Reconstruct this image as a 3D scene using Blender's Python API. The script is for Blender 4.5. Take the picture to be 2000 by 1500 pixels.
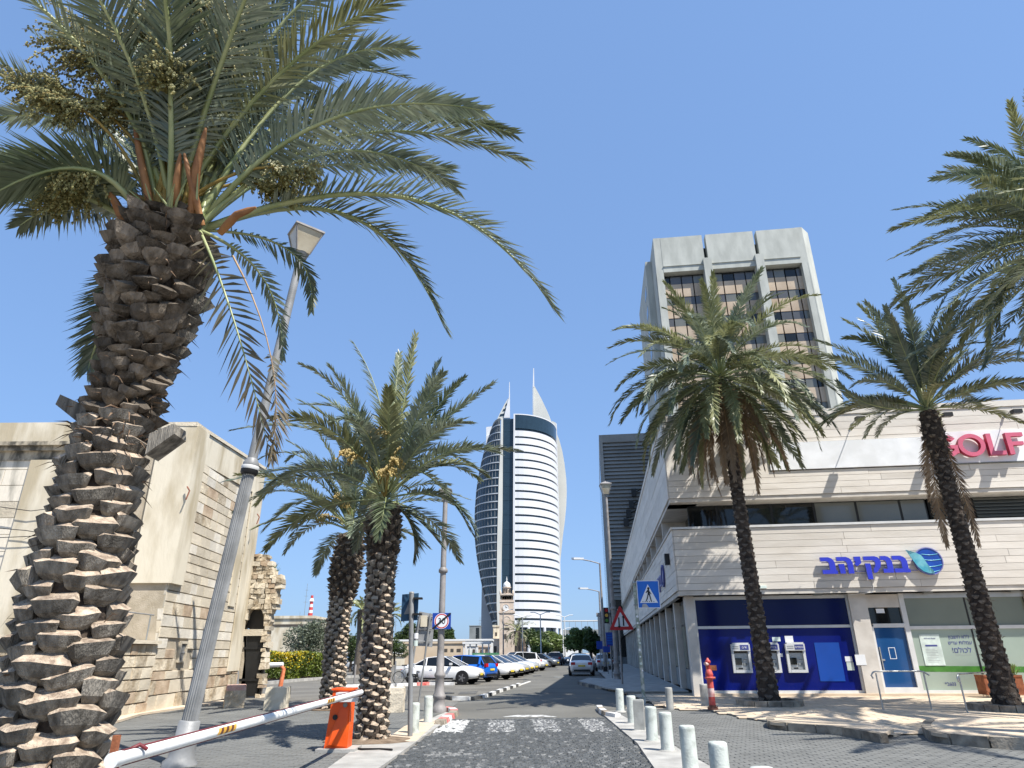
import bpy, math, random
from mathutils import Vector, Matrix
R = math.radians
random.seed(7)
for o in list(bpy.data.objects):
    bpy.data.objects.remove(o)
SC = bpy.context.scene
COL = SC.collection

# ------------------------------------------------------------------ camera
H, F = 1.6, 1286.0
cam = bpy.data.cameras.new('camera')
camo = bpy.data.objects.new('camera', cam)
COL.objects.link(camo)
cam.sensor_width = 36.0
cam.lens = F / 2000 * 36
cam.clip_start = 0.05
cam.clip_end = 6000
camo.location = (0, 0, H)
camo.rotation_euler = (Matrix.Rotation(R(90 + 22.2), 3, 'X') @ Matrix.Rotation(R(-0.45), 3, 'Z')).to_euler()
SC.camera = camo

# ------------------------------------------------------------------ sky and sun
SUN = Vector((0.48, -0.42, 1.0)).normalized()
EL = math.asin(SUN.z)
AZ = math.atan2(SUN.x, SUN.y)
w = bpy.data.worlds.new('World')
SC.world = w
w.use_nodes = True
nt = w.node_tree
nt.nodes.clear()
sky = nt.nodes.new('ShaderNodeTexSky')
sky.sky_type = 'NISHITA'
sky.sun_disc = False
sky.sun_elevation = EL
sky.sun_rotation = AZ
sky.air_density = 1.25
sky.dust_density = 0.6
sky.ozone_density = 2.2
sky.altitude = 20
bg = nt.nodes.new('ShaderNodeBackground')
bg.inputs[1].default_value = 0.131
wo = nt.nodes.new('ShaderNodeOutputWorld')
gm = nt.nodes.new('ShaderNodeGamma'); gm.inputs[1].default_value = 0.38
tn = nt.nodes.new('ShaderNodeVectorMath'); tn.operation = 'MULTIPLY'; tn.inputs[1].default_value = (0.96, 1.42, 2.22)
nt.links.new(sky.outputs[0], gm.inputs[0])
nt.links.new(gm.outputs[0], tn.inputs[0])
nt.links.new(tn.outputs[0], bg.inputs[0])
nt.links.new(bg.outputs[0], wo.inputs[0])
sl = bpy.data.lights.new('sun', 'SUN')
sl.energy = 5.0
sl.angle = R(0.5)
sl.color = (1.0, 0.955, 0.89)
so = bpy.data.objects.new('sun', sl)
COL.objects.link(so)
so.rotation_euler = SUN.to_track_quat('Z', 'Y').to_euler()
so.location = (20, -20, 60)
SC.view_settings.view_transform = 'Standard'
SC.view_settings.look = 'None'
SC.view_settings.gamma = 1
SC.view_settings.use_curve_mapping = False
SC.view_settings.exposure = 0.75
SC.render.engine = 'CYCLES'
SC.cycles.max_bounces = 5
SC.cycles.transparent_max_bounces = 6
SC.cycles.use_denoising = True

# ------------------------------------------------------------------ measured points of the place
_th, _ro = R(22.2), R(0.45)
_f = Vector((0, math.cos(_th), math.sin(_th)))
_r0 = Vector((1, 0, 0)); _u0 = Vector((0, -math.sin(_th), math.cos(_th)))
_r = math.cos(_ro) * _r0 - math.sin(_ro) * _u0
_u = math.sin(_ro) * _r0 + math.cos(_ro) * _u0
def ray(x, y):
    return _f + (x - 1000) / F * _r - (y - 750) / F * _u
def gr(x, y, z=0.0):
    d = ray(x, y); t = (z - H) / d.z
    return Vector((d.x * t, d.y * t, z))
def at(x, y, Y):
    d = ray(x, y); t = Y / d.y
    return Vector((d.x * t, Y, H + d.z * t))
class Wall:
    """a vertical wall plane through K, turned by a; s runs along it, out towards us"""
    def __init__(s, K, a):
        s.K = Vector((K[0], K[1], 0)); s.t = Vector((math.cos(a), -math.sin(a), 0)); s.n = Vector((-math.sin(a), -math.cos(a), 0))
    def p(s, u, out, z):
        return s.K + s.t * u + s.n * out + Vector((0, 0, z))
    def inv(s, x, y, out=0.0):
        d = ray(x, y); k = (s.K.dot(s.n) + out) / d.dot(s.n); q = Vector((d.x * k, d.y * k, 0)) - s.K
        return q.dot(s.t), H + d.z * k

# ------------------------------------------------------------------ materials
def mat(name, c, rough=0.75, metal=0.0, var=0.12, scale=3.0, c2=None, bump=0.15, bscale=30.0, orand=0.0, stretch=(1, 1, 1), spec=0.4, coat=0.0, detail=5, mix_lo=0.35, mix_hi=0.65):
    m = bpy.data.materials.new(name); m.use_nodes = True
    t = m.node_tree; n = t.nodes; L = t.links
    b = n['Principled BSDF']
    b.inputs['Roughness'].default_value = rough
    b.inputs['Metallic'].default_value = metal
    b.inputs['Specular IOR Level'].default_value = spec
    b.inputs['Coat Weight'].default_value = coat
    geo = n.new('ShaderNodeNewGeometry')
    mp = n.new('ShaderNodeVectorMath'); mp.operation = 'MULTIPLY'; mp.inputs[1].default_value = stretch
    L.new(geo.outputs['Position'], mp.inputs[0])
    nz = n.new('ShaderNodeTexNoise'); nz.inputs['Scale'].default_value = scale; nz.inputs['Detail'].default_value = detail
    L.new(mp.outputs[0], nz.inputs['Vector'])
    rp = n.new('ShaderNodeValToRGB')
    rp.color_ramp.elements[0].position = mix_lo; rp.color_ramp.elements[1].position = mix_hi
    d = c2 if c2 else tuple(min(1, x * (1 + var * 1.5)) for x in c)
    a = c if c2 else tuple(x * (1 - var * 1.5) for x in c)
    rp.color_ramp.elements[0].color = (*a, 1); rp.color_ramp.elements[1].color = (*d, 1)
    L.new(nz.outputs[0], rp.inputs[0])
    out = rp.outputs[0]
    if orand:
        oi = n.new('ShaderNodeObjectInfo'); mr = n.new('ShaderNodeMapRange')
        mr.inputs[3].default_value = 1 - orand; mr.inputs[4].default_value = 1 + orand
        L.new(oi.outputs['Random'], mr.inputs[0])
        hs = n.new('ShaderNodeHueSaturation'); L.new(mr.outputs[0], hs.inputs['Value']); L.new(out, hs.inputs['Color']); out = hs.outputs[0]
    L.new(out, b.inputs['Base Color'])
    if bump:
        nb = n.new('ShaderNodeTexNoise'); nb.inputs['Scale'].default_value = bscale; nb.inputs['Detail'].default_value = 6
        L.new(mp.outputs[0], nb.inputs['Vector'])
        bp = n.new('ShaderNodeBump'); bp.inputs['Strength'].default_value = bump; bp.inputs['Distance'].default_value = 0.03
        L.new(nb.outputs[0], bp.inputs['Height']); L.new(bp.outputs[0], b.inputs['Normal'])
    return m
def leafmat(name, c, c2, rough=0.42, trans=0.25, scale=1.5, orand=0.2):
    m = mat(name, c, rough, var=0, scale=scale, c2=c2, bump=0, orand=orand, spec=0.55, detail=8)
    t = m.node_tree; n = t.nodes; b = n['Principled BSDF']
    tr = n.new('ShaderNodeBsdfTranslucent'); mx = n.new('ShaderNodeMixShader'); mx.inputs[0].default_value = trans
    src = b.inputs['Base Color'].links[0].from_socket
    t.links.new(src, tr.inputs[0]); t.links.new(b.outputs[0], mx.inputs[1]); t.links.new(tr.outputs[0], mx.inputs[2])
    t.links.new(mx.outputs[0], n['Material Output'].inputs[0])
    return m
def glossy(name, c, rough=0.06, spec=0.5, **k):
    return mat(name, c, rough, bump=0, spec=spec, var=0.06, scale=0.6, **k)

M = {}
M['white_paint'] = mat('white_paint', (0.72, 0.73, 0.70), 0.55, var=0.05, scale=6, bump=0.1, c2=(0.8, 0.8, 0.78), bscale=60)
M['bollard'] = mat('bollard_paint', (0.30, 0.32, 0.28), 0.6, scale=5, c2=(0.50, 0.53, 0.48), bump=0.25, bscale=40, mix_lo=0.3, mix_hi=0.5)
M['grey_bollard'] = mat('grey_bollard', (0.25, 0.25, 0.23), 0.7, scale=5, c2=(0.36, 0.36, 0.33))
M['asphalt'] = mat('asphalt', (0.098, 0.095, 0.082), 0.9, scale=0.35, c2=(0.140, 0.135, 0.117), bump=0.3, bscale=90, detail=9)
M['parking'] = mat('parking_asphalt', (0.115, 0.107, 0.09), 0.9, scale=0.5, c2=(0.165, 0.154, 0.13), bump=0.3, bscale=80, detail=9)
M['paver'] = mat('paver', (0.128, 0.129, 0.120), 0.85, scale=0.8, c2=(0.165, 0.166, 0.154), bump=0.3, bscale=70, detail=9)
M['paver_b'] = mat('paver_dark', (0.115, 0.116, 0.108), 0.85, scale=1.3, c2=(0.150, 0.151, 0.141), bump=0.3, bscale=70, detail=9)
M['joint'] = mat('joint_sand', (0.125, 0.122, 0.11), 0.95, scale=3, c2=(0.165, 0.16, 0.145))
M['cob_a'] = mat('cobble_dark', (0.035, 0.038, 0.039), 0.65, scale=16, c2=(0.085, 0.09, 0.088), bump=0.4, bscale=60)
M['cob_b'] = mat('cobble_mid', (0.05, 0.054, 0.055), 0.65, scale=16, c2=(0.115, 0.12, 0.118), bump=0.4, bscale=60)
M['cob_c'] = mat('cobble_pale', (0.09, 0.092, 0.09), 0.7, scale=16, c2=(0.24, 0.24, 0.23), bump=0.4, bscale=60)
M['cob_w'] = mat('cobble_painted', (0.20, 0.20, 0.195), 0.7, scale=14, c2=(0.50, 0.50, 0.48), bump=0.4, bscale=60, mix_lo=.36, mix_hi=.5)
M['cob_w2'] = mat('cobble_faded_paint', (0.08, 0.083, 0.087), 0.7, scale=14, c2=(0.42, 0.42, 0.40), bump=0.4, bscale=60, mix_lo=.46, mix_hi=.62)
M['concrete_strip'] = mat('concrete_strip', (0.27, 0.262, 0.24), 0.85, scale=2.2, c2=(0.40, 0.388, 0.355), bump=0.25, detail=9)
M['sand_tile'] = mat('sand_tile', (0.47, 0.375, 0.265), 0.85, scale=1.4, c2=(0.58, 0.48, 0.36), bump=0.25, orand=0.06, detail=9)
M['kerb'] = mat('kerb_stone', (0.15, 0.125, 0.095), 0.85, scale=4, c2=(0.36, 0.31, 0.24), bump=0.5, bscale=25, orand=0.12, detail=9)
M['kerb_white'] = mat('kerb_white', (0.45, 0.44, 0.42), 0.7, scale=5, c2=(0.75, 0.75, 0.72))
M['kerb_black'] = mat('kerb_black', (0.03, 0.03, 0.03), 0.7, scale=5, c2=(0.1, 0.1, 0.095))
M['kerb_red'] = mat('kerb_red', (0.45, 0.07, 0.06), 0.7, scale=6, c2=(0.6, 0.25, 0.22))
M['boot'] = mat('boot_face', (0.10, 0.088, 0.07), 0.9, scale=9, c2=(0.31, 0.28, 0.23), bump=1.0, bscale=60, orand=0.35, stretch=(1.6, 1.6, 0.18), detail=8)
M['boot_cut'] = mat('boot_cut', (0.24, 0.18, 0.13), 0.9, scale=14, c2=(0.54, 0.44, 0.33), bump=0.9, bscale=60, orand=0.2)
M['boot_dark'] = mat('boot_old', (0.06, 0.047, 0.033), 0.95, scale=9, c2=(0.20, 0.165, 0.125), bump=1.0, bscale=40, orand=0.5, stretch=(1, 1, 0.3), detail=8)
M['bark'] = mat('palm_core', (0.022, 0.016, 0.012), 0.95, scale=6, c2=(0.07, 0.052, 0.038), bump=1.0, bscale=25)
M['bark_r'] = mat('palm_ring_bark', (0.065, 0.052, 0.04), 0.95, scale=14, c2=(0.15, 0.125, 0.10), bump=1.0, bscale=40, orand=0.18)
M['fibre'] = mat('fibre', (0.10, 0.06, 0.035), 0.95, scale=9, c2=(0.24, 0.16, 0.1), bump=1.0, bscale=50)
M['spathe'] = mat('spathe', (0.20, 0.085, 0.03), 0.6, scale=4, c2=(0.36, 0.17, 0.06), bump=0.2)
M['rachis'] = mat('rachis', (0.20, 0.24, 0.09), 0.45, scale=3, c2=(0.34, 0.36, 0.17), bump=0.1, spec=0.5)
M['rachis_dry'] = mat('rachis_dry', (0.28, 0.17, 0.08), 0.7, scale=3, c2=(0.42, 0.28, 0.15), bump=0.1)
M['leaf'] = leafmat('palm_leaf', (0.11, 0.145, 0.095), (0.23, 0.26, 0.18), rough=.36)
M['leaf_y'] = leafmat('palm_leaf_olive', (0.14, 0.155, 0.062), (0.29, 0.295, 0.145))
M['leaf_d'] = leafmat('palm_leaf_dark', (0.075, 0.10, 0.05), (0.17, 0.195, 0.105))
M['leaf_dry'] = leafmat('palm_leaf_dry', (0.15, 0.095, 0.05), (0.32, 0.23, 0.14), rough=0.7, trans=0.15)
M['fruit'] = mat('fruit', (0.08, 0.085, 0.02), 0.45, scale=25, c2=(0.28, 0.25, 0.08), bump=0, spec=0.5)
M['fruit_stalk'] = mat('fruit_stalk', (0.22, 0.15, 0.03), 0.6, scale=10, c2=(0.34, 0.24, 0.06), bump=0)
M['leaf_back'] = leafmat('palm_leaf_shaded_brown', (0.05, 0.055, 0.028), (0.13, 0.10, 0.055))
M['tree_leaf'] = leafmat('tree_leaf', (0.03, 0.055, 0.015), (0.085, 0.125, 0.035), rough=0.5, orand=0.1)
M['tree_leaf_b'] = leafmat('tree_leaf_fresh', (0.07, 0.11, 0.025), (0.19, 0.25, 0.07), rough=0.5, orand=0.1)
M['olive'] = leafmat('olive_leaf', (0.07, 0.085, 0.05), (0.19, 0.215, 0.15), rough=0.5)
M['hedge_g'] = leafmat('hedge_leaf', (0.07, 0.11, 0.015), (0.20, 0.25, 0.03), rough=0.5)
M['hedge_y'] = leafmat('hedge_flower', (0.50, 0.36, 0.01), (0.70, 0.55, 0.03), rough=0.6)
M['wood'] = mat('tree_bark', (0.06, 0.045, 0.03), 0.9, scale=6, c2=(0.13, 0.1, 0.075), bump=0.6)
M['stone_a'] = mat('limestone_block', (0.52, 0.455, 0.345), 0.9, scale=2.2, c2=(0.60, 0.53, 0.41), bump=0.6, bscale=16, orand=0.17, detail=10)
M['stone_r'] = mat('limestone_rough', (0.34, 0.27, 0.18), 0.95, scale=3, c2=(0.60, 0.52, 0.39), bump=1.0, bscale=14, orand=0.2, detail=10)
M['stone_brown'] = mat('limestone_brown', (0.36, 0.26, 0.17), 0.95, scale=2.4, c2=(0.52, 0.41, 0.29), bump=0.7, bscale=16, orand=0.15, detail=10)
M['plaster'] = mat('old_plaster', (0.43, 0.365, 0.25), 0.92, scale=1.5, c2=(0.64, 0.58, 0.455), bump=0.3, bscale=10, stretch=(1, 1, 0.3), detail=12, mix_lo=.36, mix_hi=.58)
M['plaster_w'] = mat('stained_plaster', (0.28, 0.26, 0.21), 0.92, scale=1.6, c2=(0.68, 0.62, 0.51), bump=0.35, bscale=12, stretch=(1.2, 1.2, 0.35), detail=12, mix_lo=0.38, mix_hi=0.52)
M['stain'] = mat('dark_stained_stone', (0.10, 0.09, 0.07), 0.95, scale=3.5, c2=(0.45, 0.39, 0.29), bump=0.5, bscale=12, stretch=(1, 1, 0.5), detail=12, mix_lo=0.4, mix_hi=0.58)
M['mortar'] = mat('mortar', (0.34, 0.29, 0.21), 0.95, scale=3, c2=(0.44, 0.38, 0.29), bump=0.5)
M['travertine'] = mat('travertine_slab', (0.60, 0.55, 0.475), 0.7, scale=2.2, c2=(0.71, 0.665, 0.59), bump=0.15, bscale=18, orand=0.09, stretch=(0.35, 0.35, 1.6), detail=10, mix_lo=0.3, mix_hi=0.7)
M['bank_conc'] = mat('bank_concrete', (0.50, 0.46, 0.40), 0.8, scale=1.8, c2=(0.62, 0.58, 0.515), bump=0.15, bscale=25, detail=9)
M['gap'] = mat('dark_gap', (0.07, 0.06, 0.05), 0.9, bump=0)
M['sign_panel'] = mat('sign_panel', (0.70, 0.71, 0.70), 0.5, scale=1.6, c2=(0.82, 0.83, 0.83), bump=0.05, detail=8)
M['navy'] = glossy('navy_glass', (0.004, 0.010, 0.135), 0.16, spec=0.22)
M['navy_top'] = glossy('navy_glass_dark', (0.002, 0.006, 0.065), 0.16, spec=0.22)
M['blue_panel'] = glossy('blue_panel', (0.008, 0.06, 0.32), 0.25)
M['door_blue'] = glossy('door_glass', (0.015, 0.07, 0.20), 0.06)
M['glass_dark'] = glossy('glass_dark', (0.012, 0.014, 0.014), 0.04)
M['glass_mid'] = glossy('glass_mid', (0.14, 0.145, 0.13), 0.08)
M['glass_dim'] = glossy('glass_dim', (0.09, 0.092, 0.095), 0.08)
M['glass_green'] = glossy('glass_green', (0.30, 0.36, 0.30), 0.1)
M['glass_grey'] = glossy('glass_greygreen', (0.18, 0.195, 0.145), 0.08)
M['tower_glass'] = glossy('tower_glass', (0.018, 0.036, 0.052), 0.12)
M['alu'] = mat('aluminium', (0.42, 0.42, 0.40), 0.4, 0.6, var=0.05, bump=0.05)
M['frame_w'] = mat('white_frame', (0.60, 0.60, 0.58), 0.45, var=0.04, bump=0.05)
M['pole'] = mat('pole_grey', (0.20, 0.203, 0.20), 0.5, 0.1, scale=3, c2=(0.29, 0.293, 0.29), bump=0.1)
M['pole_d'] = mat('pole_brownish', (0.21, 0.195, 0.18), 0.55, 0.1, scale=4, c2=(0.31, 0.29, 0.275), bump=0.1)
M['pole_green'] = mat('pole_worn_green', (0.22, 0.27, 0.22), 0.6, 0.1, scale=6, c2=(0.5, 0.52, 0.48), bump=0.2, mix_lo=0.45, mix_hi=0.6)
M['black'] = mat('black_metal', (0.012, 0.012, 0.012), 0.5, bump=0.1)
M['lamp_glass'] = mat('lamp_glass', (0.40, 0.34, 0.235), 0.25, scale=3, c2=(0.52, 0.46, 0.34), bump=0.05)
M['orange'] = mat('orange_paint', (0.76, 0.085, 0.008), 0.4, var=0.05, bump=0.05, c2=(0.85, 0.115, 0.012))
M['orange_old'] = mat('rusty_orange', (0.45, 0.11, 0.04), 0.7, scale=9, c2=(0.6, 0.2, 0.09))
M['red'] = mat('hydrant_red', (0.36, 0.03, 0.025), 0.5, scale=9, c2=(0.52, 0.10, 0.08), bump=0.2)
M['hyd_pale'] = mat('hydrant_faded', (0.45, 0.20, 0.18), 0.6, scale=8, c2=(0.62, 0.46, 0.42), bump=0.2)
M['rust'] = mat('hydrant_rust', (0.14, 0.05, 0.03), 0.85, scale=9, c2=(0.3, 0.12, 0.07), bump=0.5)
M['maroon'] = mat('maroon_stripe', (0.16, 0.02, 0.025), 0.5, bump=0)
M['stripe_y'] = mat('reflector_yellow', (0.60, 0.33, 0.05), 0.4, bump=0)
M['stripe_b'] = mat('reflector_brown', (0.12, 0.045, 0.02), 0.4, bump=0)
M['sign_blue'] = mat('sign_blue', (0.005, 0.12, 0.52), 0.35, var=0.04, bump=0.02)
M['sign_navy'] = mat('sign_navy', (0.012, 0.05, 0.30), 0.35, var=0.04, bump=0.02)
M['sign_back'] = mat('sign_back', (0.03, 0.085, 0.16), 0.5, scale=3, c2=(0.05, 0.12, 0.2), bump=0.02)
M['sign_grey'] = mat('sign_back_grey', (0.28, 0.28, 0.275), 0.5, 0.3, scale=3, c2=(0.38, 0.38, 0.375), bump=0.05)
M['sign_white'] = mat('sign_white', (0.72, 0.73, 0.74), 0.4, var=0.03, bump=0.02)
M['sign_red'] = mat('sign_red', (0.48, 0.015, 0.02), 0.4, var=0.04, bump=0.02)
M['logo_blue'] = mat('logo_letter_blue', (0.035, 0.05, 0.50), 0.35, var=0.04, bump=0)
M['logo_edge'] = mat('logo_letter_edge', (0.18, 0.19, 0.42), 0.4, bump=0)
M['logo_deep'] = mat('logo_deep_blue', (0.008, 0.055, 0.34), 0.2, var=0.1, bump=0, spec=0.7)
M['logo_cyan'] = mat('logo_cyan', (0.08, 0.42, 0.55), 0.25, scale=3, c2=(0.25, 0.62, 0.70), bump=0)
M['pink'] = mat('letter_pink', (0.60, 0.13, 0.20), 0.4, var=0.03, bump=0)
M['pink_edge'] = mat('letter_crimson', (0.42, 0.02, 0.06), 0.4, bump=0)
M['cor_ten'] = mat('rusty_planter', (0.17, 0.05, 0.02), 0.85, scale=5, c2=(0.30, 0.105, 0.045), bump=0.3)
M['green_stripe'] = mat('green_stripe', (0.06, 0.19, 0.03), 0.3, bump=0)
M['print_blue'] = mat('print_blue', (0.06, 0.07, 0.24), 0.4, bump=0)
M['poster'] = mat('poster_paper', (0.58, 0.66, 0.60), 0.4, bump=0)
M['tower_conc'] = mat('tower_concrete', (0.36, 0.37, 0.33), 0.85, scale=0.9, c2=(0.46, 0.47, 0.42), bump=0.3, bscale=6, stretch=(1, 1, 0.35), detail=10)
M['tan_panel'] = mat('tan_panel', (0.36, 0.27, 0.18), 0.4, scale=0.35, c2=(0.48, 0.385, 0.28), bump=0.02, orand=0.06)
M['louvre'] = mat('louvre_grey', (0.23, 0.232, 0.222), 0.7, scale=0.3, c2=(0.29, 0.293, 0.28), bump=0.2, orand=0.12)
M['louvre_gap'] = mat('louvre_back', (0.19, 0.19, 0.186), 0.8, bump=0)
M['sail_white'] = mat('sail_white', (0.55, 0.56, 0.57), 0.5, scale=0.1, c2=(0.61, 0.62, 0.63), bump=0)
M['mull'] = mat('mullion', (0.13, 0.145, 0.155), 0.6, bump=0)
M['stone_w'] = mat('limestone_pale', (0.56, 0.51, 0.42), 0.9, scale=2.2, c2=(0.68, 0.63, 0.53), bump=0.5, bscale=16, orand=0.10, detail=10)
M['sail_cream'] = mat('sail_cream', (0.50, 0.50, 0.455), 0.6, scale=0.12, c2=(0.55, 0.55, 0.50), bump=0)
M['sail_grey'] = mat('sail_grey', (0.42, 0.45, 0.47), 0.6, scale=0.12, c2=(0.5, 0.53, 0.55), bump=0)
M['mosque'] = mat('minaret_stone', (0.52, 0.42, 0.33), 0.85, scale=0.7, c2=(0.64, 0.54, 0.44), bump=0.2, orand=0.05)
M['far_wall'] = mat('tan_wall', (0.50, 0.39, 0.27), 0.9, scale=0.4, c2=(0.6, 0.49, 0.36), bump=0.1)
M['far_white'] = mat('far_white', (0.62, 0.62, 0.60), 0.7, scale=0.3, c2=(0.74, 0.74, 0.72), bump=0)
M['far_grey'] = mat('far_grey', (0.17, 0.185, 0.18), 0.7, scale=0.3, c2=(0.24, 0.255, 0.25), bump=0)
M['red_white_r'] = mat('mast_red', (0.50, 0.06, 0.06), 0.6, bump=0)
M['terr'] = mat('ground_dust', (0.25, 0.225, 0.19), 0.95, scale=0.05, c2=(0.33, 0.3, 0.26), bump=0.1, detail=8)
M['water'] = glossy('sea', (0.03, 0.10, 0.16), 0.15)
M['dirt'] = mat('soil', (0.12, 0.085, 0.055), 0.95, scale=6, c2=(0.22, 0.165, 0.115), bump=0.8, bscale=20)
M['tyre'] = mat('tyre', (0.012, 0.012, 0.013), 0.8, bump=0)
M['rim'] = mat('rim', (0.30, 0.30, 0.31), 0.35, 0.7, bump=0)
M['rim_dark'] = mat('rim_dark', (0.05, 0.05, 0.055), 0.35, 0.6, bump=0)
M['car_glass'] = glossy('car_glass', (0.008, 0.010, 0.012), 0.04)
M['tail'] = mat('tail_light', (0.40, 0.01, 0.015), 0.2, bump=0)
M['head'] = mat('head_light', (0.55, 0.57, 0.6), 0.12, bump=0, spec=0.8)
M['plate'] = mat('plate', (0.65, 0.50, 0.05), 0.5, bump=0)
for nm, c in dict(white=(0.74, 0.74, 0.73), blue=(0.008, 0.13, 0.56), silver=(0.42, 0.44, 0.45), grey=(0.10, 0.11, 0.12), black=(0.012, 0.012, 0.014), navy=(0.02, 0.03, 0.07), pale=(0.36, 0.42, 0.42)).items():
    M['car_' + nm] = mat('car_paint_' + nm, c, 0.28, 0.15 if nm in ('silver', 'pale', 'grey') else 0.0, var=0.015, bump=0, spec=0.5, coat=0.7)

# ------------------------------------------------------------------ mesh helper
XF = {}
def xf(o):
    m = Matrix.Translation(o.location) @ o.rotation_euler.to_matrix().to_4x4()
    return xf(o.parent) @ m if o.parent else m
class MB:
    def __init__(s): s.v = []; s.f = []; s.m = []; s.sm = []
    def add(s, vs, fs, mi=0, smooth=False):
        b = len(s.v); s.v += [tuple(x) for x in vs]
        for f in fs: s.f.append(tuple(b + i for i in f)); s.m.append(mi); s.sm.append(smooth)
        return s
    def box(s, lo, hi, mi=0):
        x0, y0, z0 = lo; x1, y1, z1 = hi
        return s.add([(x0, y0, z0), (x1, y0, z0), (x1, y1, z0), (x0, y1, z0), (x0, y0, z1), (x1, y0, z1), (x1, y1, z1), (x0, y1, z1)],
                     [(0, 3, 2, 1), (4, 5, 6, 7), (0, 1, 5, 4), (1, 2, 6, 5), (2, 3, 7, 6), (3, 0, 4, 7)], mi)
    def wbox(s, W, u0, u1, o0, o1, z0, z1, mi=0):
        vs = [W.p(u, o, z) for z in (z0, z1) for (u, o) in ((u0, o1), (u1, o1), (u1, o0), (u0, o0))]
        return s.add(vs, [(0, 3, 2, 1), (4, 5, 6, 7), (0, 1, 5, 4), (1, 2, 6, 5), (2, 3, 7, 6), (3, 0, 4, 7)], mi)
    def prism(s, poly, vec, mi=0, mside=None):
        n = len(poly); vec = Vector(vec); a = [Vector(p) for p in poly]; b = [p + vec for p in a]
        s.add(a + b, [tuple(range(n)), tuple(range(2 * n - 1, n - 1, -1))], mi)
        s.add(a + b, [(i, n + i, n + (i + 1) % n, (i + 1) % n) for i in range(n)], mi if mside is None else mside)
        return s
    def tube(s, pts, rad, n=8, mi=0, cap=True, smooth=True):
        pts = [Vector(p) for p in pts]; rad = rad if isinstance(rad, (list, tuple)) else [rad] * len(pts)
        t0 = (pts[1] - pts[0]).normalized(); ref = Vector((0, 0, 1)) if abs(t0.z) < 0.9 else Vector((1, 0, 0))
        x = t0.cross(ref).normalized(); rings = []
        for i, p in enumerate(pts):
            a = pts[max(0, i - 1)]; c = pts[min(len(pts) - 1, i + 1)]; t = (c - a)
            if t.length < 1e-9: t = t0
            t.normalize(); x = (x - t * x.dot(t)).normalized(); y = t.cross(x)
            rings.append([p + (x * math.cos(2 * math.pi * k / n) + y * math.sin(2 * math.pi * k / n)) * rad[i] for k in range(n)])
        vs = [v for r_ in rings for v in r_]
        fs = [(i * n + k, i * n + (k + 1) % n, (i + 1) * n + (k + 1) % n, (i + 1) * n + k) for i in range(len(pts) - 1) for k in range(n)]
        s.add(vs, fs, mi, smooth)
        if cap: s.add(rings[0], [tuple(range(n - 1, -1, -1))], mi); s.add(rings[-1], [tuple(range(n))], mi)
        return s
    def lathe(s, c, prof, n=16, mi=0, smooth=True):
        """prof: (r, z) list from the bottom up round the vertical through c"""
        c = Vector(c); vs = []; k = len(prof)
        for (r_, z) in prof:
            for j in range(n):
                a = 2 * math.pi * j / n; vs.append((c.x + r_ * math.cos(a), c.y + r_ * math.sin(a), c.z + z))
        fs = [(i * n + j, i * n + (j + 1) % n, (i + 1) * n + (j + 1) % n, (i + 1) * n + j) for i in range(k - 1) for j in range(n)]
        s.add(vs, fs, mi, smooth)
        if prof[0][0] > 1e-4: s.add(vs[:n], [tuple(range(n - 1, -1, -1))], mi)
        if prof[-1][0] > 1e-4: s.add(vs[-n:], [tuple(range(n))], mi)
        return s
    def disc(s, c, nrm, r_, th, n=24, mi=0, mside=None):
        c = Vector(c); nrm = Vector(nrm).normalized(); ref = Vector((0, 0, 1)) if abs(nrm.z) < .9 else Vector((1, 0, 0))
        x = nrm.cross(ref).normalized(); y = nrm.cross(x)
        return s.prism([c + (x * math.cos(2 * math.pi * k / n) + y * math.sin(2 * math.pi * k / n)) * r_ for k in range(n)], nrm * th, mi, mside)
    def ring(s, c, nrm, r0, r1, th, n=28, mi=0, a0=0.0, a1=360.0):
        c = Vector(c); nrm = Vector(nrm).normalized(); ref = Vector((0, 0, 1)) if abs(nrm.z) < .9 else Vector((1, 0, 0))
        x = ref.cross(nrm).normalized(); y = nrm.cross(x)
        full = abs(a1 - a0) >= 359.9; m = n if full else n + 1; vs = []
        for k in range(m):
            a = R(a0 + (a1 - a0) * k / n); d = x * math.cos(a) + y * math.sin(a)
            for rr in (r0, r1):
                for h in (0, th): vs.append(c + d * rr + nrm * h)
        fs = []
        for k in range(n):
            a = 4 * k; b = 4 * ((k + 1) % m)
            fs += [(a + 1, a + 3, b + 3, b + 1), (a, b, b + 2, a + 2), (a + 2, b + 2, b + 3, a + 3), (a, a + 1, b + 1, b)]
        if not full: fs += [(0, 2, 3, 1), (4 * n, 4 * n + 1, 4 * n + 3, 4 * n + 2)]
        return s.add(vs, fs, mi)
    def build(s, name, mats, parent=None, loc=None, **tags):
        me = bpy.data.meshes.new(name)
        inv = None
        if parent is not None: inv = xf(parent).inverted()
        elif loc is not None: inv = Matrix.Translation(Vector(loc)).inverted()
        vs = s.v if inv is None else [tuple(inv @ Vector(v)) for v in s.v]
        me.from_pydata(vs, [], s.f)
        if not isinstance(mats, (list, tuple)): mats = [mats]
        for m in mats: me.materials.append(M[m] if isinstance(m, str) else m)
        me.polygons.foreach_set('material_index', [min(i, len(mats) - 1) for i in s.m])
        me.polygons.foreach_set('use_smooth', s.sm)
        me.update()
        o = bpy.data.objects.new(name, me); COL.objects.link(o)
        if parent is not None: o.parent = parent
        elif loc is not None: o.location = loc
        for k, v in tags.items(): o[k] = v
        return o
def thing(name, label, cat, loc=(0, 0, 0), rz=0.0, group=None):
    o = bpy.data.objects.new(name, None); COL.objects.link(o)
    o.empty_display_size = 0.2; o.location = Vector(loc); o.rotation_euler = (0, 0, rz)
    o['label'] = label; o['category'] = cat
    if group: o['group'] = group
    return o
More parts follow.
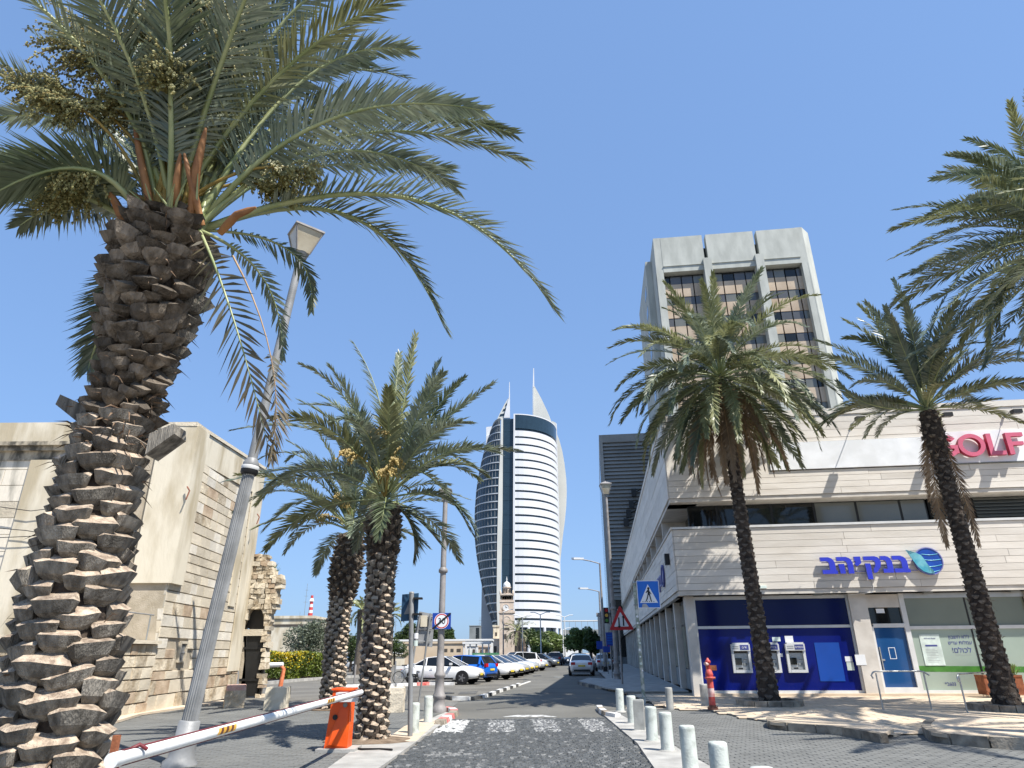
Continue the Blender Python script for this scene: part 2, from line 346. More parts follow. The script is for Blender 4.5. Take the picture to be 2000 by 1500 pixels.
def copy_tree(o, parent=None):
    c = o.copy(); COL.objects.link(c); c.parent = parent
    for ch in o.children: copy_tree(ch, c)
    return c
def inst(o_mesh, name, parent, mtx):
    """one more object on a shared mesh, placed by a world matrix"""
    o = bpy.data.objects.new(name, o_mesh); COL.objects.link(o)
    o.parent = parent
    m = xf(parent).inverted() @ mtx if parent is not None else mtx
    o.matrix_basis = m
    return o
def mesh_of(mb, name, mats):
    me = bpy.data.meshes.new(name); me.from_pydata(mb.v, [], mb.f)
    for m in mats: me.materials.append(M[m])
    me.polygons.foreach_set('material_index', mb.m); me.polygons.foreach_set('use_smooth', mb.sm); me.update()
    return me
def inpoly(x, y, P):
    c = False; n = len(P); j = n - 1
    for i in range(n):
        if (P[i][1] > y) != (P[j][1] > y) and x < (P[j][0] - P[i][0]) * (y - P[i][1]) / (P[j][1] - P[i][1]) + P[i][0]: c = not c
        j = i
    return c
def resample(pts, step):
    out = [Vector(pts[0])]; acc = 0
    P = [Vector(p) for p in pts]; L = [0]
    for i in range(1, len(P)): L.append(L[-1] + (P[i] - P[i - 1]).length)
    n = max(1, round(L[-1] / step))
    res = []
    for k in range(n + 1):
        d = L[-1] * k / n; i = 1
        while i < len(P) - 1 and L[i] < d: i += 1
        res.append(P[i - 1].lerp(P[i], (d - L[i - 1]) / max(1e-9, L[i] - L[i - 1])))
    return res
def text(body, size, name, m, parent, pos, rot, ext=0.003, align='CENTER', sx=1.0):
    cu = bpy.data.curves.new(name, 'FONT'); cu.body = body; cu.size = size; cu.extrude = ext; cu.align_x = align; cu.align_y = 'CENTER'
    cu.materials.append(M[m])
    tmp = bpy.data.objects.new(name, cu); COL.objects.link(tmp); bpy.context.view_layer.update()
    me = bpy.data.meshes.new_from_object(tmp.evaluated_get(bpy.context.evaluated_depsgraph_get()))
    bpy.data.objects.remove(tmp)
    o = bpy.data.objects.new(name, me); COL.objects.link(o); o.parent = parent
    mt = Matrix.Translation(Vector(pos)) @ rot.to_4x4() @ Matrix.Diagonal((sx, 1, 1, 1))
    o.matrix_basis = xf(parent).inverted() @ mt
    return o
def wallrot(W):
    """letters stand on a wall: x along it, y up, facing out"""
    return Matrix((W.t, Vector((0, 0, 1)), W.n)).transposed()
# ================================================================== ground
def sheet(name, pts, z, m, label=None):
    mb = MB(); mb.add([(p[0], p[1], z) for p in pts], [tuple(range(len(pts)))])
    # make sure it faces up
    a = sum(pts[i][0] * pts[(i + 1) % len(pts)][1] - pts[(i + 1) % len(pts)][0] * pts[i][1] for i in range(len(pts)))
    if a < 0: mb.f[0] = tuple(reversed(mb.f[0]))
    o = mb.build(name, m, kind='structure')
    if label: o['label'] = label
    return o
sheet('ground', [(-900, -80), (900, -80), (900, 1500), (-900, 1500)], -0.045, 'terr')
sheet('sea', [(-1500, 420), (-22, 420), (-22, 2400), (-1500, 2400)], -0.03, 'water')
sheet('parking_ground', [(-60, 25), (30, 25), (60, 330), (-50, 330)], -0.03, 'parking')
rd = [gr(775, 1560), gr(1280, 1560), gr(1205, 1400), gr(1215, 1385), gr(1260, 1352), (9.8, 60), (14.5, 130), (22, 300), (9, 300), (2.0, 110), gr(1020, 1335), gr(1012, 1341), gr(890, 1370), gr(885, 1392), gr(880, 1402)]
sheet('road', rd, -0.022, 'asphalt')
sheet('plaza_bed', [(-11.2, 2), (-2.0, 2), (-2.0, 26), (-11.4, 26)], -0.018, 'joint')
sheet('plaza_bed', [(2.2, 2), (20, 2), (20, 22), (2.6, 22)], -0.018, 'joint')

def paving(name, poly, w, d, label, mats, top=0.0, seed=1, weights=(3, 1)):
    rnd = random.Random(seed); mb = MB()
    xs = [p[0] for p in poly]; ys = [p[1] for p in poly]
    y = min(ys); row = 0
    while y < max(ys):
        x = min(xs) + (row % 2) * w / 2
        while x < max(xs):
            if inpoly(x + w / 2, y + d / 2, poly):
                z = top + rnd.uniform(-0.0025, 0.0025); g = 0.004; tx = rnd.uniform(-0.0015, 0.0015)
                x0, x1, y0, y1 = x + g, x + w - g, y + g, y + d - g
                e = 0.005
                mi = rnd.choices(range(len(mats)), weights)[0]
                b = len(mb.v)
                mb.v += [(x0, y0, z - .02), (x1, y0, z - .02), (x1, y1, z - .02), (x0, y1, z - .02), (x0 + e, y0 + e, z - tx), (x1 - e, y0 + e, z + tx), (x1 - e, y1 - e, z + tx), (x0 + e, y1 - e, z - tx)]
                for q in ((4, 5, 6, 7), (0, 1, 5, 4), (1, 2, 6, 5), (2, 3, 7, 6), (3, 0, 4, 7)):
                    mb.f.append(tuple(b + i for i in q)); mb.m.append(mi); mb.sm.append(False)
            x += w
        y += d; row += 1
    o = mb.build(name, mats, kind='stuff', label=label); o['category'] = 'paving'
    return o
XY = lambda L: [(p[0], p[1]) for p in L]
left_poly = [(-10.2, 2.5), (-3.0, 2.5), (-2.6, 9.0)] + XY([gr(700, 1462), gr(790, 1428), gr(850, 1394), gr(790, 1376), gr(640, 1372), gr(500, 1366), gr(433, 1374), gr(277, 1398), gr(190, 1425)])
paving('block_paving', left_poly, 0.24, 0.12, 'grey block paving of the square between old stone wall and roadway', ['paver', 'paver_b'], seed=3)
right_poly = [(2.6, 3.0), (19.0, 3.0), (19.0, 16.6)] + XY([gr(2000, 1455), gr(1850, 1449), gr(1800, 1430), gr(1745, 1440), gr(1640, 1428), gr(1500, 1412), gr(1400, 1392), gr(1330, 1384), gr(1210, 1384), gr(1215, 1402), gr(1262, 1425), gr(1330, 1470)]) + [(2.9, 9.4)]
paving('block_paving', right_poly, 0.24, 0.12, 'grey block paving in front of the bank beyond the white bollards', ['paver', 'paver_b'], seed=4)

# cobbled crossing table
cob = XY([gr(880, 1404), gr(1180, 1401)]) + [(2.25, 14.0), (1.95, 10.5), (2.0, 4.0), (-2.2, 4.0), (-2.0, 11.2)]
def cobbles():
    rnd = random.Random(11); mb = MB(); s = 0.115
    y = 4.0; row = 0
    while y < 19.6:
        x = -3.2 + (row % 2) * s / 2
        while x < 3.2:
            cx = x + rnd.uniform(-.008, .008); cy = y + rnd.uniform(-.008, .008)
            if inpoly(cx, cy, cob):
                h = rnd.uniform(-0.006, 0.006); a = s / 2 - 0.006; b_ = a * rnd.uniform(.62, .78)
                mi = rnd.choices((0, 1, 2), (60, 34, 6))[0]
                if 16.2 < cy < 19.0:
                    for (u0, u1, pr) in ((-1.95, -1.15, 3), (-.62, -.02, 4), (.45, 1.02, 4), (1.62, 2.15, 4)):
                        if u0 < cx < u1 and rnd.random() < (.92 if pr == 3 else .86): mi = pr
                if ((cx + 1.1) / .55) ** 2 + ((cy - 12.9) / .3) ** 2 < 1 and rnd.random() < .6: mi = 2
                b = len(mb.v)
                mb.v += [(cx - a, cy - a, -.022), (cx + a, cy - a, -.022), (cx + a, cy + a, -.022), (cx - a, cy + a, -.022)]
                mb.v += [(cx + i * b_ + rnd.uniform(-.006, .006), cy + j * b_ + rnd.uniform(-.006, .006), h + rnd.uniform(-.004, .004)) for i, j in ((-1, -1), (1, -1), (1, 1), (-1, 1))]
                for q in ((4, 5, 6, 7), (0, 1, 5, 4), (1, 2, 6, 5), (2, 3, 7, 6), (3, 0, 4, 7)):
                    mb.f.append(tuple(b + i for i in q)); mb.m.append(mi); mb.sm.append(False)
            x += s
        y += s; row += 1
    o = mb.build('cobblestone_paving', ['cob_a', 'cob_b', 'cob_c', 'cob_w', 'cob_w2'], kind='stuff')
    o['label'] = 'dark worn cobblestones with faded white crossing bars across the roadway'; o['category'] = 'cobblestones'
cobbles()
def strip(name, poly, z, m, label=None):
    mb = MB(); P = [Vector((p[0], p[1], z - .06)) for p in poly]
    a = sum(P[i].x * P[(i + 1) % len(P)].y - P[(i + 1) % len(P)].x * P[i].y for i in range(len(P)))
    if a < 0: P.reverse()
    n = len(P); vs = P + [p + Vector((0, 0, .06)) for p in P]
    mb.add(vs, [tuple(range(n, 2 * n))] + [(i, (i + 1) % n, n + (i + 1) % n, n + i) for i in range(n)])
    o = mb.build(name, m, kind='structure')
    if label: o['label'] = label
    return o
strip('concrete_strip', [(-3.05, 4), (-2.25, 4), (-2.05, 11.2)] + XY([gr(877, 1404), gr(893, 1393), gr(870, 1392), gr(775, 1432), gr(700, 1458)]) + [(-2.75, 9.5)], 0.014, 'concrete_strip')
strip('concrete_strip', [(2.05, 4), (2.95, 4), (2.95, 9.4)] + XY([gr(1335, 1470), gr(1268, 1425), gr(1222, 1402), gr(1205, 1392), gr(1180, 1398)]) + [(2.3, 14.0), (2.0, 10.5)], 0.014, 'concrete_strip')
strip('sand_patch', XY([gr(745, 1452), gr(812, 1449), gr(855, 1410), gr(830, 1404), gr(790, 1420)]), 0.02, 'sand_tile')
strip('stone_apron', [(-11.1, 12), (-10.3, 12)] + XY([gr(163, 1419), gr(190, 1424), gr(277, 1397), gr(433, 1374), gr(470, 1366), gr(466, 1363), gr(433, 1371), gr(277, 1388)]) + [(-11.0, 19)], 0.06, 'sand_tile')

# sand coloured pavement before the bank
BK = Wall((6.76, 27.33), R(7))           # front of the bank
BS = Wall((6.76, 27.33), R(7) - math.pi / 2)   # its street side: s runs along the street away from the corner when negated
def BSp(d, out, z):
    """street side: d along the street away from us, out towards the street"""
    t = Vector((math.sin(R(7)), math.cos(R(7)), 0)); n = Vector((-math.cos(R(7)), math.sin(R(7)), 0))
    return BK.K + t * d + n * out + Vector((0, 0, z))
sand = XY([gr(1315, 1386), gr(1393, 1390), gr(1455, 1404), gr(1500, 1411), gr(1640, 1427), gr(1745, 1439), gr(1800, 1428), gr(1850, 1447), gr(2000, 1453)]) + [(24, 15), (26, 26)] + XY([BK.p(14, -.2, 0), BK.p(0, -.2, 0), BSp(2, 0, 0), BSp(2, 2.5, 0)])
pv = strip('pavement', sand, 0.035, 'joint', None)
def tiles(parent, poly, w, d, z0, m, lim, seed, ang, name='paving_tile'):
    """separate square tiles as parts, shared mesh; beyond lim they are one part"""
    rnd = random.Random(seed)
    mb = MB(); g = .008; e = .006; t = .02
    x0, x1, y0, y1 = -w / 2 + g, w / 2 - g, -d / 2 + g, d / 2 - g
    mb.add([(x0, y0, 0), (x1, y0, 0), (x1, y1, 0), (x0, y1, 0), (x0 + e, y0 + e, t), (x1 - e, y0 + e, t), (x1 - e, y1 - e, t), (x0 + e, y1 - e, t)], [(4, 5, 6, 7), (0, 1, 5, 4), (1, 2, 6, 5), (2, 3, 7, 6), (3, 0, 4, 7)])
    me = mesh_of(mb, name, [m])
    xs = [p[0] for p in poly]; ys = [p[1] for p in poly]; cx, cy = sum(xs) / len(xs), sum(ys) / len(ys)
    Rz = Matrix.Rotation(ang, 4, 'Z'); N = int(60 / min(w, d)); c = []
    for i in range(-N, N):
        for j in range(-N, N):
            q = Rz @ Vector(((i + (j % 2) * .5) * w, j * d, 0)); x, y = q.x + cx, q.y + cy
            if inpoly(x, y, poly): c.append((x * x + y * y, x, y))
    c.sort(); rest = MB()
    for k, (_, x, y) in enumerate(c):
        mt = Matrix.Translation((x, y, z0 - .002 + rnd.uniform(-.002, .002))) @ Rz
        if k < lim: inst(me, name, parent, mt)
        else: rest.add([mt @ v.co for v in me.vertices], [tuple(p.vertices) for p in me.polygons])
    if rest.v: rest.build(name, [m], parent, kind='stuff')
tiles(pv, sand, 0.6, 0.42, 0.022, 'sand_tile', 290, 5, R(-7))
# street side pavement in the shade
sp = [BSp(1.8, 2.6, 0), gr(1205, 1352), gr(1185, 1349), gr(1160, 1342), gr(1131, 1335), gr(1150, 1328), gr(1186, 1330), gr(1168, 1313), (8.1, 66), (10.6, 95), (13.6, 130), BSp(100, 0, 0), BSp(1.8, 0, 0)]
strip('side_pavement', XY(sp), 0.13, 'concrete_strip')

def island(name, front, back, z, label):
    poly = XY(front) + XY(back)
    o = strip(name, poly, z, 'sand_tile'); o['label'] = label
    # dark weathered kerb stones along the front
    P = resample([Vector((p[0], p[1], 0)) for p in front], .62)
    for a, b in zip(P[:-1], P[1:]):
        d = (b - a); L = d.length; d.normalize(); nn = Vector((d.y, -d.x, 0))
        mb = MB(); mb.prism([a + d * .01 - nn * .14, a + d * .01 + nn * .03, b - d * .01 + nn * .03, b - d * .01 - nn * .14], (0, 0, z + .012 + random.uniform(-.004, .004)))
        mb.build('kerb_stone', 'kerb', o)
    return o
def arcpts(pts):
    """smooth curve through ground points"""
    P = [Vector(p) for p in pts]; out = []
    for i in range(len(P) - 1):
        p0 = P[max(0, i - 1)]; p1 = P[i]; p2 = P[i + 1]; p3 = P[min(len(P) - 1, i + 2)]
        for k in range(6):
            t = k / 6; out.append(.5 * ((2 * p1) + (p2 - p0) * t + (2 * p0 - 5 * p1 + 4 * p2 - p3) * t * t + (3 * p1 - p0 - 3 * p2 + p3) * t ** 3))
    return out + [P[-1]]
fr = arcpts([gr(1504, 1399, .15), gr(1499, 1404, .15), gr(1508, 1410, .15), gr(1560, 1414, .15), gr(1640, 1420, .15), gr(1720, 1434, .15)])
island('kerbed_island', fr, [gr(1745, 1424, .15), gr(1640, 1404, .15), gr(1560, 1398, .15)], .15, 'low kerbed island of sand coloured paving under the middle palm')
fr2 = arcpts([gr(1812, 1406, .17), gr(1802, 1416, .17), gr(1822, 1430, .17), gr(1880, 1436, .17), gr(1950, 1441, .17), gr(2060, 1446, .17), gr(2300, 1460, .17)])
island('kerbed_island', fr2, [gr(2300, 1415, .17), gr(1980, 1404, .17), gr(1880, 1401, .17)], .17, 'rounded kerbed island of sand coloured paving at the right edge')

def kerb_line(pts, w_, h, seg, mats, rnd=0):
    P = resample([Vector((p[0], p[1], 0)) for p in arcpts(pts)], seg)
    root = None
    for i, (a, b) in enumerate(zip(P[:-1], P[1:])):
        d = (b - a).normalized(); nn = Vector((d.y, -d.x, 0)) * w_ / 2
        mb = MB(); c = .015
        q = [a + d * c - nn + Vector((0, 0, -.04)), a + d * c + nn + Vector((0, 0, -.04)), b - d * c + nn + Vector((0, 0, -.04)), b - d * c - nn + Vector((0, 0, -.04))]
        top = [q[0] + nn * .25, q[1] - nn * .12, q[2] - nn * .12, q[3] + nn * .25]
        mb.add(q + [t + Vector((0, 0, .04 + h)) for t in top], [(4, 5, 6, 7), (0, 1, 5, 4), (1, 2, 6, 5), (2, 3, 7, 6), (3, 0, 4, 7)])
        if root is None: root = mb.build('kerb', mats[i % len(mats)], kind='structure')
        else: mb.build('kerb_stone', mats[i % len(mats)], root)
    return root
kerb_line([gr(868, 1363), gr(895, 1367), gr(925, 1366), gr(950, 1360), gr(975, 1351), gr(1000, 1343), gr(1014, 1338)], .2, .1, 1.0, ['kerb_black', 'kerb_white'])
kerb_line([gr(1014, 1338), gr(1035, 1331)], .12, .02, 1.5, ['kerb_white'])
kerb_line([gr(640, 1345), gr(700, 1341), gr(770, 1340), gr(812, 1338)], .25, .12, 1.6, ['kerb_white', 'kerb_white'])
kerb_line([gr(812, 1338), gr(838, 1337)], .25, .13, 1.0, ['kerb_red'])
kerb_line([gr(838, 1337), gr(888, 1337)], .25, .12, 1.0, ['kerb_white'])
kerb_line([gr(868, 1387), gr(882, 1389), gr(888, 1394), gr(880, 1401), gr(858, 1416)], .26, .1, .5, ['kerb_red', 'kerb_white', 'kerb_red', 'kerb', 'kerb'])
kerb_line([gr(1131, 1335), gr(1150, 1341), gr(1175, 1345), gr(1205, 1350)], .22, .12, 1.0, ['kerb_black', 'kerb'])
kerb_line([gr(1171, 1384), gr(1176, 1391), gr(1190, 1399), gr(1208, 1402)], .2, .1, .6, ['kerb_white', 'kerb'])
kerb_line([gr(500, 1338), gr(560, 1332), gr(625, 1327), gr(700, 1322)], .25, .14, 1.2, ['concrete_strip'])
# painted marks on the road
def mark(pts, z=-0.016, m='sign_white'):
    mb = MB(); mb.add([(p[0], p[1], z) for p in pts], [tuple(range(len(pts)))])
    o = mb.build('road_marking', m, kind='structure'); return o
M['worn_paint'] = mat('worn_paint', (0.22, 0.215, 0.2), 0.8, scale=6, c2=(0.55, 0.55, 0.53), bump=.1, mix_lo=.42, mix_hi=.58, detail=10)
mark([gr(980, 1399), gr(1010, 1395), gr(1060, 1395), gr(1090, 1399)], m='worn_paint')
mark([gr(1023, 1292.5), gr(1098, 1293.5), gr(1098, 1295), gr(1023, 1294)], m='sign_white')
for (a, b, c, d) in ((1000, 1003, 1336, 1352),):
    pass
for i in range(7):   # parking bay lines
    y0 = 41 + i * 3.4
    mark([(-3.4, y0), (-3.25, y0 - .03), (-8.0, y0 + 3.6), (-8.15, y0 + 3.63)], -.02, 'worn_paint')
# tar lines and patches in the road
M['tar'] = mat('tar_patch', (0.045, 0.044, 0.042), 0.8, scale=1.2, c2=(0.085, 0.082, 0.077), bump=.3, bscale=60)
M['oil'] = mat('stained_asphalt', (0.075, 0.073, 0.066), 0.85, scale=1.5, c2=(0.115, 0.11, 0.098), bump=.3, bscale=80)
for pts, m in (([gr(1012, 1353), gr(1088, 1352), gr(1090, 1352.8), gr(1012, 1353.9)], 'tar'), ([gr(930, 1384), gr(1010, 1379), gr(1011, 1380), gr(931, 1385.4)], 'tar'), ([gr(1040, 1319), gr(1056, 1318), gr(1058, 1320), gr(1041, 1321)], 'tar'), ([gr(1020, 1372), gr(1066, 1371), gr(1070, 1377), gr(1022, 1378)], 'oil'), ([gr(1060, 1302), gr(1085, 1302), gr(1094, 1309), gr(1062, 1309)], 'oil'), ([gr(900, 1350), gr(934, 1349), gr(930, 1354), gr(894, 1355)], 'oil')):
    mark(pts, -.0175, m)
# manhole covers and patches in the road
def cover(x, y, r_, m, label):
    mb = MB(); mb.lathe((x, y, -.02), [(r_, 0), (r_, .012), (r_ * .9, .012), (r_ * .88, .008), (0, .008)], 20)
    o = mb.build('manhole_cover', m); o['label'] = label; o['category'] = 'manhole cover'
cover(*gr(872, 1353)[:2], .35, 'black', 'dark round manhole cover in the asphalt beside the curved kerb')
cover(*gr(1090, 1322)[:2], .35, 'far_grey', 'grey round manhole cover in the middle of the road')

# ================================================================== bollards
def bollard(x, y, h, r_, label, m='bollard', name='bollard', kind='round', base=True, grp='white bollards along the road'):
    mb = MB()
    if kind == 'round':
        mb.lathe((0, 0, 0), [(r_ * 1.06, -.02), (r_ * 1.06, .03), (r_, .06), (r_ * .99, h - .05), (r_ * .96, h - .015), (r_ * .85, h), (0, h + .004)], 20)
    else:
        a = r_; mb.lathe((0, 0, 0), [(r_ * 1.25, -.02), (r_ * 1.25, h - .03), (r_ * 1.18, h), (0, h)], 4, smooth=False)
    rt = thing(name, label, 'bollard', (x, y, .012), random.uniform(0, 6), grp)
    o = mb.build('post', m); o.parent = rt
    if base:
        fb = MB(); fb.lathe((0, 0, 0), [(r_ * 1.5, -.02), (r_ * 1.45, .012), (r_ * 1.1, .02), (0, .02)], 14)
        o = fb.build('footing', 'concrete_strip'); o.parent = rt
    rt.rotation_euler = (R(random.uniform(-1.2, 1.2)), R(random.uniform(-1.2, 1.2)), random.uniform(0, 6) if kind == 'round' else R(30))
    return rt
BL = [((1488, 1499), 'white bollard mostly below the bottom edge with only its cap showing'),
      ((1400, 1449), 'nearest fully capped white bollard at the bottom right of the road'),
      ((1341, 1417), 'tall white bollard second in line from the bottom of the photo'),
      ((1298, 1391), 'white bollard third in line from the bottom, casting shadow on concrete'),
      ((1269, 1380), 'white bollard fourth from the bottom, just before the square post'),
      ((1232, 1359), 'white bollard between the square post and the farthest white bollard'),
      ((1209, 1345), 'farthest white bollard at the kerb end by the yellowed footing')]
for (p, lb) in BL:
    g = gr(*p, .61); bollard(g.x, g.y, .60, .112, lb)
g = gr(1250, 1428); bollard(g.x, g.y, .61, .125, 'square grey-white post among the round bollards below the crossing sign', m='grey_bollard', kind='square')
g = gr(1309, 1386); bollard(g.x, g.y, .59, .11, 'unpainted grey bollard standing alone left of the red hydrant', m='grey_bollard', grp=None, base=False)
g = gr(1378, 1381); bollard(g.x, g.y, .64, .125, 'pale grey bollard close behind the red hydrant', m='grey_bollard', grp=None, base=False)
g = gr(836, 1412); bollard(g.x, g.y, .60, .11, 'white bollard with scuffs beside the lamp post base, left kerb', grp='white bollards on the left kerb')
g = gr(808, 1433); bollard(g.x, g.y, .59, .11, 'white bollard partly behind the grey sign pole, left kerb', grp='white bollards on the left kerb')

def stone_block(x, y, sx, sy, h, rz, label, mats, top=None):
    rnd = random.Random(int(x * 10)); mb = MB(); n = 4
    vs = []; 
    for k in range(n + 1):
        z = h * k / n
        for (i, j) in ((-1, -1), (0, -1), (1, -1), (1, 0), (1, 1), (0, 1), (-1, 1), (-1, 0)):
            s = 1 - .05 * (k == n); vs.append((i * sx / 2 * s + rnd.uniform(-.02, .02), j * sy / 2 * s + rnd.uniform(-.02, .02), z + rnd.uniform(-.01, .01) * (k > 0)))
    fs = [(k * 8 + i, k * 8 + (i + 1) % 8, k * 8 + 8 + (i + 1) % 8, k * 8 + 8 + i) for k in range(n) for i in range(8)]
    mb.add(vs, fs); mb.add(vs[-8:], [tuple(range(8))], 1 if top else 0)
    if top:
        for i in range(24, 32): mb.m[i] = 1
    o = mb.build('stone_block', mats); o.location = (x, y, 0); o.rotation_euler.z = rz
    o['label'] = label; o['category'] = 'stone block'
g = gr(449, 1383); M['block_pink'] = mat('block_pink', (.5, .27, .22), .9, scale=8, c2=(.58, .42, .34), bump=.4)
stone_block(g.x, g.y + .3, .62, .6, .68, .4, 'rough pebbly stone block with faded red paint on top', ['stone_r', 'block_pink'], True)
g = gr(533, 1387); stone_block(g.x, g.y + .3, .66, .6, .64, .1, 'smooth cream stone block standing alone on the grey paving', ['plaster'])
g = gr(765, 1392); stone_block(g.x, g.y + .3, .6, .5, .66, .05, 'pale stone block just right of the second palm trunk', ['stone_a'])
# ================================================================== palms
UP = Vector((0, 0, 1))
def frond_mesh(pts, leaf_len, n, wid, rnd, base_r=.03, dry=False, t0=.18, droop=.25, vee=.45, nmats=2, start_ref=None, face=None, tw=None):
    """pts: rachis polyline in world space. one mesh: rachis tube + leaflets"""
    mb = MB(); P = resample(pts, 1e9) if False else [Vector(p) for p in pts]
    L = [0]
    for i in range(1, len(P)): L.append(L[-1] + (P[i] - P[i - 1]).length)
    tot = L[-1]
    def ev(t):
        d = t * tot; i = 1
        while i < len(P) - 1 and L[i] < d: i += 1
        f = (d - L[i - 1]) / max(1e-9, L[i] - L[i - 1])
        return P[i - 1].lerp(P[i], f), (P[i] - P[i - 1]).normalized()
    m = len(P)
    mb.tube(P, [base_r * (1 - .88 * (k / (m - 1)) ** .8) for k in range(m)], 5, 0, cap=False)
    T0 = (P[1] - P[0]).normalized()
    side = T0.cross(UP)
    if side.length < .15: side = T0.cross(start_ref or Vector((0, 1, 0)))
    side.normalize()
    tw = rnd.uniform(-.45, .45) if tw is None else tw
    last_side = side
    for k in range(n):
        t = t0 + (1 - t0) * (k + .5) / n
        p, T = ev(t)
        s_ = T.cross(face) if face is not None else T.cross(UP)
        if s_.length < .2: s_ = last_side - T * last_side.dot(T)
        else:
            s_.normalize()
            if s_.dot(last_side) < 0: s_ = -s_ if s_.length and abs(T.z) > .7 else s_
            s_ = (s_ * .5 + (last_side - T * last_side.dot(T)) * .5)
        s_.normalize(); last_side = s_
        N = s_.cross(T).normalized()
        S = s_ * math.cos(tw) + N * math.sin(tw); N2 = S.cross(T).normalized()
        prof = min(1, .45 + 2.2 * (t - t0)) * (1 - .62 * max(0, (t - .55) / .45) ** 1.5)
        for sg in (-1, 1):
            al = R(62 - 38 * ((t - t0) / (1 - t0)) + rnd.uniform(-9, 9)); be = vee + rnd.uniform(-.28, .28)
            dr = T * math.cos(al) + (S * sg * math.cos(be) + N2 * math.sin(be)) * math.sin(al)
            ln = leaf_len * prof * rnd.uniform(.82, 1.12)
            wv = dr.cross(N2 + Vector((rnd.uniform(-.5, .5), rnd.uniform(-.5, .5), rnd.uniform(-.5, .5)))).normalized() * wid * .5
            dd = droop * rnd.uniform(.5, 1.6)
            a = p + T * rnd.uniform(-.01, .01); b = a + dr * ln * .45 - UP * ln * dd * .12; c = a + dr * ln * .96 - UP * ln * dd * .5
            mi = 1 if nmats == 2 or rnd.random() < .8 else 2
            mb.add([a - wv * .45, a + wv * .45, b + wv, b - wv, c], [(0, 1, 2, 3), (3, 2, 4)], mi)
    return mb
def bez(p0, pm, p1, n=12):
    c = 2 * pm - .5 * (p0 + p1)
    return [(1 - t) ** 2 * p0 + 2 * t * (1 - t) * c + t * t * p1 for t in [k / n for k in range(n + 1)]]
def arch(p0, az, el, length, sag, n=11, sway=0.0):
    """a frond launched at azimuth az, elevation el, bending down by sag radians over its length"""
    p = Vector(p0); out = [p.copy()]; st = length / n
    for k in range(n):
        t = (k + .5) / n; e = el - sag * t ** 1.35; a = az + sway * t * t
        p = p + Vector((math.cos(e) * math.cos(a), math.cos(e) * math.sin(a), math.sin(e))) * st
        out.append(p.copy())
    return out
def boot_mesh(kind, rnd, w, h, out):
    """one cut leaf base: flat cut face on top, hull tapering down to the trunk. local: x across, y outwards, z up"""
    mb = MB(); j = lambda a: rnd.uniform(-a, a)
    top = []
    n = 5
    for k in range(n):
        a = math.pi * k / (n - 1); top.append(Vector((-math.cos(a) * w / 2 + j(.06) * w, out * (.42 + .58 * math.sin(a)) + j(.1) * out, j(.10) * h + .10 * h * math.sin(a))))
    back = [Vector((w / 2 * .55, -.06, .36 * h)), Vector((-w / 2 * .55, -.06, .36 * h))]
    mid = [Vector((p.x * .80, p.y * .80, -h * .40 + j(.06) * h)) for p in top]
    low = [Vector((p.x * .30, p.y * .25 - .01, -h * (.9 + .05 * (k % 2)))) for k, p in enumerate(top)]
    vs = top + back + mid + low
    mb.add(vs, [(4, 3, 2, 1, 0, 6, 5)], 1)
    mb.add(vs, [(k, k + 1, 7 + k + 1, 7 + k) for k in range(4)] + [(7 + k, 8 + k, 13 + k, 12 + k) for k in range(4)], 0)
    mb.add(vs, [(6, 0, 7), (5, 11, 4), (6, 7, 12), (5, 16, 11)], 0)
    # rim lip
    return mb
def pick_axis(ax):
    L = [0]
    for i in range(1, len(ax)): L.append(L[-1] + (ax[i][0] - ax[i - 1][0]).length)
    tot = L[-1]
    def ev(t):
        d = t * tot; i = 1
        while i < len(ax) - 1 and L[i] < d: i += 1
        f = (d - L[i - 1]) / (L[i] - L[i - 1])
        return ax[i - 1][0].lerp(ax[i][0], f), ax[i - 1][1] * (1 - f) + ax[i][1] * f, (ax[i][0] - ax[i - 1][0]).normalized()
    return ev, tot
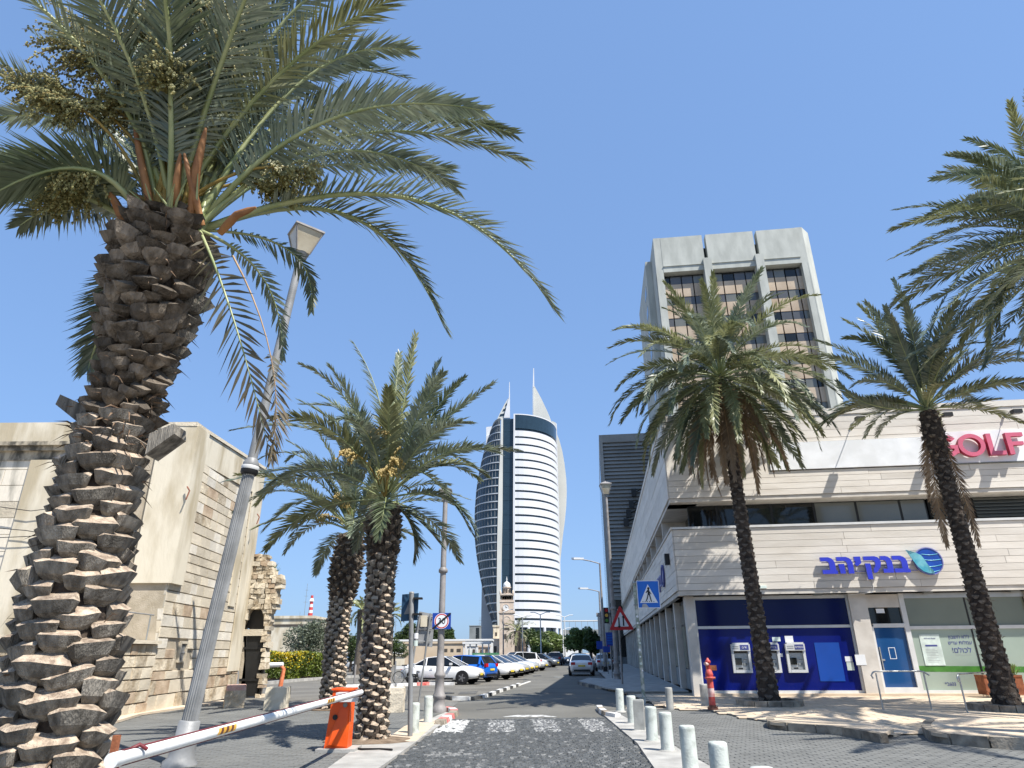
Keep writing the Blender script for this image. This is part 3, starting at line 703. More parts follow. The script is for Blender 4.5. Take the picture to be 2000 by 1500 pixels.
def trunk(parent, ax, nb, bw, bh, bo, mats, seed, top_old=.0, lim=300, tilt=.0, split=None):
    """ax: list of (point, radius). core tube + spiral of leaf bases"""
    rnd = random.Random(seed); ev, tot = pick_axis(ax)
    mb = MB(); n = 26
    mb.tube([ev(k / n)[0] for k in range(n + 1)], [ev(k / n)[1] * .93 for k in range(n + 1)], 14, 0)
    mb.build('trunk', 'bark', parent)
    vars_a = [mesh_of(boot_mesh(0, rnd, bw * rnd.uniform(.9, 1.15), bh * rnd.uniform(.9, 1.1), bo * rnd.uniform(.85, 1.2)), 'leaf_base', mats[0]) for _ in range(7)]
    vars_b = [mesh_of(boot_mesh(1, rnd, bw * rnd.uniform(.6, .85), bh * rnd.uniform(.6, .9), bo * rnd.uniform(1.2, 1.9)), 'leaf_base', mats[1]) for _ in range(7)]
    rest = MB(); recs = []
    for k in range(nb):
        t = (k + .5) / nb
        if split: t = (k / split[0]) * split[1] if k < split[0] else split[1] + (k - split[0]) / (nb - split[0]) * (1 - split[1])
        p, r_, T = ev(t); a = k * 2.39996 + rnd.uniform(-.08, .08)
        x = T.cross(Vector((0, 1, 0))).normalized(); y = T.cross(x).normalized()
        o = x * math.cos(a) + y * math.sin(a); sd = o.cross(T).normalized()
        old = t > 1 - top_old
        z = T; yy = o
        tl = tilt + (rnd.uniform(-.25, .45) if old else rnd.uniform(-.10, .16))
        yy = (o * math.cos(tl) + T * math.sin(tl)); zz = (T * math.cos(tl) - o * math.sin(tl)); rl = rnd.uniform(-.16, .16) * (2 if old else 1)
        xx = yy.cross(zz); xx2 = xx * math.cos(rl) + zz * math.sin(rl); zz2 = xx2.cross(yy)
        m = Matrix((xx2, yy, zz2)).transposed().to_4x4(); m.translation = p + o * (r_ * .9) + T * rnd.uniform(-.02, .02)
        sc = rnd.uniform(.88, 1.12) * (r_ / ax[0][1]) ** .35
        m = m @ Matrix.Scale(sc, 4)
        recs.append((0 if o.y < .25 else 1, k, m, old))
    recs.sort(key=lambda q: q[0])
    for i, (_, k, m, old) in enumerate(recs):
        me = rnd.choice(vars_b if old else vars_a)
        if i < lim: inst(me, 'leaf_base', parent, m)
        else:
            rest.add([m @ v.co for v in me.vertices], [tuple(q.vertices) for q in me.polygons])
    if rest.v: rest.build('leaf_base', mats[0][:1], parent, kind='stuff')
    # fibres and torn strips sticking out near the top
    fb = MB()
    for k in range(int(nb * 1.3)):
        t = rnd.uniform(max(0, 1 - top_old - .1), 1.0) if rnd.random() < .8 else rnd.random()
        p, r_, T = ev(t); a = rnd.uniform(0, 6.283); o = Vector((math.cos(a), math.sin(a), 0))
        b = p + o * r_ * 1.0; d = (o + Vector((rnd.uniform(-.8, .8), rnd.uniform(-.8, .8), rnd.uniform(-1.2, .9)))).normalized(); l = rnd.uniform(.05, .22) * bw / .26
        wv = d.cross(o + Vector((.1, .2, .3))).normalized() * .008
        fb.add([b - wv, b + wv, b + d * l * .6 + wv, b + d * l * .6 - wv, b + d * l - UP * l * .2], [(0, 1, 2, 3), (3, 2, 4)])
    fb.build('fibre', 'fibre', parent, kind='stuff')
    return ev
def crown(parent, c, fronds, rnd, leaf_len, nl, wid, mats, base_r=.03, **k):
    for f in fronds:
        pts, dry = f[0], f[1]
        kw = dict(k); 
        if len(f) > 2: kw.update(f[2])
        lf = kw.pop('lf', 1.0); rf = kw.pop('rf', 1.0); nf = kw.pop('nf', 1.0)
        mm = f[3] if len(f) > 3 else None
        mb = frond_mesh(pts, leaf_len * lf * rnd.uniform(.9, 1.1) * (.8 if dry else 1), int(nl * nf), wid * (.8 if dry else 1), rnd, base_r=base_r * rf * rnd.uniform(.8, 1.2), **kw)
        lm = mm or ('leaf_dry' if dry else rnd.choices(mats[0], mats[1])[0])
        o = mb.build('frond', ['rachis_dry' if dry else 'rachis', lm], parent)
        if dry: o['label'] = 'dry brown hanging frond'
def fruit_cluster(parent, c, hang, rnd, size=.5, strands=34, mats=('fruit_stalk', 'fruit'), bead=.011, up=.35, per=13):
    """a stalk from c to hang, then strands of small dates"""
    mb = MB(); c = Vector(c); e = Vector(hang); mid = (c + e) / 2 + UP * (e - c).length * .18
    st = bez(c, mid, e, 8); mb.tube(st, [.022 - .0012 * k for k in range(len(st))], 6, 0)
    T = (st[-1] - st[-2]).normalized()
    for s in range(strands):
        d = (T + Vector((rnd.gauss(0, .65), rnd.gauss(0, .65), rnd.gauss(up * .4, .5)))).normalized(); p = st[-1 - rnd.randrange(3)].copy(); l = size * rnd.uniform(.55, 1.1); pts = [p.copy()]
        for k in range(5): p = p + d * l / 5; d = (d - UP * .28).normalized(); pts.append(p.copy())
        mb.tube(pts, .003, 3, 0, cap=False)
        for k in range(per):
            t = .3 + .7 * k / per; i = min(4, int(t * 5)); q = pts[i].lerp(pts[i + 1], t * 5 - i)
            q = q + Vector((rnd.uniform(-1, 1), rnd.uniform(-1, 1), rnd.uniform(-1, 1))) * .02; b = bead * rnd.uniform(.8, 1.3)
            mb.add([q + Vector(v) * b for v in ((1, 0, 0), (-.5, .87, 0), (-.5, -.87, 0), (0, 0, 1.4), (0, 0, -1.4))], [(0, 1, 3), (1, 2, 3), (2, 0, 3), (1, 0, 4), (2, 1, 4), (0, 2, 4)], 1)
    mb.build('fruit_cluster', list(mats), parent, kind='stuff')

# ------------------------------------------------ the big palm on the left
def big_palm():
    rnd = random.Random(21)
    Y = 6.0
    px = [(88, 1500, .46), (112, 1400, .47), (125, 1300, .47), (140, 1200, .45), (160, 1100, .43), (182, 1000, .40), (205, 900, .36), (238, 800, .31), (266, 720, .27), (280, 650, .36), (300, 570, .45), (316, 500, .47), (328, 450, .42), (336, 420, .30)]
    ax = []
    a0 = at(88, 1500, Y); ax.append((Vector((a0.x - .10, Y, -.05)), .36)); ax.append((Vector((a0.x - .04, Y, .5 * a0.z)), .35))
    ax += [(at(x, y, Y), r_ * .765) for x, y, r_ in px]
    root = thing('date_palm', 'huge date palm in the left foreground with shaggy cut leaf bases and hanging fruit', 'palm tree', ax[0][0])
    trunk(root, ax, 380, .36, .21, .15, (['boot', 'boot_cut'], ['boot_dark', 'boot_dark']), 5, top_old=.38, tilt=-.26, split=(170, .61))
    # big broken stubs
    for (x, y, dx, dz, ln) in ((185, 815, -.30, .14, .4), (300, 865, .22, .10, .35)):
        p = at(x, y, Y - .1); mb = MB(); q = p + Vector((dx, -.12, dz)) * 1.0
        mb.prism([p + Vector((0, -.1, -.14)), p + Vector((0, -.1, .06)), q + Vector((0, 0, .05)), q + Vector((.02 * (1 if dx > 0 else -1), 0, -.05))], (0, .24, 0), 0)
        mb.build('broken_leaf_base', 'boot', root)
    c = at(335, 428, Y)
    def F(mx, my, md, tx, ty, td, sx=335, sy=425):
        sx = min(390, max(280, sx)); sy = max(425, min(450, sy + 10)); p0 = at(sx, sy, Y + .02 + rnd.uniform(-.15, .15)); return bez(p0, at(mx, my, Y + md), at(tx, ty, Y + td), 14)
    big = [F(700, 262, .2, 1022, 315, .5, 400, 430), F(800, 388, .1, 1084, 606, .2, 420, 450), F(690, 425, .7, 868, 640, 1.0, 430, 455), F(660, 295, 1.0, 890, 365, 1.5, 400, 430),
           F(600, 150, .0, 797, 98, .2, 390, 410), F(570, 170, .6, 790, 150, 1.2, 390, 410), F(540, 60, -.2, 720, -40, -.3, 380, 400), F(620, 215, .5, 1000, 260, .9, 400, 430),
           F(640, 235, -.3, 940, 215, -.2, 400, 430), F(590, 330, 1.3, 880, 330, 2.0, 420, 440),
           (F(455, 620, -.35, 528, 890, -.3, 425, 515), dict(face=Vector((.25, 1, .1)), tw=0.0, t0=.06, vee=.12, lf=.66, nf=.26, rf=.5), 'leaf_back'), (F(300, 540, .5, 225, 640, .7, 280, 500), dict(lf=.5)), (F(565, 490, .7, 608, 605, .9, 440, 470), dict(face=Vector((0, 1, 0)), tw=.2, lf=.42, nf=.35, rf=.6)), (F(515, 545, .6, 552, 700, .8, 440, 480), dict(face=Vector((0, 1, 0)), tw=-.3, lf=.38, nf=.3, rf=.6)),
           F(190, 300, -.2, -20, 120, -.4, 270, 420), F(170, 345, .3, -60, 330, .5, 260, 430), F(165, 330, -.6, -40, 395, -.9, 260, 430), F(160, 250, .4, -50, 235, .4, 270, 420),
           F(120, 360, .8, -20, 290, 1.4, 250, 430), F(130, 372, -.3, -50, 352, -.6, 255, 450), F(150, 400, .4, 40, 440, .7, 250, 455), F(200, 640, 1.1, 172, 722, 1.3, 240, 520), F(230, 260, .8, 90, 180, 1.6, 290, 420),
           F(250, 180, -.5, 150, -40, -.9, 310, 410), F(290, 150, .2, 200, -120, .3, 320, 410), F(330, 120, -.9, 290, -180, -1.6, 330, 410), F(350, 130, .5, 380, -200, .8, 340, 410),
           F(390, 120, -.6, 450, -160, -1.1, 350, 410), F(430, 140, .3, 560, -80, .5, 360, 410), F(470, 130, -.4, 640, -90, -.8, 370, 410), F(300, 230, 1.2, 260, 60, 2.0, 320, 420), F(420, 220, 1.2, 520, 40, 2.1, 370, 420),
           F(240, 90, .9, 60, -80, 1.5, 300, 410), F(480, 210, .8, 680, 60, 1.2, 380, 420), F(360, 200, 1.8, 350, 30, 2.6, 345, 420), F(500, 290, .9, 720, 200, 1.6, 400, 430), F(455, 180, 1.2, 620, 20, 1.9, 380, 420), F(520, 200, .3, 720, 120, .5, 390, 420), F(210, 200, 1.4, 60, 60, 2.2, 300, 420)]
    fl = [(p[0], False) + tuple(p[1:]) if isinstance(p, tuple) else (p, False, dict(tw=rnd.choice((-1, 1)) * rnd.uniform(.15, .6))) for p in big]
    for k, az in enumerate([3.9, 4.4, 4.9, 5.4, 5.9]):   # the ones that lean over towards us, above the frame
        fl.append((arch(c, az, R(66), 4.0, R(75), 12), False))
    mats = (['leaf', 'leaf_d', 'leaf_y'], [7, 2, 1])
    lim = len(fl)
    crown(root, c, fl, rnd, .58, 132, .031, mats, base_r=.042, droop=.22, vee=.4)
    # small dry frond bits under the crown by the lamp
    for k in range(9):   # thin young shoots and bare stalks between the bases
        x0 = rnd.uniform(280, 400); p = at(x0, 440, Y - .15); q = at(x0 + rnd.uniform(-70, 90), rnd.uniform(300, 380), Y - .4); mb = MB(); mb.tube([p, (p + q) / 2 + Vector((0, -.03, .02)), q], [.02, .014, .004], 5); mb.build('stalk', 'rachis', root)
    crown(root, c, [(bez(at(455, 500, Y - .2), at(530, 700, Y - .3), at(528, 900, Y - .3), 10), True, dict(t0=.55), 'leaf_back')], rnd, .4, 40, .03, mats, base_r=.012)
    for (tx, ty, td, s) in ((150, 95, -.6, .52), (170, 60, -.4, .45), (75, 165, -.5, .45), (110, 190, -.7, .42), (230, 110, -.6, .5), (300, 60, -.7, .5), (330, 150, -.8, .42), (430, 50, -.6, .5), (440, 110, -.6, .42), (380, 20, -.7, .5), (470, 20, -.4, .45), (120, 330, -.3, .4), (118, 385, -.3, .34), (150, 345, -.5, .34), (225, 215, -.3, .42), (588, 335, -.2, .3), (550, 372, .1, .3), (270, 170, -.5, .36), (370, 140, -.6, .36), (500, 320, .5, .34)):
        fruit_cluster(root, c + Vector((rnd.uniform(-.2, .2), -.1, .05)), at(tx, ty, Y + td), rnd, s, 84, bead=.0145, up=.1)
    for (x0, y0, x1, y1, w_, d) in ((372, 430, 402, 250, .05, -.35), (345, 430, 352, 300, .045, -.3), (300, 430, 262, 240, .045, -.25), (255, 440, 178, 330, .04, -.2), (250, 450, 215, 375, .05, -.2), (430, 455, 500, 405, .05, -.2), (395, 440, 360, 300, .04, -.3)):
        mb = MB(); a = at(x0, y0, Y + d * .5); b = at(x1, y1, Y + d * 1.5); m_ = (a + b) / 2 + Vector((0, -.05, .03))
        mb.tube([a, a.lerp(m_, .6), m_, m_.lerp(b, .6), b], [w_ * .8, w_, w_ * .9, w_ * .7, .012], 6)
        mb.build('spathe', 'spathe', root)
big_palm()

def palm(name_label, base, ctr, r0, r1, seed, spec, extra=None, nb=300, boots=True, rings=False, collar=None, leaf=(.42, 62, .04), mats=(['leaf', 'leaf_y', 'leaf_d'], [5, 3, 2]), bend=None, fruit=0, group='date palms along the street'):
    rnd = random.Random(seed); base = Vector(base); ctr = Vector(ctr)
    root = thing('date_palm', name_label, 'palm tree', base, 0, group)
    ax = []; n = 10
    for k in range(n + 1):
        t = k / n; p = base.lerp(ctr, t)
        if bend: p = p + Vector(bend) * math.sin(math.pi * t)
        r_ = r0 + (r1 - r0) * min(1, t * 1.3)
        if t < .12: r_ *= 1.22 - t * 1.8
        if collar and t > 1 - collar[0]: r_ = r1 + (collar[1] - r1) * math.sin(math.pi * min(1, (t - (1 - collar[0])) / collar[0] * .8 + .1))
        ax.append((p, r_))
    ax[0] = (base - UP * .1, ax[0][1])
    if boots: trunk(root, ax, nb, .25 * r0 / .4, -.0 + .22 * r0 / .4, .12 * r0 / .4, (['boot', 'boot_cut'], ['boot_dark', 'boot_dark']), seed, top_old=(collar[0] if collar else .2), tilt=-.28)
    else: trunk(root, ax, nb, .24, .11, .04, (['bark_r', 'bark_r'], ['boot_dark', 'boot_dark']), seed, top_old=(collar[0] if collar else .12), tilt=.25)
    c = ctr + UP * .1; fl = []
    for (n_, e0, e1, l0, l1, s0, s1, dry) in spec:
        for k in range(n_):
            az = k * 2.39996 + rnd.uniform(-.25, .25) + n_; el = R(rnd.uniform(e0, e1)); p0 = c + Vector((math.cos(az), math.sin(az), 0)) * r1 * .5 + UP * (math.sin(el) * .2)
            fl.append((arch(p0, az, el, rnd.uniform(l0, l1), R(rnd.uniform(s0, s1)), 10, rnd.uniform(-.3, .3)), dry))
    if extra:
        for (mx, my, md, tx, ty, td) in extra: fl.append((bez(c, at(mx, my, ctr.y + md), at(tx, ty, ctr.y + td), 11), False))
    crown(root, c, fl, rnd, leaf[0], leaf[1], leaf[2], mats, base_r=.028, droop=.25, vee=.4)
    for k in range(fruit):
        az = rnd.uniform(3.2, 6.2); fruit_cluster(root, c, c + Vector((math.cos(az) * 1.0, math.sin(az) * 1.0, rnd.uniform(.3, 1.3))), rnd, .38, 18, bead=.022, mats=('fruit_stalk', 'fruit_stalk'), per=8)
    return root
g3 = gr(725, 1447)
palm('date palm with rough trunk right beside the orange barrier post', g3, at(752, 985, 14.5), .29, .28, 31,
     [(10, 60, 88, 2.6, 3.2, 20, 50, False), (10, 25, 55, 2.6, 3.2, 50, 85, False), (5, -5, 15, 2.2, 2.7, 50, 80, False)],
     extra=[(790, 780, -.2, 812, 655, -.4), (745, 800, .2, 690, 668, .4), (690, 800, -.3, 588, 712, -.5), (720, 830, .2, 590, 790, .5), (840, 850, -.2, 965, 748, -.4), (840, 890, .3, 1012, 880, .1), (820, 800, .3, 858, 705, .5), (640, 850, -.5, 455, 840, -.9), (820, 920, -.6, 925, 1045, -.9), (830, 880, .8, 950, 930, 1.2), (680, 910, .5, 440, 940, .3), (810, 1010, .4, 862, 1065, .8), (770, 790, .7, 780, 690, 1.2), (800, 1020, .2, 808, 1090, .3)],
     collar=(.22, .36), fruit=4, leaf=(.48, 84, .045), mats=(['leaf', 'leaf_y', 'leaf_d'], [7, 2, 2]))
g2 = gr(648, 1386)
palm('date palm with bulging trunk collar standing farther back left of the orange post', g2, at(688, 1045, 22.4), .35, .33, 32,
     [(12, 60, 85, 3.2, 4.0, 20, 50, False), (12, 25, 55, 3.2, 4.2, 50, 85, False), (5, 0, 20, 2.6, 3.4, 50, 80, False)],
     extra=[(610, 975, -.3, 515, 1035, -.6), (600, 930, 0, 500, 985, .2), (620, 900, .3, 560, 900, .5), (680, 920, -.4, 650, 850, -.7), (730, 930, .2, 760, 880, .4), (620, 1010, .8, 570, 1045, 1.2), (570, 960, .2, 455, 1000, .4), (600, 900, -.2, 500, 900, -.3), (640, 930, .3, 560, 860, .6), (590, 960, .5, 520, 950, .9)],
     collar=(.36, .48), bend=(-.12, 0, 0), fruit=3, leaf=(.50, 78, .052), mats=(['leaf', 'leaf_y', 'leaf_d'], [5, 3, 2]))
gR1 = gr(1505, 1380)
palm('full drooping date palm with dry hanging fronds in front of the blue bank window', gR1, at(1406, 742, 23), 0.29, .20, 33,
     [(16, 58, 88, 3.4, 4.3, 30, 55, False), (22, 25, 55, 4.2, 4.9, 65, 95, False), (26, 0, 28, 4.2, 5.0, 60, 90, False), (24, -28, 0, 4.0, 4.8, 50, 75, False), (20, -55, -28, 3.4, 4.4, 25, 45, False), (20, -70, -42, 3.4, 4.4, 22, 38, True)],
     nb=300, boots=False, collar=(.08, .32), leaf=(.52, 76, .055), mats=(['leaf_y', 'leaf', 'leaf_d'], [7, 2, 2]))
gR2 = gr(1972, 1390)
palm('upright date palm with leaning ringed trunk before the bank entrance at far right', gR2, at(1812, 805, 20.5), .32, .22, 34,
     [(18, 50, 88, 3.3, 4.1, 20, 50, False), (16, 20, 50, 3.2, 4.0, 40, 75, False), (7, 5, 20, 2.6, 3.4, 20, 50, False), (3, -85, -65, 2.6, 4.4, 3, 10, True)],
     extra=[(1700, 790, -.3, 1635, 745, -.5), (1740, 690, 0, 1650, 660, 0), (1790, 660, .4, 1745, 545, .6), (1900, 720, .2, 2005, 690, .4), (1880, 790, -.3, 1950, 780, -.6), (1760, 680, -.5, 1690, 590, -.9), (1860, 640, .2, 1900, 560, .2)],
     nb=300, boots=False, collar=(.17, .36), leaf=(.52, 78, .05), mats=(['leaf', 'leaf_d', 'leaf_y'], [5, 3, 2]))
b6 = at(2095, 480, 16.5)
palm('date palm just outside the right edge whose fronds reach in at top right', (b6.x, b6.y, 0), b6, .38, .26, 35,
     [(20, 45, 88, 4.0, 4.9, 40, 70, False), (30, 10, 45, 4.3, 5.3, 45, 75, False), (16, -25, 10, 3.8, 4.8, 40, 70, False)],
     extra=[(1990, 420, -.3, 1740, 505, -.6), (1990, 360, 0, 1820, 350, 0), (2000, 330, .4, 1888, 272, .8), (1960, 520, -.3, 1790, 600, -.6), (1950, 590, .3, 1770, 700, .6), (1930, 540, -1, 1800, 660, -1.8), (2010, 400, -.8, 1770, 440, -1.3), (1960, 600, -.5, 1850, 730, -.7), (2000, 350, -.5, 1860, 300, -.9), (1985, 470, .5, 1760, 540, .9), (1960, 560, 0, 1800, 720, .2), (1990, 330, .8, 1900, 330, 1.2), (1980, 620, .2, 1920, 720, .3), (1960, 480, -.9, 1860, 560, -1.5)],
     nb=120, boots=False, collar=(.1, .40), leaf=(.58, 84, .05), mats=(['leaf', 'leaf_y', 'leaf_d'], [5, 4, 2]))
palm('date palm outside the right edge, standing by the kerbed island', (12.9, 10.9, 0), (12.9, 10.9, 8.8), .38, .26, 37,
     [(14, 45, 88, 3.0, 3.6, 40, 70, False), (14, 0, 40, 3.0, 3.6, 50, 80, False)], nb=30, boots=False, collar=(.1, .4), leaf=(.46, 40, .05))

# planters round the right palms
for (g, r_, lb) in ((gR1, 1.0, 'low ring kerb round the foot of the middle right palm'), (gR2, .95, 'low ring kerb round the foot of the far right palm')):
    zt = .20
    rt = thing('tree_ring', lb, 'tree ring', (g.x, g.y + .05, 0))
    for k in range(16):
        mb = MB(); mb.ring((g.x, g.y + .05, -.02), (0, 0, 1), r_ - .24, r_, zt + .02 + random.uniform(-.006, .006), 3, 0, k * 22.5 + .6, k * 22.5 + 21.9); mb.build('kerb_stone', 'kerb', rt)
    mb = MB(); mb.lathe((g.x, g.y + .05, .02), [(r_ - .25, 0), (r_ - .25, .10), (.5, .13), (0, .14)], 16); mb.build('soil', 'dirt', rt, kind='stuff')
for (g, r_) in ((g3, .95), (g2, .8)):
    mb = MB(); rnd = random.Random(3); n = 20
    top = [(g.x + math.cos(k * .314) * r_ * rnd.uniform(.75, 1.1), g.y + math.sin(k * .314) * r_ * .7 * rnd.uniform(.8, 1.1), .016) for k in range(n)]
    mb.add(top + [(g.x, g.y, .10)], [(k, (k + 1) % n, n) for k in range(n)]); mb.build('tree_pit_soil', 'dirt', kind='stuff', label='bare soil round the foot of the palm ' + ('beside the orange barrier post' if g is g3 else 'behind the barrier arm'), category='soil')

# ================================================================== other plants
def leafy(mb, c, rad, n, size, rnd, shell=.55, mi=0, flat=0):
    for _ in range(n):
        d = Vector((rnd.gauss(0, 1), rnd.gauss(0, 1), rnd.gauss(0, 1))).normalized(); q = shell + (1 - shell) * rnd.random() ** .6
        p = Vector(c) + Vector((d.x * rad[0], d.y * rad[1], d.z * rad[2])) * q
        u = Vector((rnd.gauss(0, 1), rnd.gauss(0, 1), rnd.gauss(0, .6))).normalized(); v = u.cross(Vector((rnd.gauss(0, 1), rnd.gauss(0, 1), rnd.gauss(0, 1)))).normalized(); s = size * rnd.uniform(.6, 1.3)
        mb.add([p - u * s, p + v * s * .45, p + u * s, p - v * s * .45], [(0, 1, 2, 3)], mi)
def tree(name, label, cat, base, h, rad, lumps, n, size, m, seed, group=None, trunk_r=.12):
    rnd = random.Random(seed); base = Vector(base)
    rt = thing(name, label, cat, base, 0, group)
    tb = MB(); top = base + UP * (h - rad[2] * .8); tb.tube([base - UP * .1, base.lerp(top, .5) + Vector((rnd.uniform(-.1, .1), 0, 0)), top], [trunk_r * 1.2, trunk_r, trunk_r * .6], 7)
    cb = MB(); C = base + UP * (h - rad[2])
    for k in range(lumps):
        a = rnd.uniform(0, 6.28); e = rnd.uniform(-.7, 1.0); q = rnd.uniform(.45, .75)
        lc = C + Vector((math.cos(a) * math.cos(e) * rad[0] * q, math.sin(a) * math.cos(e) * rad[1] * q, math.sin(e) * rad[2] * q)); lr = [x * rnd.uniform(.34, .5) for x in rad]
        leafy(cb, lc, lr, n // lumps, size, rnd, .5)
        if k < 7: tb.tube([top - UP * rad[2] * .3, (top + lc) / 2, lc], [trunk_r * .5, trunk_r * .35, trunk_r * .15], 5)
    leafy(cb, C, [x * .7 for x in rad], n // 5, size, rnd, .2)
    tb.build('trunk', 'wood', rt); cb.build('crown', m, rt)
    return rt
def T(px, py, Y, wpx, hpx, **k):
    """tree whose foot is at Y, crown wpx wide and hpx high in the photo"""
    b = at(px, py, Y); s = Y * .93 / F
    return b, wpx * s / 2, hpx * s
b = at(565, 1330, 49); tree('olive_tree', 'grey-green bushy olive tree behind the yellow hedge', 'tree', (b.x, 53, 0), 4.3, (2.35, 1.9, 1.75), 14, 5200, .10, 'olive', 1)
b = at(683, 1310, 70); tree('shrub', 'narrow dark green shrub seen between the two left palm trunks', 'shrub', (b.x, 70, 0), 3.9, (1.0, 1.0, 1.8), 8, 1800, .12, 'tree_leaf', 2)
b = at(771, 1285, 95); tree('shrub', 'round dark green bush in front of the tan wall', 'shrub', (b.x, 95, .3), 3.6, (1.9, 1.8, 1.6), 9, 2200, .15, 'tree_leaf', 3)
# hedge
def hedge():
    rnd = random.Random(9); a = gr(512, 1331); b = gr(640, 1325); rt = thing('flowering_hedge', 'clipped hedge with yellow flowers beyond the arched gate', 'hedge', ((a.x + b.x) / 2, (a.y + b.y) / 2, 0))
    d = (b - a); L = d.length; d.normalize(); nn = Vector((-d.y, d.x, 0)); g = MB(); y = MB(); core = MB()
    q = [a + nn * .2, b + nn * .2, b + nn * 1.3, a + nn * 1.3]; core.prism([v + UP * .05 for v in q], (0, 0, 1.35)); core.build('stems', 'wood', rt)
    for _ in range(9000):
        u = rnd.uniform(0, L); v = rnd.choice((rnd.uniform(.0, .25), rnd.uniform(0, 1.5))); z = rnd.uniform(.12, 1.72) if v < .25 else rnd.uniform(1.35, 1.75)
        z += .08 * math.sin(u * 2.1); p = a + d * u + nn * v + UP * z
        uu = Vector((rnd.gauss(0, 1), rnd.gauss(0, 1), rnd.gauss(0, 1))).normalized(); vv = uu.cross(Vector((rnd.gauss(0, 1), rnd.gauss(0, 1), 1))).normalized(); s = rnd.uniform(.05, .1)
        fl = rnd.random() < max(0, .9 - abs(u / L - .33) * 1.8) * max(0, (z - .55) / 1.0) * .8
        (y if fl else g).add([p - uu * s, p + vv * s * .6, p + uu * s, p - vv * s * .6], [(0, 1, 2, 3)])
    g.build('foliage', 'hedge_g', rt, kind='stuff'); y.build('blossom', 'hedge_y', rt, kind='stuff')
hedge()
# trees at the foot of the tower
for i, (px, Y, wp, top, m, lb) in enumerate(((1046, 150, 62, 1224, 'tree_leaf', 'dark leafy tree just right of the clock tower'), (1083, 160, 58, 1228, 'tree_leaf_b', 'fresh green tree left of the paired street lights'), (1058, 138, 50, 1243, 'tree_leaf_b', 'low green tree in front, between clock tower and road end'), (1134, 125, 60, 1219, 'tree_leaf_b', 'round green tree right of the road end'), (1155, 118, 36, 1228, 'tree_leaf', 'dark tree at the right side of the road end, in shade'), (1088, 190, 40, 1262, 'tree_leaf', 'small tree at the far end of the road'))):
    base = at(px, 1290, Y); t_ = at(px, top, Y).z; wr = wp * Y * .93 / F / 2
    tree('street_tree', lb, 'tree', (base.x, Y, 0), t_, (wr, wr, t_ * .42), 12, 3400, .30, m, 40 + i, 'trees in front of the tall tower', .25)
for i, (px, Y, wp, top) in enumerate(((792, 150, 46, 1213), (858, 158, 50, 1217), (875, 150, 36, 1222), (775, 165, 28, 1235))):
    base = at(px, 1290, Y); t_ = at(px, top, Y).z; wr = wp * Y * .93 / F / 2
    tree('distant_tree', ['dark tree top showing left of the sign poles above the tan wall', 'dark tree top behind the end of limit sign', 'dark tree top right of the end of limit sign', 'small dark tree behind the tan wall at its left end'][i], 'tree', (base.x, Y, 0), t_, (wr, wr, t_ * .36), 10, 2000, .30, 'tree_leaf', 60 + i, 'distant dark trees behind the wall', .25)
def small_palm(px, py, Y, hpx, r_, seed, label, n=26, ln=2.2):
    rnd = random.Random(seed); c = at(px, py, Y); rt = thing('distant_palm', label, 'palm tree', (c.x, Y, 0), 0, 'small palms in the distance')
    mb = MB(); mb.tube([(c.x, Y, -.1), (c.x + .1, Y, c.z / 2), c], [r_ * 1.15, r_, r_ * 1.1], 8); mb.build('trunk', 'bark_r', rt)
    cr = MB()
    for k in range(n):
        az = k * 2.4; el = R(rnd.uniform(-45, 80)); f = frond_mesh(arch(c, az, el, ln * rnd.uniform(.8, 1.1), R(70), 7), ln * .2, 16, .1, rnd, base_r=.04)
        cr.add(f.v, f.f, 0); cr.m[-len(f.f):] = f.m
    cr.build('crown', ['rachis', 'leaf_y'], rt)
small_palm(707, 1190, 60, 0, .35, 1, 'distant palm peeking out left of the nearest left trunk', ln=2.0)
small_palm(1010, 1232, 130, 0, .55, 2, 'small palm with dry skirt at the foot of the clock tower', ln=3.6)
small_palm(762, 1200, 62, 0, .3, 3, 'distant palm peeking out right of the nearest left trunk', ln=1.6)
# ================================================================== bank building
def courses(parent, pt, u0, u1, o, th, z0, z1, n, name, m, seglen, rnd, holes=()):
    """horizontal stone courses as separate slabs; pt(u, out, z) maps to the world"""
    hgt = (z1 - z0) / n
    for i in range(n):
        a = z0 + i * hgt + .006; b = z0 + (i + 1) * hgt - .006; u = u0
        while u < u1 - .01:
            L = rnd.choice(seglen) * rnd.uniform(.8, 1.2); v = min(u1, u + L)
            if u1 - v < 1.0: v = u1
            parts = [(u, v)]
            for (h0, h1, hz0, hz1) in holes:
                if a < hz1 - .02 and b > hz0 + .02:
                    np_ = []
                    for (p, q) in parts:
                        if q <= h0 or p >= h1: np_.append((p, q)); continue
                        if p < h0 - .05: np_.append((p, h0))
                        if q > h1 + .05: np_.append((h1, q))
                    parts = np_
            for (p, q) in parts:
                if q - p < .06: continue
                j = rnd.uniform(-.006, .006); g = .006
                vs = [pt(x, oo, z) for z in (a, b) for (x, oo) in ((p + g, o + th + j), (q - g, o + th + j), (q - g, o), (p + g, o))]
                mb = MB(); mb.add(vs, [(0, 3, 2, 1), (4, 5, 6, 7), (0, 1, 5, 4), (1, 2, 6, 5), (2, 3, 7, 6), (3, 0, 4, 7)])
                mb.build(name, m, parent)
            u = v
def qbox(pt, u0, u1, o0, o1, z0, z1, mb=None, mi=0):
    mb = mb or MB()
    vs = [pt(x, oo, z) for z in (z0, z1) for (x, oo) in ((u0, o1), (u1, o1), (u1, o0), (u0, o0))]
    return mb.add(vs, [(0, 3, 2, 1), (4, 5, 6, 7), (0, 1, 5, 4), (1, 2, 6, 5), (2, 3, 7, 6), (3, 0, 4, 7)], mi)
def part(pt, u0, u1, o0, o1, z0, z1, name, m, parent):
    return qbox(pt, u0, u1, o0, o1, z0, z1).build(name, m, parent)
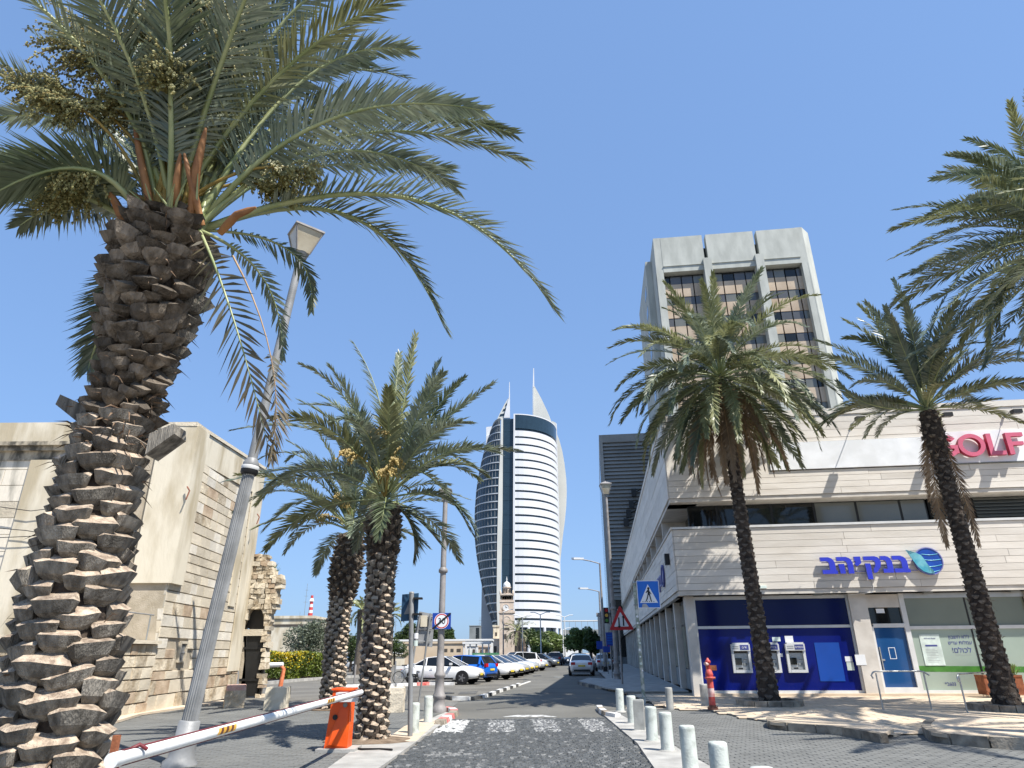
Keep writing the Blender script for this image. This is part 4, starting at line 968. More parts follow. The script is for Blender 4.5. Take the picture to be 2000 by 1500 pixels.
FP = BK.p
SP_ = BSp
rnd = random.Random(77)
bank = thing('bank_building', 'long cream stone-clad bank building with blue ground floor windows on the right', 'building', BK.K)
W_, D_ = 24.0, 96.0
ZT = 11.05
# core volumes, set back behind cladding
part(FP, 0.62, W_, -12, -1.02, 0, 3.55, 'ground_floor_core', 'gap', bank)
part(FP, -0.05, W_, -12, .34, 3.62, 6.12, 'lower_band_core', 'gap', bank)
part(FP, .9, W_, -12, -.66, 6.12, 7.5, 'middle_core', 'glass_dark', bank)
part(FP, -0.05, W_, -12, .34, 7.5, 10.95, 'upper_band_core', 'gap', bank)
# the long body along the street
part(SP_, 12.4, D_, -16, .10, 3.62, 6.12, 'side_lower_core', 'gap', bank)
part(SP_, 12.4, D_, -16, .10, 7.5, 10.95, 'side_upper_core', 'gap', bank)
part(SP_, 12.4, D_, -16, -1.2, 0, 3.6, 'side_ground_core', 'gap', bank)
part(SP_, 11.0, D_, -16, -1.2, 6.1, 7.5, 'side_middle_core', 'glass_dark', bank)
# cladding
courses(bank, FP, -.25, W_, .34, .06, 3.80, 6.16, 9, 'stone_slab', 'travertine', (4.2, 5.5, 7.0), rnd)
courses(bank, FP, -.25, W_, .34, .06, 7.44, 8.42, 4, 'stone_slab', 'travertine', (4.2, 5.5, 7.0), rnd)
courses(bank, FP, -.25, W_, .34, .06, 9.78, 10.75, 3, 'stone_slab', 'travertine', (4.2, 5.5, 7.0), rnd)
part(FP, -.25, 3.9, .34, .39, 8.42, 9.78, 'stone_slab', 'travertine', bank)
part(FP, 3.93, 10.75, .34, .46, 8.46, 9.60, 'white_panel', 'sign_panel', bank)
part(FP, 3.9, 10.75, .34, .42, 9.62, 9.76, 'stone_slab', 'travertine', bank)
part(FP, -.26, W_, -.3, .44, 10.76, 11.02, 'parapet_cap', 'travertine', bank)
part(FP, -.26, W_, -.5, .45, 6.17, 6.26, 'ledge', 'frame_w', bank)
part(FP, -.25, W_, -1.0, .36, 3.62, 3.79, 'soffit', 'bank_conc', bank)
part(FP, -.25, W_, -1.0, .36, 7.28, 7.43, 'soffit', 'bank_conc', bank)
# side cladding (in shade): tiles in courses with more vertical joints
def sp2(u, o, z): return SP_(u, o, z)
courses(bank, sp2, -.34, 34, .25, .05, 3.80, 6.16, 9, 'stone_slab', 'travertine', (1.6, 2.2), rnd)
courses(bank, sp2, 34, D_, .25, .05, 3.80, 6.16, 4, 'stone_slab', 'travertine', (8, 10), rnd)
courses(bank, sp2, -.34, D_, .25, .05, 7.44, 10.75, 6, 'stone_slab', 'travertine', (7, 9), rnd)
part(sp2, -.44, D_, -.3, .34, 10.76, 11.02, 'parapet_cap', 'travertine', bank)
part(sp2, -.44, D_, -.4, .34, 6.17, 6.26, 'ledge', 'bank_conc', bank)
part(sp2, .1, D_, -.9, .25, 3.62, 3.79, 'soffit', 'bank_conc', bank)
part(sp2, .1, D_, -.9, .25, 7.28, 7.43, 'soffit', 'bank_conc', bank)
# short-side back fill of the corner block
part(SP_, .4, 12.4, -2, .22, 3.63, 6.1, 'corner_core', 'gap', bank)
part(SP_, .4, 12.4, -2, .22, 7.5, 10.9, 'corner_core', 'gap', bank)
part(SP_, 1.4, 12.4, -2.5, -1.2, 6.1, 7.5, 'corner_core', 'glass_dark', bank)
part(SP_, .7, 12.4, -2.5, -1.15, 0.03, 3.6, 'corner_core', 'gap', bank)
part(lambda u, o, z: FP(u, o, z), 1, W_ - .5, -11.5, -.6, 10.6, 10.7, 'roof', 'far_grey', bank)
# upper floor recessed windows, front
for i, u in enumerate([.55, 1.75, 3.95, 5.65, 7.3, 9.0, 10.0]):
    v = [1.75, 3.95, 5.65, 7.3, 9.0, 10.0, 10.1][i]
    if v - u < .3: continue
    wd = part(FP, u, v, -.63, -.55, 6.28, 7.28, 'window', 'black', bank)
    mm = ['glass_dark', 'glass_dark', 'glass_dark', 'glass_mid', 'glass_mid', 'glass_mid'][i]
    qbox(FP, u + .05, v - .05, -.55, -.535, 6.33, 7.24).build('pane', mm, wd)
for u0, u1 in ((10.1, 11.6), (11.75, 14.2), (14.35, 17.0), (17.2, 20)):
    wd = part(FP, u0, u1, -.63, -.57, 6.28, 7.28, 'louvred_window', 'black', bank)
    for k in range(7):
        z = 6.34 + k * .135; mb = MB(); vs = [FP(x, oo, zz) for (oo, zz) in ((-.45, z), (-.55, z + .1)) for x in (u0 + .05, u1 - .05)]
        mb.add(vs + [v + Vector((0, 0, .012)) for v in vs], [(0, 1, 3, 2), (4, 6, 7, 5), (0, 4, 5, 1), (2, 3, 7, 6)]); mb.build('slat', 'glass_mid', wd)
# recessed side windows with concrete fins
for k in range(24):
    d0 = .5 + k * 3.9
    if k: part(SP_, d0 - .12, d0 + .10, -1.1, .2, 6.27, 7.27, 'fin', 'bank_conc', bank)
    wd = part(SP_, d0 + .15, d0 + 3.7, -1.18, -1.1, 6.28, 7.27, 'window', 'black', bank)
    qbox(SP_, d0 + .3, d0 + 1.85, -1.1, -1.08, 6.34, 7.2).build('pane', 'glass_dark', wd)
    qbox(SP_, d0 + 1.95, d0 + 3.6, -1.1, -1.08, 6.34, 7.2).build('pane', 'glass_dark', wd)
# ground floor, front
part(FP, 0, .34, -.6, .0, 0.0, 3.62, 'column', 'bank_conc', bank)
part(FP, 6.14, 6.78, -.6, .02, 0.0, 3.62, 'column', 'bank_conc', bank)
part(FP, 12.5, 13.1, -.6, .02, 0.0, 3.62, 'column', 'bank_conc', bank)
part(FP, .34, 24, -1.0, .12, 0.036, .13, 'plinth', 'sand_tile', bank)
sf = part(FP, .34, 6.14, -.30, -.22, .13, 3.60, 'shopfront', 'gap', bank)
def sfb(u0, u1, z0, z1, name, m, o0=-.22, o1=-.18, par=None): return part(FP, u0, u1, o0, o1, z0, z1, name, m, par or sf)
sfb(.36, 6.13, .22, 2.40, 'lower_glass', 'navy'); sfb(.36, 6.13, 2.50, 3.47, 'upper_glass', 'navy_top')
for (a, b, c, d) in ((.34, 6.14, 2.40, 2.50), (.34, 6.14, .13, .22), (.34, 6.14, 3.47, 3.60)): sfb(a, b, c, d, 'frame', 'frame_w', -.22, -.12)
sfb(.34, .40, .22, 3.47, 'frame', 'frame_w', -.22, -.125); sfb(6.08, 6.14, .22, 3.47, 'frame', 'frame_w', -.22, -.125)
lbp = sfb(4.66, 5.55, .53, 1.87, 'blue_panel', 'blue_panel', -.18, -.165)
for (u, v, z0, z1, m) in ((3.15, 3.45, 1.93, 2.08, 'poster'), (3.62, 3.92, 1.88, 2.12, 'sign_white'), (3.35, 3.45, 1.38, 1.5, 'sign_white'), (5.68, 5.93, 1.20, 1.38, 'sign_white'), (5.70, 5.95, .90, 1.18, 'poster'), (.55, .95, .92, 1.1, 'cor_ten')):
    sfb(u, v, z0, z1, 'sticker', m, -.18, -.172)
part(FP, 5.98, 6.34, .021, .03, 1.08, 1.44, 'sticker', 'sign_panel', bank)
WR = wallrot(BK)
def atm(u, lab, txt, grp='cash machines in the blue bank wall'):
    rt = thing('cash_machine', lab, 'cash machine', FP(u, -.18, .84), 0, grp); w_ = .70; z0, z1 = .83, 1.86
    P = lambda a, b, c, d, e, f, nm, m, par=rt: part(FP, u + a, u + b, c, d, e, f, nm, m, par)
    P(0, .09, -.178, -.06, z0, z1 - .26, 'side_frame', 'frame_w'); P(w_ - .09, w_, -.178, -.06, z0, z1 - .26, 'side_frame', 'frame_w'); P(.09, w_ - .09, -.178, -.055, z0, z0 + .1, 'bottom_frame', 'frame_w')
    P(0, w_, -.178, -.02, z1 - .26, z1 - .02, 'header', 'frame_w'); P(.07, w_ - .03, -.178, -.03, z1 - .02, z1 + .03, 'header_cap', 'frame_w')
    hp = P(.33, w_ - .05, -.02, -.012, z1 - .22, z1 - .05, 'header_sign', 'print_blue')
    text(txt[::-1], .11, 'lettering', 'sign_white', hp, FP(u + .49, -.010, z1 - .14), WR, .002)
    for q in range(2): P(.05, .28, -.02, -.015, z1 - .12 - q * .07, z1 - .09 - q * .07, 'print_line', 'sign_grey')
    P(.09, w_ - .09, -.178, -.17, z0 + .1, z1 - .26, 'recess', 'stone_brown' if 0 else 'alu')
    sc = P(.13, .36, -.17, -.13, z0 + .28, z0 + .52, 'screen', 'glass_dark'); P(.12, .52, -.17, -.09, z0 + .11, z0 + .2, 'keypad_shelf', 'alu')
    kp = P(.2, .36, -.09, -.085, z0 + .13, z0 + .18, 'keypad', 'black'); P(.42, .58, -.17, -.14, z0 + .42, z0 + .5, 'card_slot', 'alu'); P(.44, .56, -.14, -.137, z0 + .45, z0 + .465, 'slot', 'black'); P(.42, .56, -.17, -.145, z0 + .26, z0 + .34, 'receipt_slot', 'far_grey')
    P(.09, w_ - .09, -.17, -.12, z1 - .34, z1 - .26, 'hood', 'gap')
atm(1.55, 'leftmost white cash machine in the blue bank wall', 'ודים')
atm(2.62, 'white cash machine mostly hidden behind the middle palm trunk', 'כסף')
atm(3.56, 'white cash machine right of the palm trunk under a paper notice', 'כספים')
# entrance door
dr = part(FP, 6.80, 8.20, -.34, -.26, .13, 3.60, 'entrance', 'gap', bank)
def dpart(a, b, c, d, e, f, nm, m, par=dr): return part(FP, a, b, c, d, e, f, nm, m, par)
dpart(6.80, 8.14, -.26, -.16, 3.10, 3.58, 'fascia', 'bank_conc'); dpart(6.84, 8.12, -.26, -.24, 2.52, 3.10, 'transom_glass', 'glass_dark'); dpart(7.15, 7.45, -.24, -.235, 2.9, 3.06, 'sticker', 'sign_panel')
for (a, b, e, f) in ((6.80, 6.90, .13, 2.42), (8.02, 8.20, .13, 3.6), (6.90, 8.02, 2.38, 2.52), (6.90, 8.02, .13, .32)): dpart(a, b, -.26, -.13, e, f, 'frame', 'frame_w')
dpart(6.90, 8.02, -.26, -.22, .32, 2.38, 'door_leaf', 'door_blue')
for (a, b, e, f) in ((7.30, 7.54, 1.66, 1.68), (7.30, 7.54, 1.28, 1.30), (7.30, 7.32, 1.30, 1.66), (7.52, 7.54, 1.30, 1.66)): dpart(a, b, -.22, -.216, e, f, 'notice_frame', 'sign_white')
dpart(6.96, 6.99, -.22, -.14, .9, 1.7, 'handle', 'alu'); dpart(6.95, 7.1, -.22, -.19, 1.22, 1.28, 'lock', 'alu')
# green glazed shopfront
sg = part(FP, 8.20, 12.5, -.34, -.26, .13, 3.60, 'shopfront', 'gap', bank)
for (a, b) in ((8.24, 10.36), (10.40, 12.44), ):
    dpart(a, b, -.26, -.22, 2.42, 3.42, 'upper_glass', 'glass_grey', sg); dpart(a, b, -.26, -.22, .22, 2.30, 'lower_glass', 'glass_green', sg)
dpart(8.20, 12.5, -.26, -.15, 2.30, 2.42, 'frame', 'frame_w', sg); dpart(8.20, 12.5, -.26, -.15, .13, .22, 'frame', 'frame_w', sg); dpart(8.20, 12.5, -.26, -.15, 3.42, 3.6, 'frame', 'alu', sg)
dpart(10.355, 10.405, -.26, -.20, .22, 3.42, 'mullion', 'black', sg)
for k in range(12):
    a = 8.24 + k * .352; z = .86 - .14 * abs((k - 6) / 6.0) ** 2 * 0 - .004 * k; dpart(a, a + .352, -.22, -.217, z - .02, z + .18, 'green_stripe', 'green_stripe', sg)
pp = dpart(8.48, 9.18, -.22, -.20, 1.05, 2.12, 'notice_board', 'poster', sg)
dpart(8.62, 9.04, -.20, -.198, 1.70, 1.76, 'print_line', 'print_blue', pp)
for k in range(9): dpart(8.60, 8.98 + .06 * math.sin(k * 2.2), -.20, -.198, 1.16 + k * .055, 1.172 + k * .055, 'print_line', 'sign_grey', pp)
text('שעות פעילות'[::-1], .075, 'lettering', 'print_blue', pp, FP(8.83, -.196, 1.98), WR, .001)
for (s_, tx, z) in ((.17, 'ללא חשבון'[::-1], 2.02), (.17, 'עמלות עו״ש'[::-1], 1.82), (.25, 'לכולם!'[::-1], 1.56)):
    text(tx[::-1] if False else tx, s_, 'lettering', 'print_blue', sg, FP(9.86, -.215, z), WR, .002)
dpart(9.6, 10.15, -.22, -.217, 1.40, 1.41, 'print_line', 'sign_grey', sg); text('*2603', .16, 'lettering', 'print_blue', sg, FP(9.2, -.215, .42), WR, .002)
for (a, b) in ((13.1, 16.5), (16.6, 20), (20.1, 24)):
    dpart(a, b, -.3, -.22, .2, 2.3, 'lower_glass', 'glass_green', bank); dpart(a, b, -.3, -.22, 2.4, 3.5, 'upper_glass', 'glass_grey', bank)
# ceiling spots and bits under the soffit
for u in (4.85, 8.85, 11.9): part(FP, u, u + .32, .02, .16, 3.56, 3.62, 'soffit_light', 'far_grey', bank)
part(FP, 2.78, 3.08, .40, .47, 3.83, 3.93, 'emergency_light', 'poster', bank)
mb = MB(); mb.tube([FP(6.95, .42, 4.35), FP(6.98, .42, 3.79), FP(6.95, .38, 3.62), FP(6.1, .25, 3.55)], .012, 5); mb.build('cable', 'frame_w', bank)
# ground floor, street side: columns and glazing in the shade
for k in range(24):
    d0 = .0 + k * 4.0
    if k: part(SP_, d0 - .22, d0 + .22, -.35, .05, .12, 3.62, 'column', 'bank_conc', bank)
    wd = part(SP_, d0 + .24, d0 + 3.76, -.30, -.2, .13, 3.6, 'shop_window', 'black', bank)
    dark = k >= 3
    for j in range(3 if k < 8 else 1):
        a = d0 + .45 + j * 1.08; b = a + (1.0 if k < 8 else 3.1)
        qbox(SP_, a, b, -.2, -.18, .95, 2.6).build('pane', 'glass_dark' if (dark or j == 1) else 'glass_grey', wd); qbox(SP_, a, b, -.2, -.18, 2.68, 3.45).build('pane', 'glass_mid' if not dark else 'glass_dark', wd)
        qbox(SP_, a, b, -.2, -.175, .14, .9).build('stall_riser', 'far_grey', wd)
# speaker box on the band and small logo on the side
part(SP_, 1.25, 1.55, .31, .5, 5.0, 5.45, 'speaker_box', 'black', bank)
# --- raised letters of the bank sign
def letters():
    rt = thing('bank_sign', 'raised blue Hebrew letters beside a round blue and turquoise striped logo', 'sign', FP(7.4, .40, 4.6))
    H_ = .62; z0 = 4.30; O = .50; dpt = .10
    def poly(u, shape, sx=1.0):
        mb = MB(); q = [FP(u + x * sx, O, z0 + y * H_) for (x, y) in shape]
        mb.prism([v for v in q], BK.n * dpt, 0, 1)
        return mb
    bet = [(0, 0), (.66, 0), (.66, .20), (.60, .20), (.60, .62), (.56, .80), (.48, .92), (.34, 1.0), (-.02, 1.0), (-.02, .76), (.24, .76), (.31, .72), (.34, .62), (.34, .24), (0, .24)]
    he_a = [(0, 1.0), (.42, 1.0), (.56, .92), (.64, .80), (.68, .62), (.68, 0), (.44, 0), (.44, .58), (.40, .72), (.32, .76), (0, .76)]
    he_b = [(.08, 0), (.30, 0), (.30, .58), (.04, .58)]
    yud = [(.0, .55), (.10, .42), (.30, .60), (.30, 1.0), (.02, 1.0), (.02, .72), (.08, .70)]
    kuf_a = [(0, 1.0), (.50, 1.0), (.64, .93), (.72, .80), (.74, .60), (.68, .34), (.50, .05), (.36, .0), (.36, .22), (.46, .40), (.49, .60), (.46, .72), (.38, .76), (0, .76)]
    kuf_b = [(.04, -.36), (.26, -.36), (.26, .58), (.02, .58)]
    nun = [(0, 0), (.44, 0), (.44, .62), (.40, .82), (.30, .95), (.18, 1.0), (-.04, 1.0), (-.04, .76), (.10, .76), (.17, .70), (.19, .60), (.19, .24), (0, .24)]
    def emit(u, shapes, sx=1.0):
        mb = MB()
        for sh in shapes:
            m2 = poly(u, sh, sx); mb.add(m2.v, m2.f); mb.m[-len(m2.m):] = m2.m
        mb.build('letter', ['logo_blue', 'logo_edge'], rt)
    k = .95
    k = .83; emit(5.20, [bet], k); emit(5.78, [he_a, he_b], k); emit(6.41, [yud], k); emit(6.77, [kuf_a, kuf_b], .81); emit(7.41, [nun], k); emit(7.82, [bet], k)
    mb = MB(); qbox(FP, 5.25, 8.7, .44, .46, 4.37, 4.40, mb); qbox(FP, 5.25, 8.7, .44, .46, 4.72, 4.75, mb); mb.build('rail', 'logo_edge', rt)
    # round part
    C = FP(9.10, .47, 4.70); mb = MB(); mb.disc(C, BK.n, .50, .09, 40); dc = mb.build('disc', 'logo_deep', rt)
    mb = MB(); mb.ring(C + BK.n * .07, BK.n, .475, .51, .04, 40); mb.build('rim', 'logo_edge', rt)
    for i in range(4):
        z = .26 - i * .20; mb = MB(); hw = math.sqrt(max(.01, .46 ** 2 - z * z))
        P = [FP(9.10 - .2 + (hw + .2) * t, .565, 4.70 + z - .035 * math.sin(t * 3.1) - (.05 if i > 1 else .0) * (1 - t)) for t in [j / 8 for j in range(9)]]
        mb.tube(P, .011, 5); mb.build('groove', 'logo_cyan', rt)
    out = [(8.36, 5.13), (8.44, 4.96), (8.54, 4.74), (8.66, 4.50), (8.82, 4.33), (9.02, 4.25), (9.20, 4.24)]; inn = [(9.16, 4.36), (9.06, 4.48), (8.98, 4.62), (8.92, 4.78), (8.84, 4.92), (8.66, 5.02), (8.48, 5.08)]
    m_ = len(out)
    for i in range(m_ - 1):
        mb = MB(); j = m_ - 1 - i
        q = [FP(out[i][0], .56, out[i][1]), FP(out[i + 1][0], .56, out[i + 1][1]), FP(inn[j - 1][0], .60, inn[j - 1][1] ), FP(inn[j][0], .60, inn[j][1])]
        mb.prism(q, BK.n * .04); mb.build('wing_blade', 'logo_cyan', rt)
letters()
def side_sign():
    rt = thing('bank_sign', 'small grey-blue bank lettering with round emblem on the shaded street side', 'sign', BSp(6, .3, 4.8))
    rot = Matrix((Vector((-math.sin(R(7)), -math.cos(R(7)), 0)), Vector((0, 0, 1)), Vector((-math.cos(R(7)), math.sin(R(7)), 0)))).transposed()
    text('בנק יהב'[::-1], .85, 'lettering', 'logo_edge', rt, BSp(6.6, .36, 4.75), rot, .04)
    mb = MB(); mb.ring(BSp(4.4, .32, 4.85), Vector((-math.cos(R(7)), math.sin(R(7)), 0)), .42, .5, .08, 26); mb.build('emblem_ring', 'print_blue', rt)
    mb = MB(); mb.disc(BSp(4.4, .31, 4.85), Vector((-math.cos(R(7)), math.sin(R(7)), 0)), .38, .05, 26); mb.build('emblem', 'logo_edge', rt)
side_sign()
# --- GOLF
def golf():
    rt = thing('shop_sign', 'pink raised GOLF letters on a white panel at the top right', 'sign', FP(12.5, .46, 9)); O = .52; z0, z1 = 8.68, 9.56; h = z1 - z0
    pn = MB(); qbox(FP, 10.78, 15.2, .34, .46, 8.46, 9.77, pn); pn.build('panel', 'sign_panel', rt)
    pn = MB(); qbox(FP, 10.76, 15.2, .34, .48, 8.43, 8.46, pn); qbox(FP, 10.76, 10.80, .34, .49, 8.46, 9.77, pn); pn.build('panel_edge', 'far_grey', rt)
    def L(mb, u0, u1, a, b): qbox(FP, u0, u1, O, O + .18, z0 + a * h, z0 + b * h, mb)
    def fin(mb):
        # bright face, crimson sides
        for i, f in enumerate(mb.f):
            vs = [Vector(mb.v[k]) for k in f]; nn = (vs[1] - vs[0]).cross(vs[2] - vs[0])
            mb.m[i] = 0 if nn.length and abs(nn.normalized().dot(BK.n)) > .9 else 1
        mb.build('letter', ['pink', 'pink_edge'], rt)
    def ell(u, a0=0, a1=360):
        c = FP(u, O, z0 + h / 2); mb = MB(); mb.ring(c, BK.n, .33, .50, .18, 36, 0, a0, a1); mb.v = [tuple(c + Vector((v[0] - c.x, v[1] - c.y, (v[2] - c.z) * .92))) for v in mb.v]; return mb
    mb = ell(10.72, 38, 322); qbox(FP, 10.74, 11.16, O + .001, O + .179, z0 + .36 * h, z0 + .53 * h, mb); qbox(FP, 11.0, 11.16, O + .002, O + .178, z0 + .14 * h, z0 + .37 * h, mb); fin(mb)
    fin(ell(11.68))
    mb = MB(); L(mb, 12.28, 12.46, 0, 1); L(mb, 12.46, 12.88, 0, .18); fin(mb)
    mb = MB(); L(mb, 13.0, 13.18, 0, 1); L(mb, 13.18, 13.64, .82, 1); L(mb, 13.18, 13.59, .42, .58); fin(mb)
golf()
def flood(u, z, lab):
    rt = thing('floodlight', lab, 'floodlight', FP(u, .4, z), 0, 'floodlights on arms above the shop sign band')
    mb = MB(); mb.tube([FP(u, .38, z), FP(u, .5, z)], .05, 8); mb.tube([FP(u, .45, z), FP(u + .02, 1.15, z + .10), FP(u + .02, 1.25, z + .05)], .018, 6); mb.build('arm', 'pole', rt)
    mb = MB(); a = [FP(u - .15, 1.15, z + .0), FP(u + .17, 1.15, z + .0), FP(u + .17, 1.42, z - .02), FP(u - .15, 1.42, z - .02)]; mb.prism([v + UP * .04 for v in a], (0, 0, -.16)); mb.build('lamp_head', 'black', rt)
    mb = MB(); mb.prism([v - UP * .121 + (FP(u, 1.28, 0) - v).normalized() * 0 for v in [FP(u - .12, 1.18, z), FP(u + .14, 1.18, z), FP(u + .14, 1.39, z), FP(u - .12, 1.39, z)]], (0, 0, -.01)); mb.build('lamp_glass', 'glass_mid', rt)
for u, lb in ((7.45, 'black floodlight on an arm above the blank white panel'), (10.75, 'black floodlight on an arm hidden in part by the right palm'), (13.3, 'black floodlight on an arm above the pink letters')): flood(u, 10.28, lb)

# ================================================================== concrete office tower
def office():
    K = at(1275, 466, 80); W = Wall((K.x, K.y), R(7)); zt = K.z; wd = W.inv(1565, 443)[0]
    rt = thing('office_tower', 'tall concrete office tower with three bays of dark windows and tan panels', 'building', (K.x, K.y, 0))
    part(W.p, .6, wd - .4, -22, -1.2, 0, zt - 1.5, 'core', 'black', rt)
    mb = MB(); q = [W.p(0, 0, 0), W.p(0, -22, 0), W.p(1.0, -22, 0), W.p(1.0, 0, 0)]; mb.prism(q, (0, 0, zt)); mb.build('left_wall', 'tower_conc', rt)
    mb = MB(); q = [W.p(wd, 0, 0), W.p(wd + 1.3, -1.6, 0), W.p(wd + 1.3, -22, 0), W.p(wd - .9, -22, 0), W.p(wd - .9, 0, 0)]; mb.prism(q, (0, 0, zt)); mb.build('right_wall', 'tower_conc', rt)
    # stair shaft set back on the street side
    part(W.p, -.9, -.01, -21, -4.5, 0, zt - 1.0, 'shaft', 'tower_conc', rt)
    for k in range(16): part(W.p, -.93, -.9, -9, -6.5, zt - 5.5 - k * 3.3, zt - 4.0 - k * 3.3, 'window', 'glass_dark', rt)
    zp = W.inv(1430, 520)[1]; 
    b = [W.inv(1286, 535)[0], W.inv(1377, 535)[0], W.inv(1390, 530)[0], W.inv(1480, 530)[0], W.inv(1491, 525)[0], W.inv(1580, 525)[0]]
    z_top = W.inv(1400, 525)[1]; zr = W.inv(1520, 515)[1] - W.inv(1520, 556)[1]
    # parapet panels
    edges = [(.0, (b[1] + b[2]) / 2 - .25), ((b[1] + b[2]) / 2 + .25, (b[3] + b[4]) / 2 - .25), ((b[3] + b[4]) / 2 + .25, wd)]
    for (u0, u1) in edges: part(W.p, u0 + (1.01 if u0 == 0 else 0), u1 - (.91 if u1 == wd else 0), -1.2, .03, z_top, zt - .05, 'parapet_panel', 'tower_conc', rt); part(W.p, u0 + (1.01 if u0 == 0 else 0), u1 - (.91 if u1 == wd else 0), .03, .15, z_top + .9, z_top + 1.0, 'parapet_groove', 'tower_conc', rt)
    for u in ((b[1] + b[2]) / 2, (b[3] + b[4]) / 2): part(W.p, u - .55, u + .55, -1.3, .55, 0, z_top + 1.6, 'pier', 'tower_conc', rt)
    for (u0, u1) in ((0, b[0]), (b[5], wd)): part(W.p, max(u0, 0), u1, -1.1, .02, 0, z_top - .01, 'pier', 'tower_conc', rt)
    for i in range(3):
        u0, u1 = b[2 * i], b[2 * i + 1]; cw = (u1 - u0) / 4
        for k in range(13):
            za = z_top - .35 - k * zr
            for c in range(4):
                x0, x1 = u0 + c * cw + .08, u0 + (c + 1) * cw - .08
                wn = part(W.p, x0, x1, -1.2, -.86, za - zr * .36, za, 'window', ('glass_dark', 'glass_dim', 'glass_dim', 'glass_mid')[(i * 7 + k * 3 + c * 5) % 4], rt)
                part(W.p, x0, x1, -1.2, -.80, za - zr * .985, za - zr * .375, 'tan_panel', 'tan_panel', rt)
office()
# ================================================================== louvred building
def louv():
    K = at(1174, 850, 95); W = Wall((K.x, K.y), R(7)); zt = K.z
    rt = thing('louvred_building', 'dark grey building with horizontal louvres behind the bank, left of the palm', 'building', (K.x, K.y, 0))
    part(W.p, .15, 34, -30, -.4, 0, zt - .2, 'core', 'louvre_gap', rt)
    part(W.p, -.35, .15, -30, .1, 0, zt, 'corner_wall', 'louvre', rt); part(W.p, .15, 34, -.5, .12, zt - 1.2, zt, 'parapet', 'louvre', rt)
    z = zt - 1.35; k = 0
    while z > 9:
        mb = MB(); vs = [W.p(u, o, zz) for (o, zz) in ((.08, z - .42), (-.22, z)) for u in (.15, 34)]
        mb.add(vs + [v + Vector((0, 0, .05)) for v in vs], [(0, 1, 3, 2), (4, 6, 7, 5), (0, 4, 5, 1), (2, 3, 7, 6)]); mb.build('louvre_slat', 'louvre', rt); z -= .55; k += 1
    part(W.p, .15, 34, -.3, .0, 8.2, 9.0, 'lintel', 'far_grey', rt)
    for k in range(10): part(W.p, .6 + k * 3.2, 3.2 + k * 3.2, -.38, -.3, 1, 8.2, 'window', 'glass_dark', rt)
    for k in range(9): part(lambda u, o, z: W.p(-.35 - o, -u, z), 2 + k * 3, 4.4 + k * 3, 0, .05, 3, zt - 3, 'window_strip', 'glass_dark', rt)
    for k, (x, y) in enumerate(((1238, 962), (1233, 985), (1228, 1003), (1223, 1020))):
        u, z = W.inv(x, y, .6); o = thing('wall_floodlight', ['topmost', 'second from the top', 'third from the top', 'lowest'][k] + ' small black light bracketed to the louvred wall', 'floodlight', W.p(u, .1, z), 0, 'small black lights on the louvred wall')
        part(W.p, u - .35, u + .35, .5, 1.0, z - .6, z + .5, 'lamp_head', 'black', o); mb = MB(); mb.tube([W.p(u, .08, z), W.p(u + 1.4, .5, z + .6), W.p(u, .7, z)], .05, 5); mb.build('bracket', 'black', o)
louv()
# a dark lower block beyond, closing the right side of the street
def farright():
    for (x0, x1, ytop, Y, m, lb) in ((1196, 1218, 1190, 130, 'far_grey', 'dark low block at the far end of the right side of the street'),):
        a = at(x0, 1270, Y); b = at(x1, 1270, Y); z = at(x0, ytop, Y).z
        rt = thing('low_building', lb, 'building', (a.x, Y, 0)); mb = MB(); mb.box((a.x, Y, 0), (b.x + 20, Y + 20, z)); mb.build('wall', m, rt)
        for k in range(4):
            mb = MB(); mb.box((a.x + .5 + k * 1.2, Y - .05, 1), (a.x + 1.3 + k * 1.2, Y, z - 2)); mb.build('window', 'glass_dark', rt)
farright()

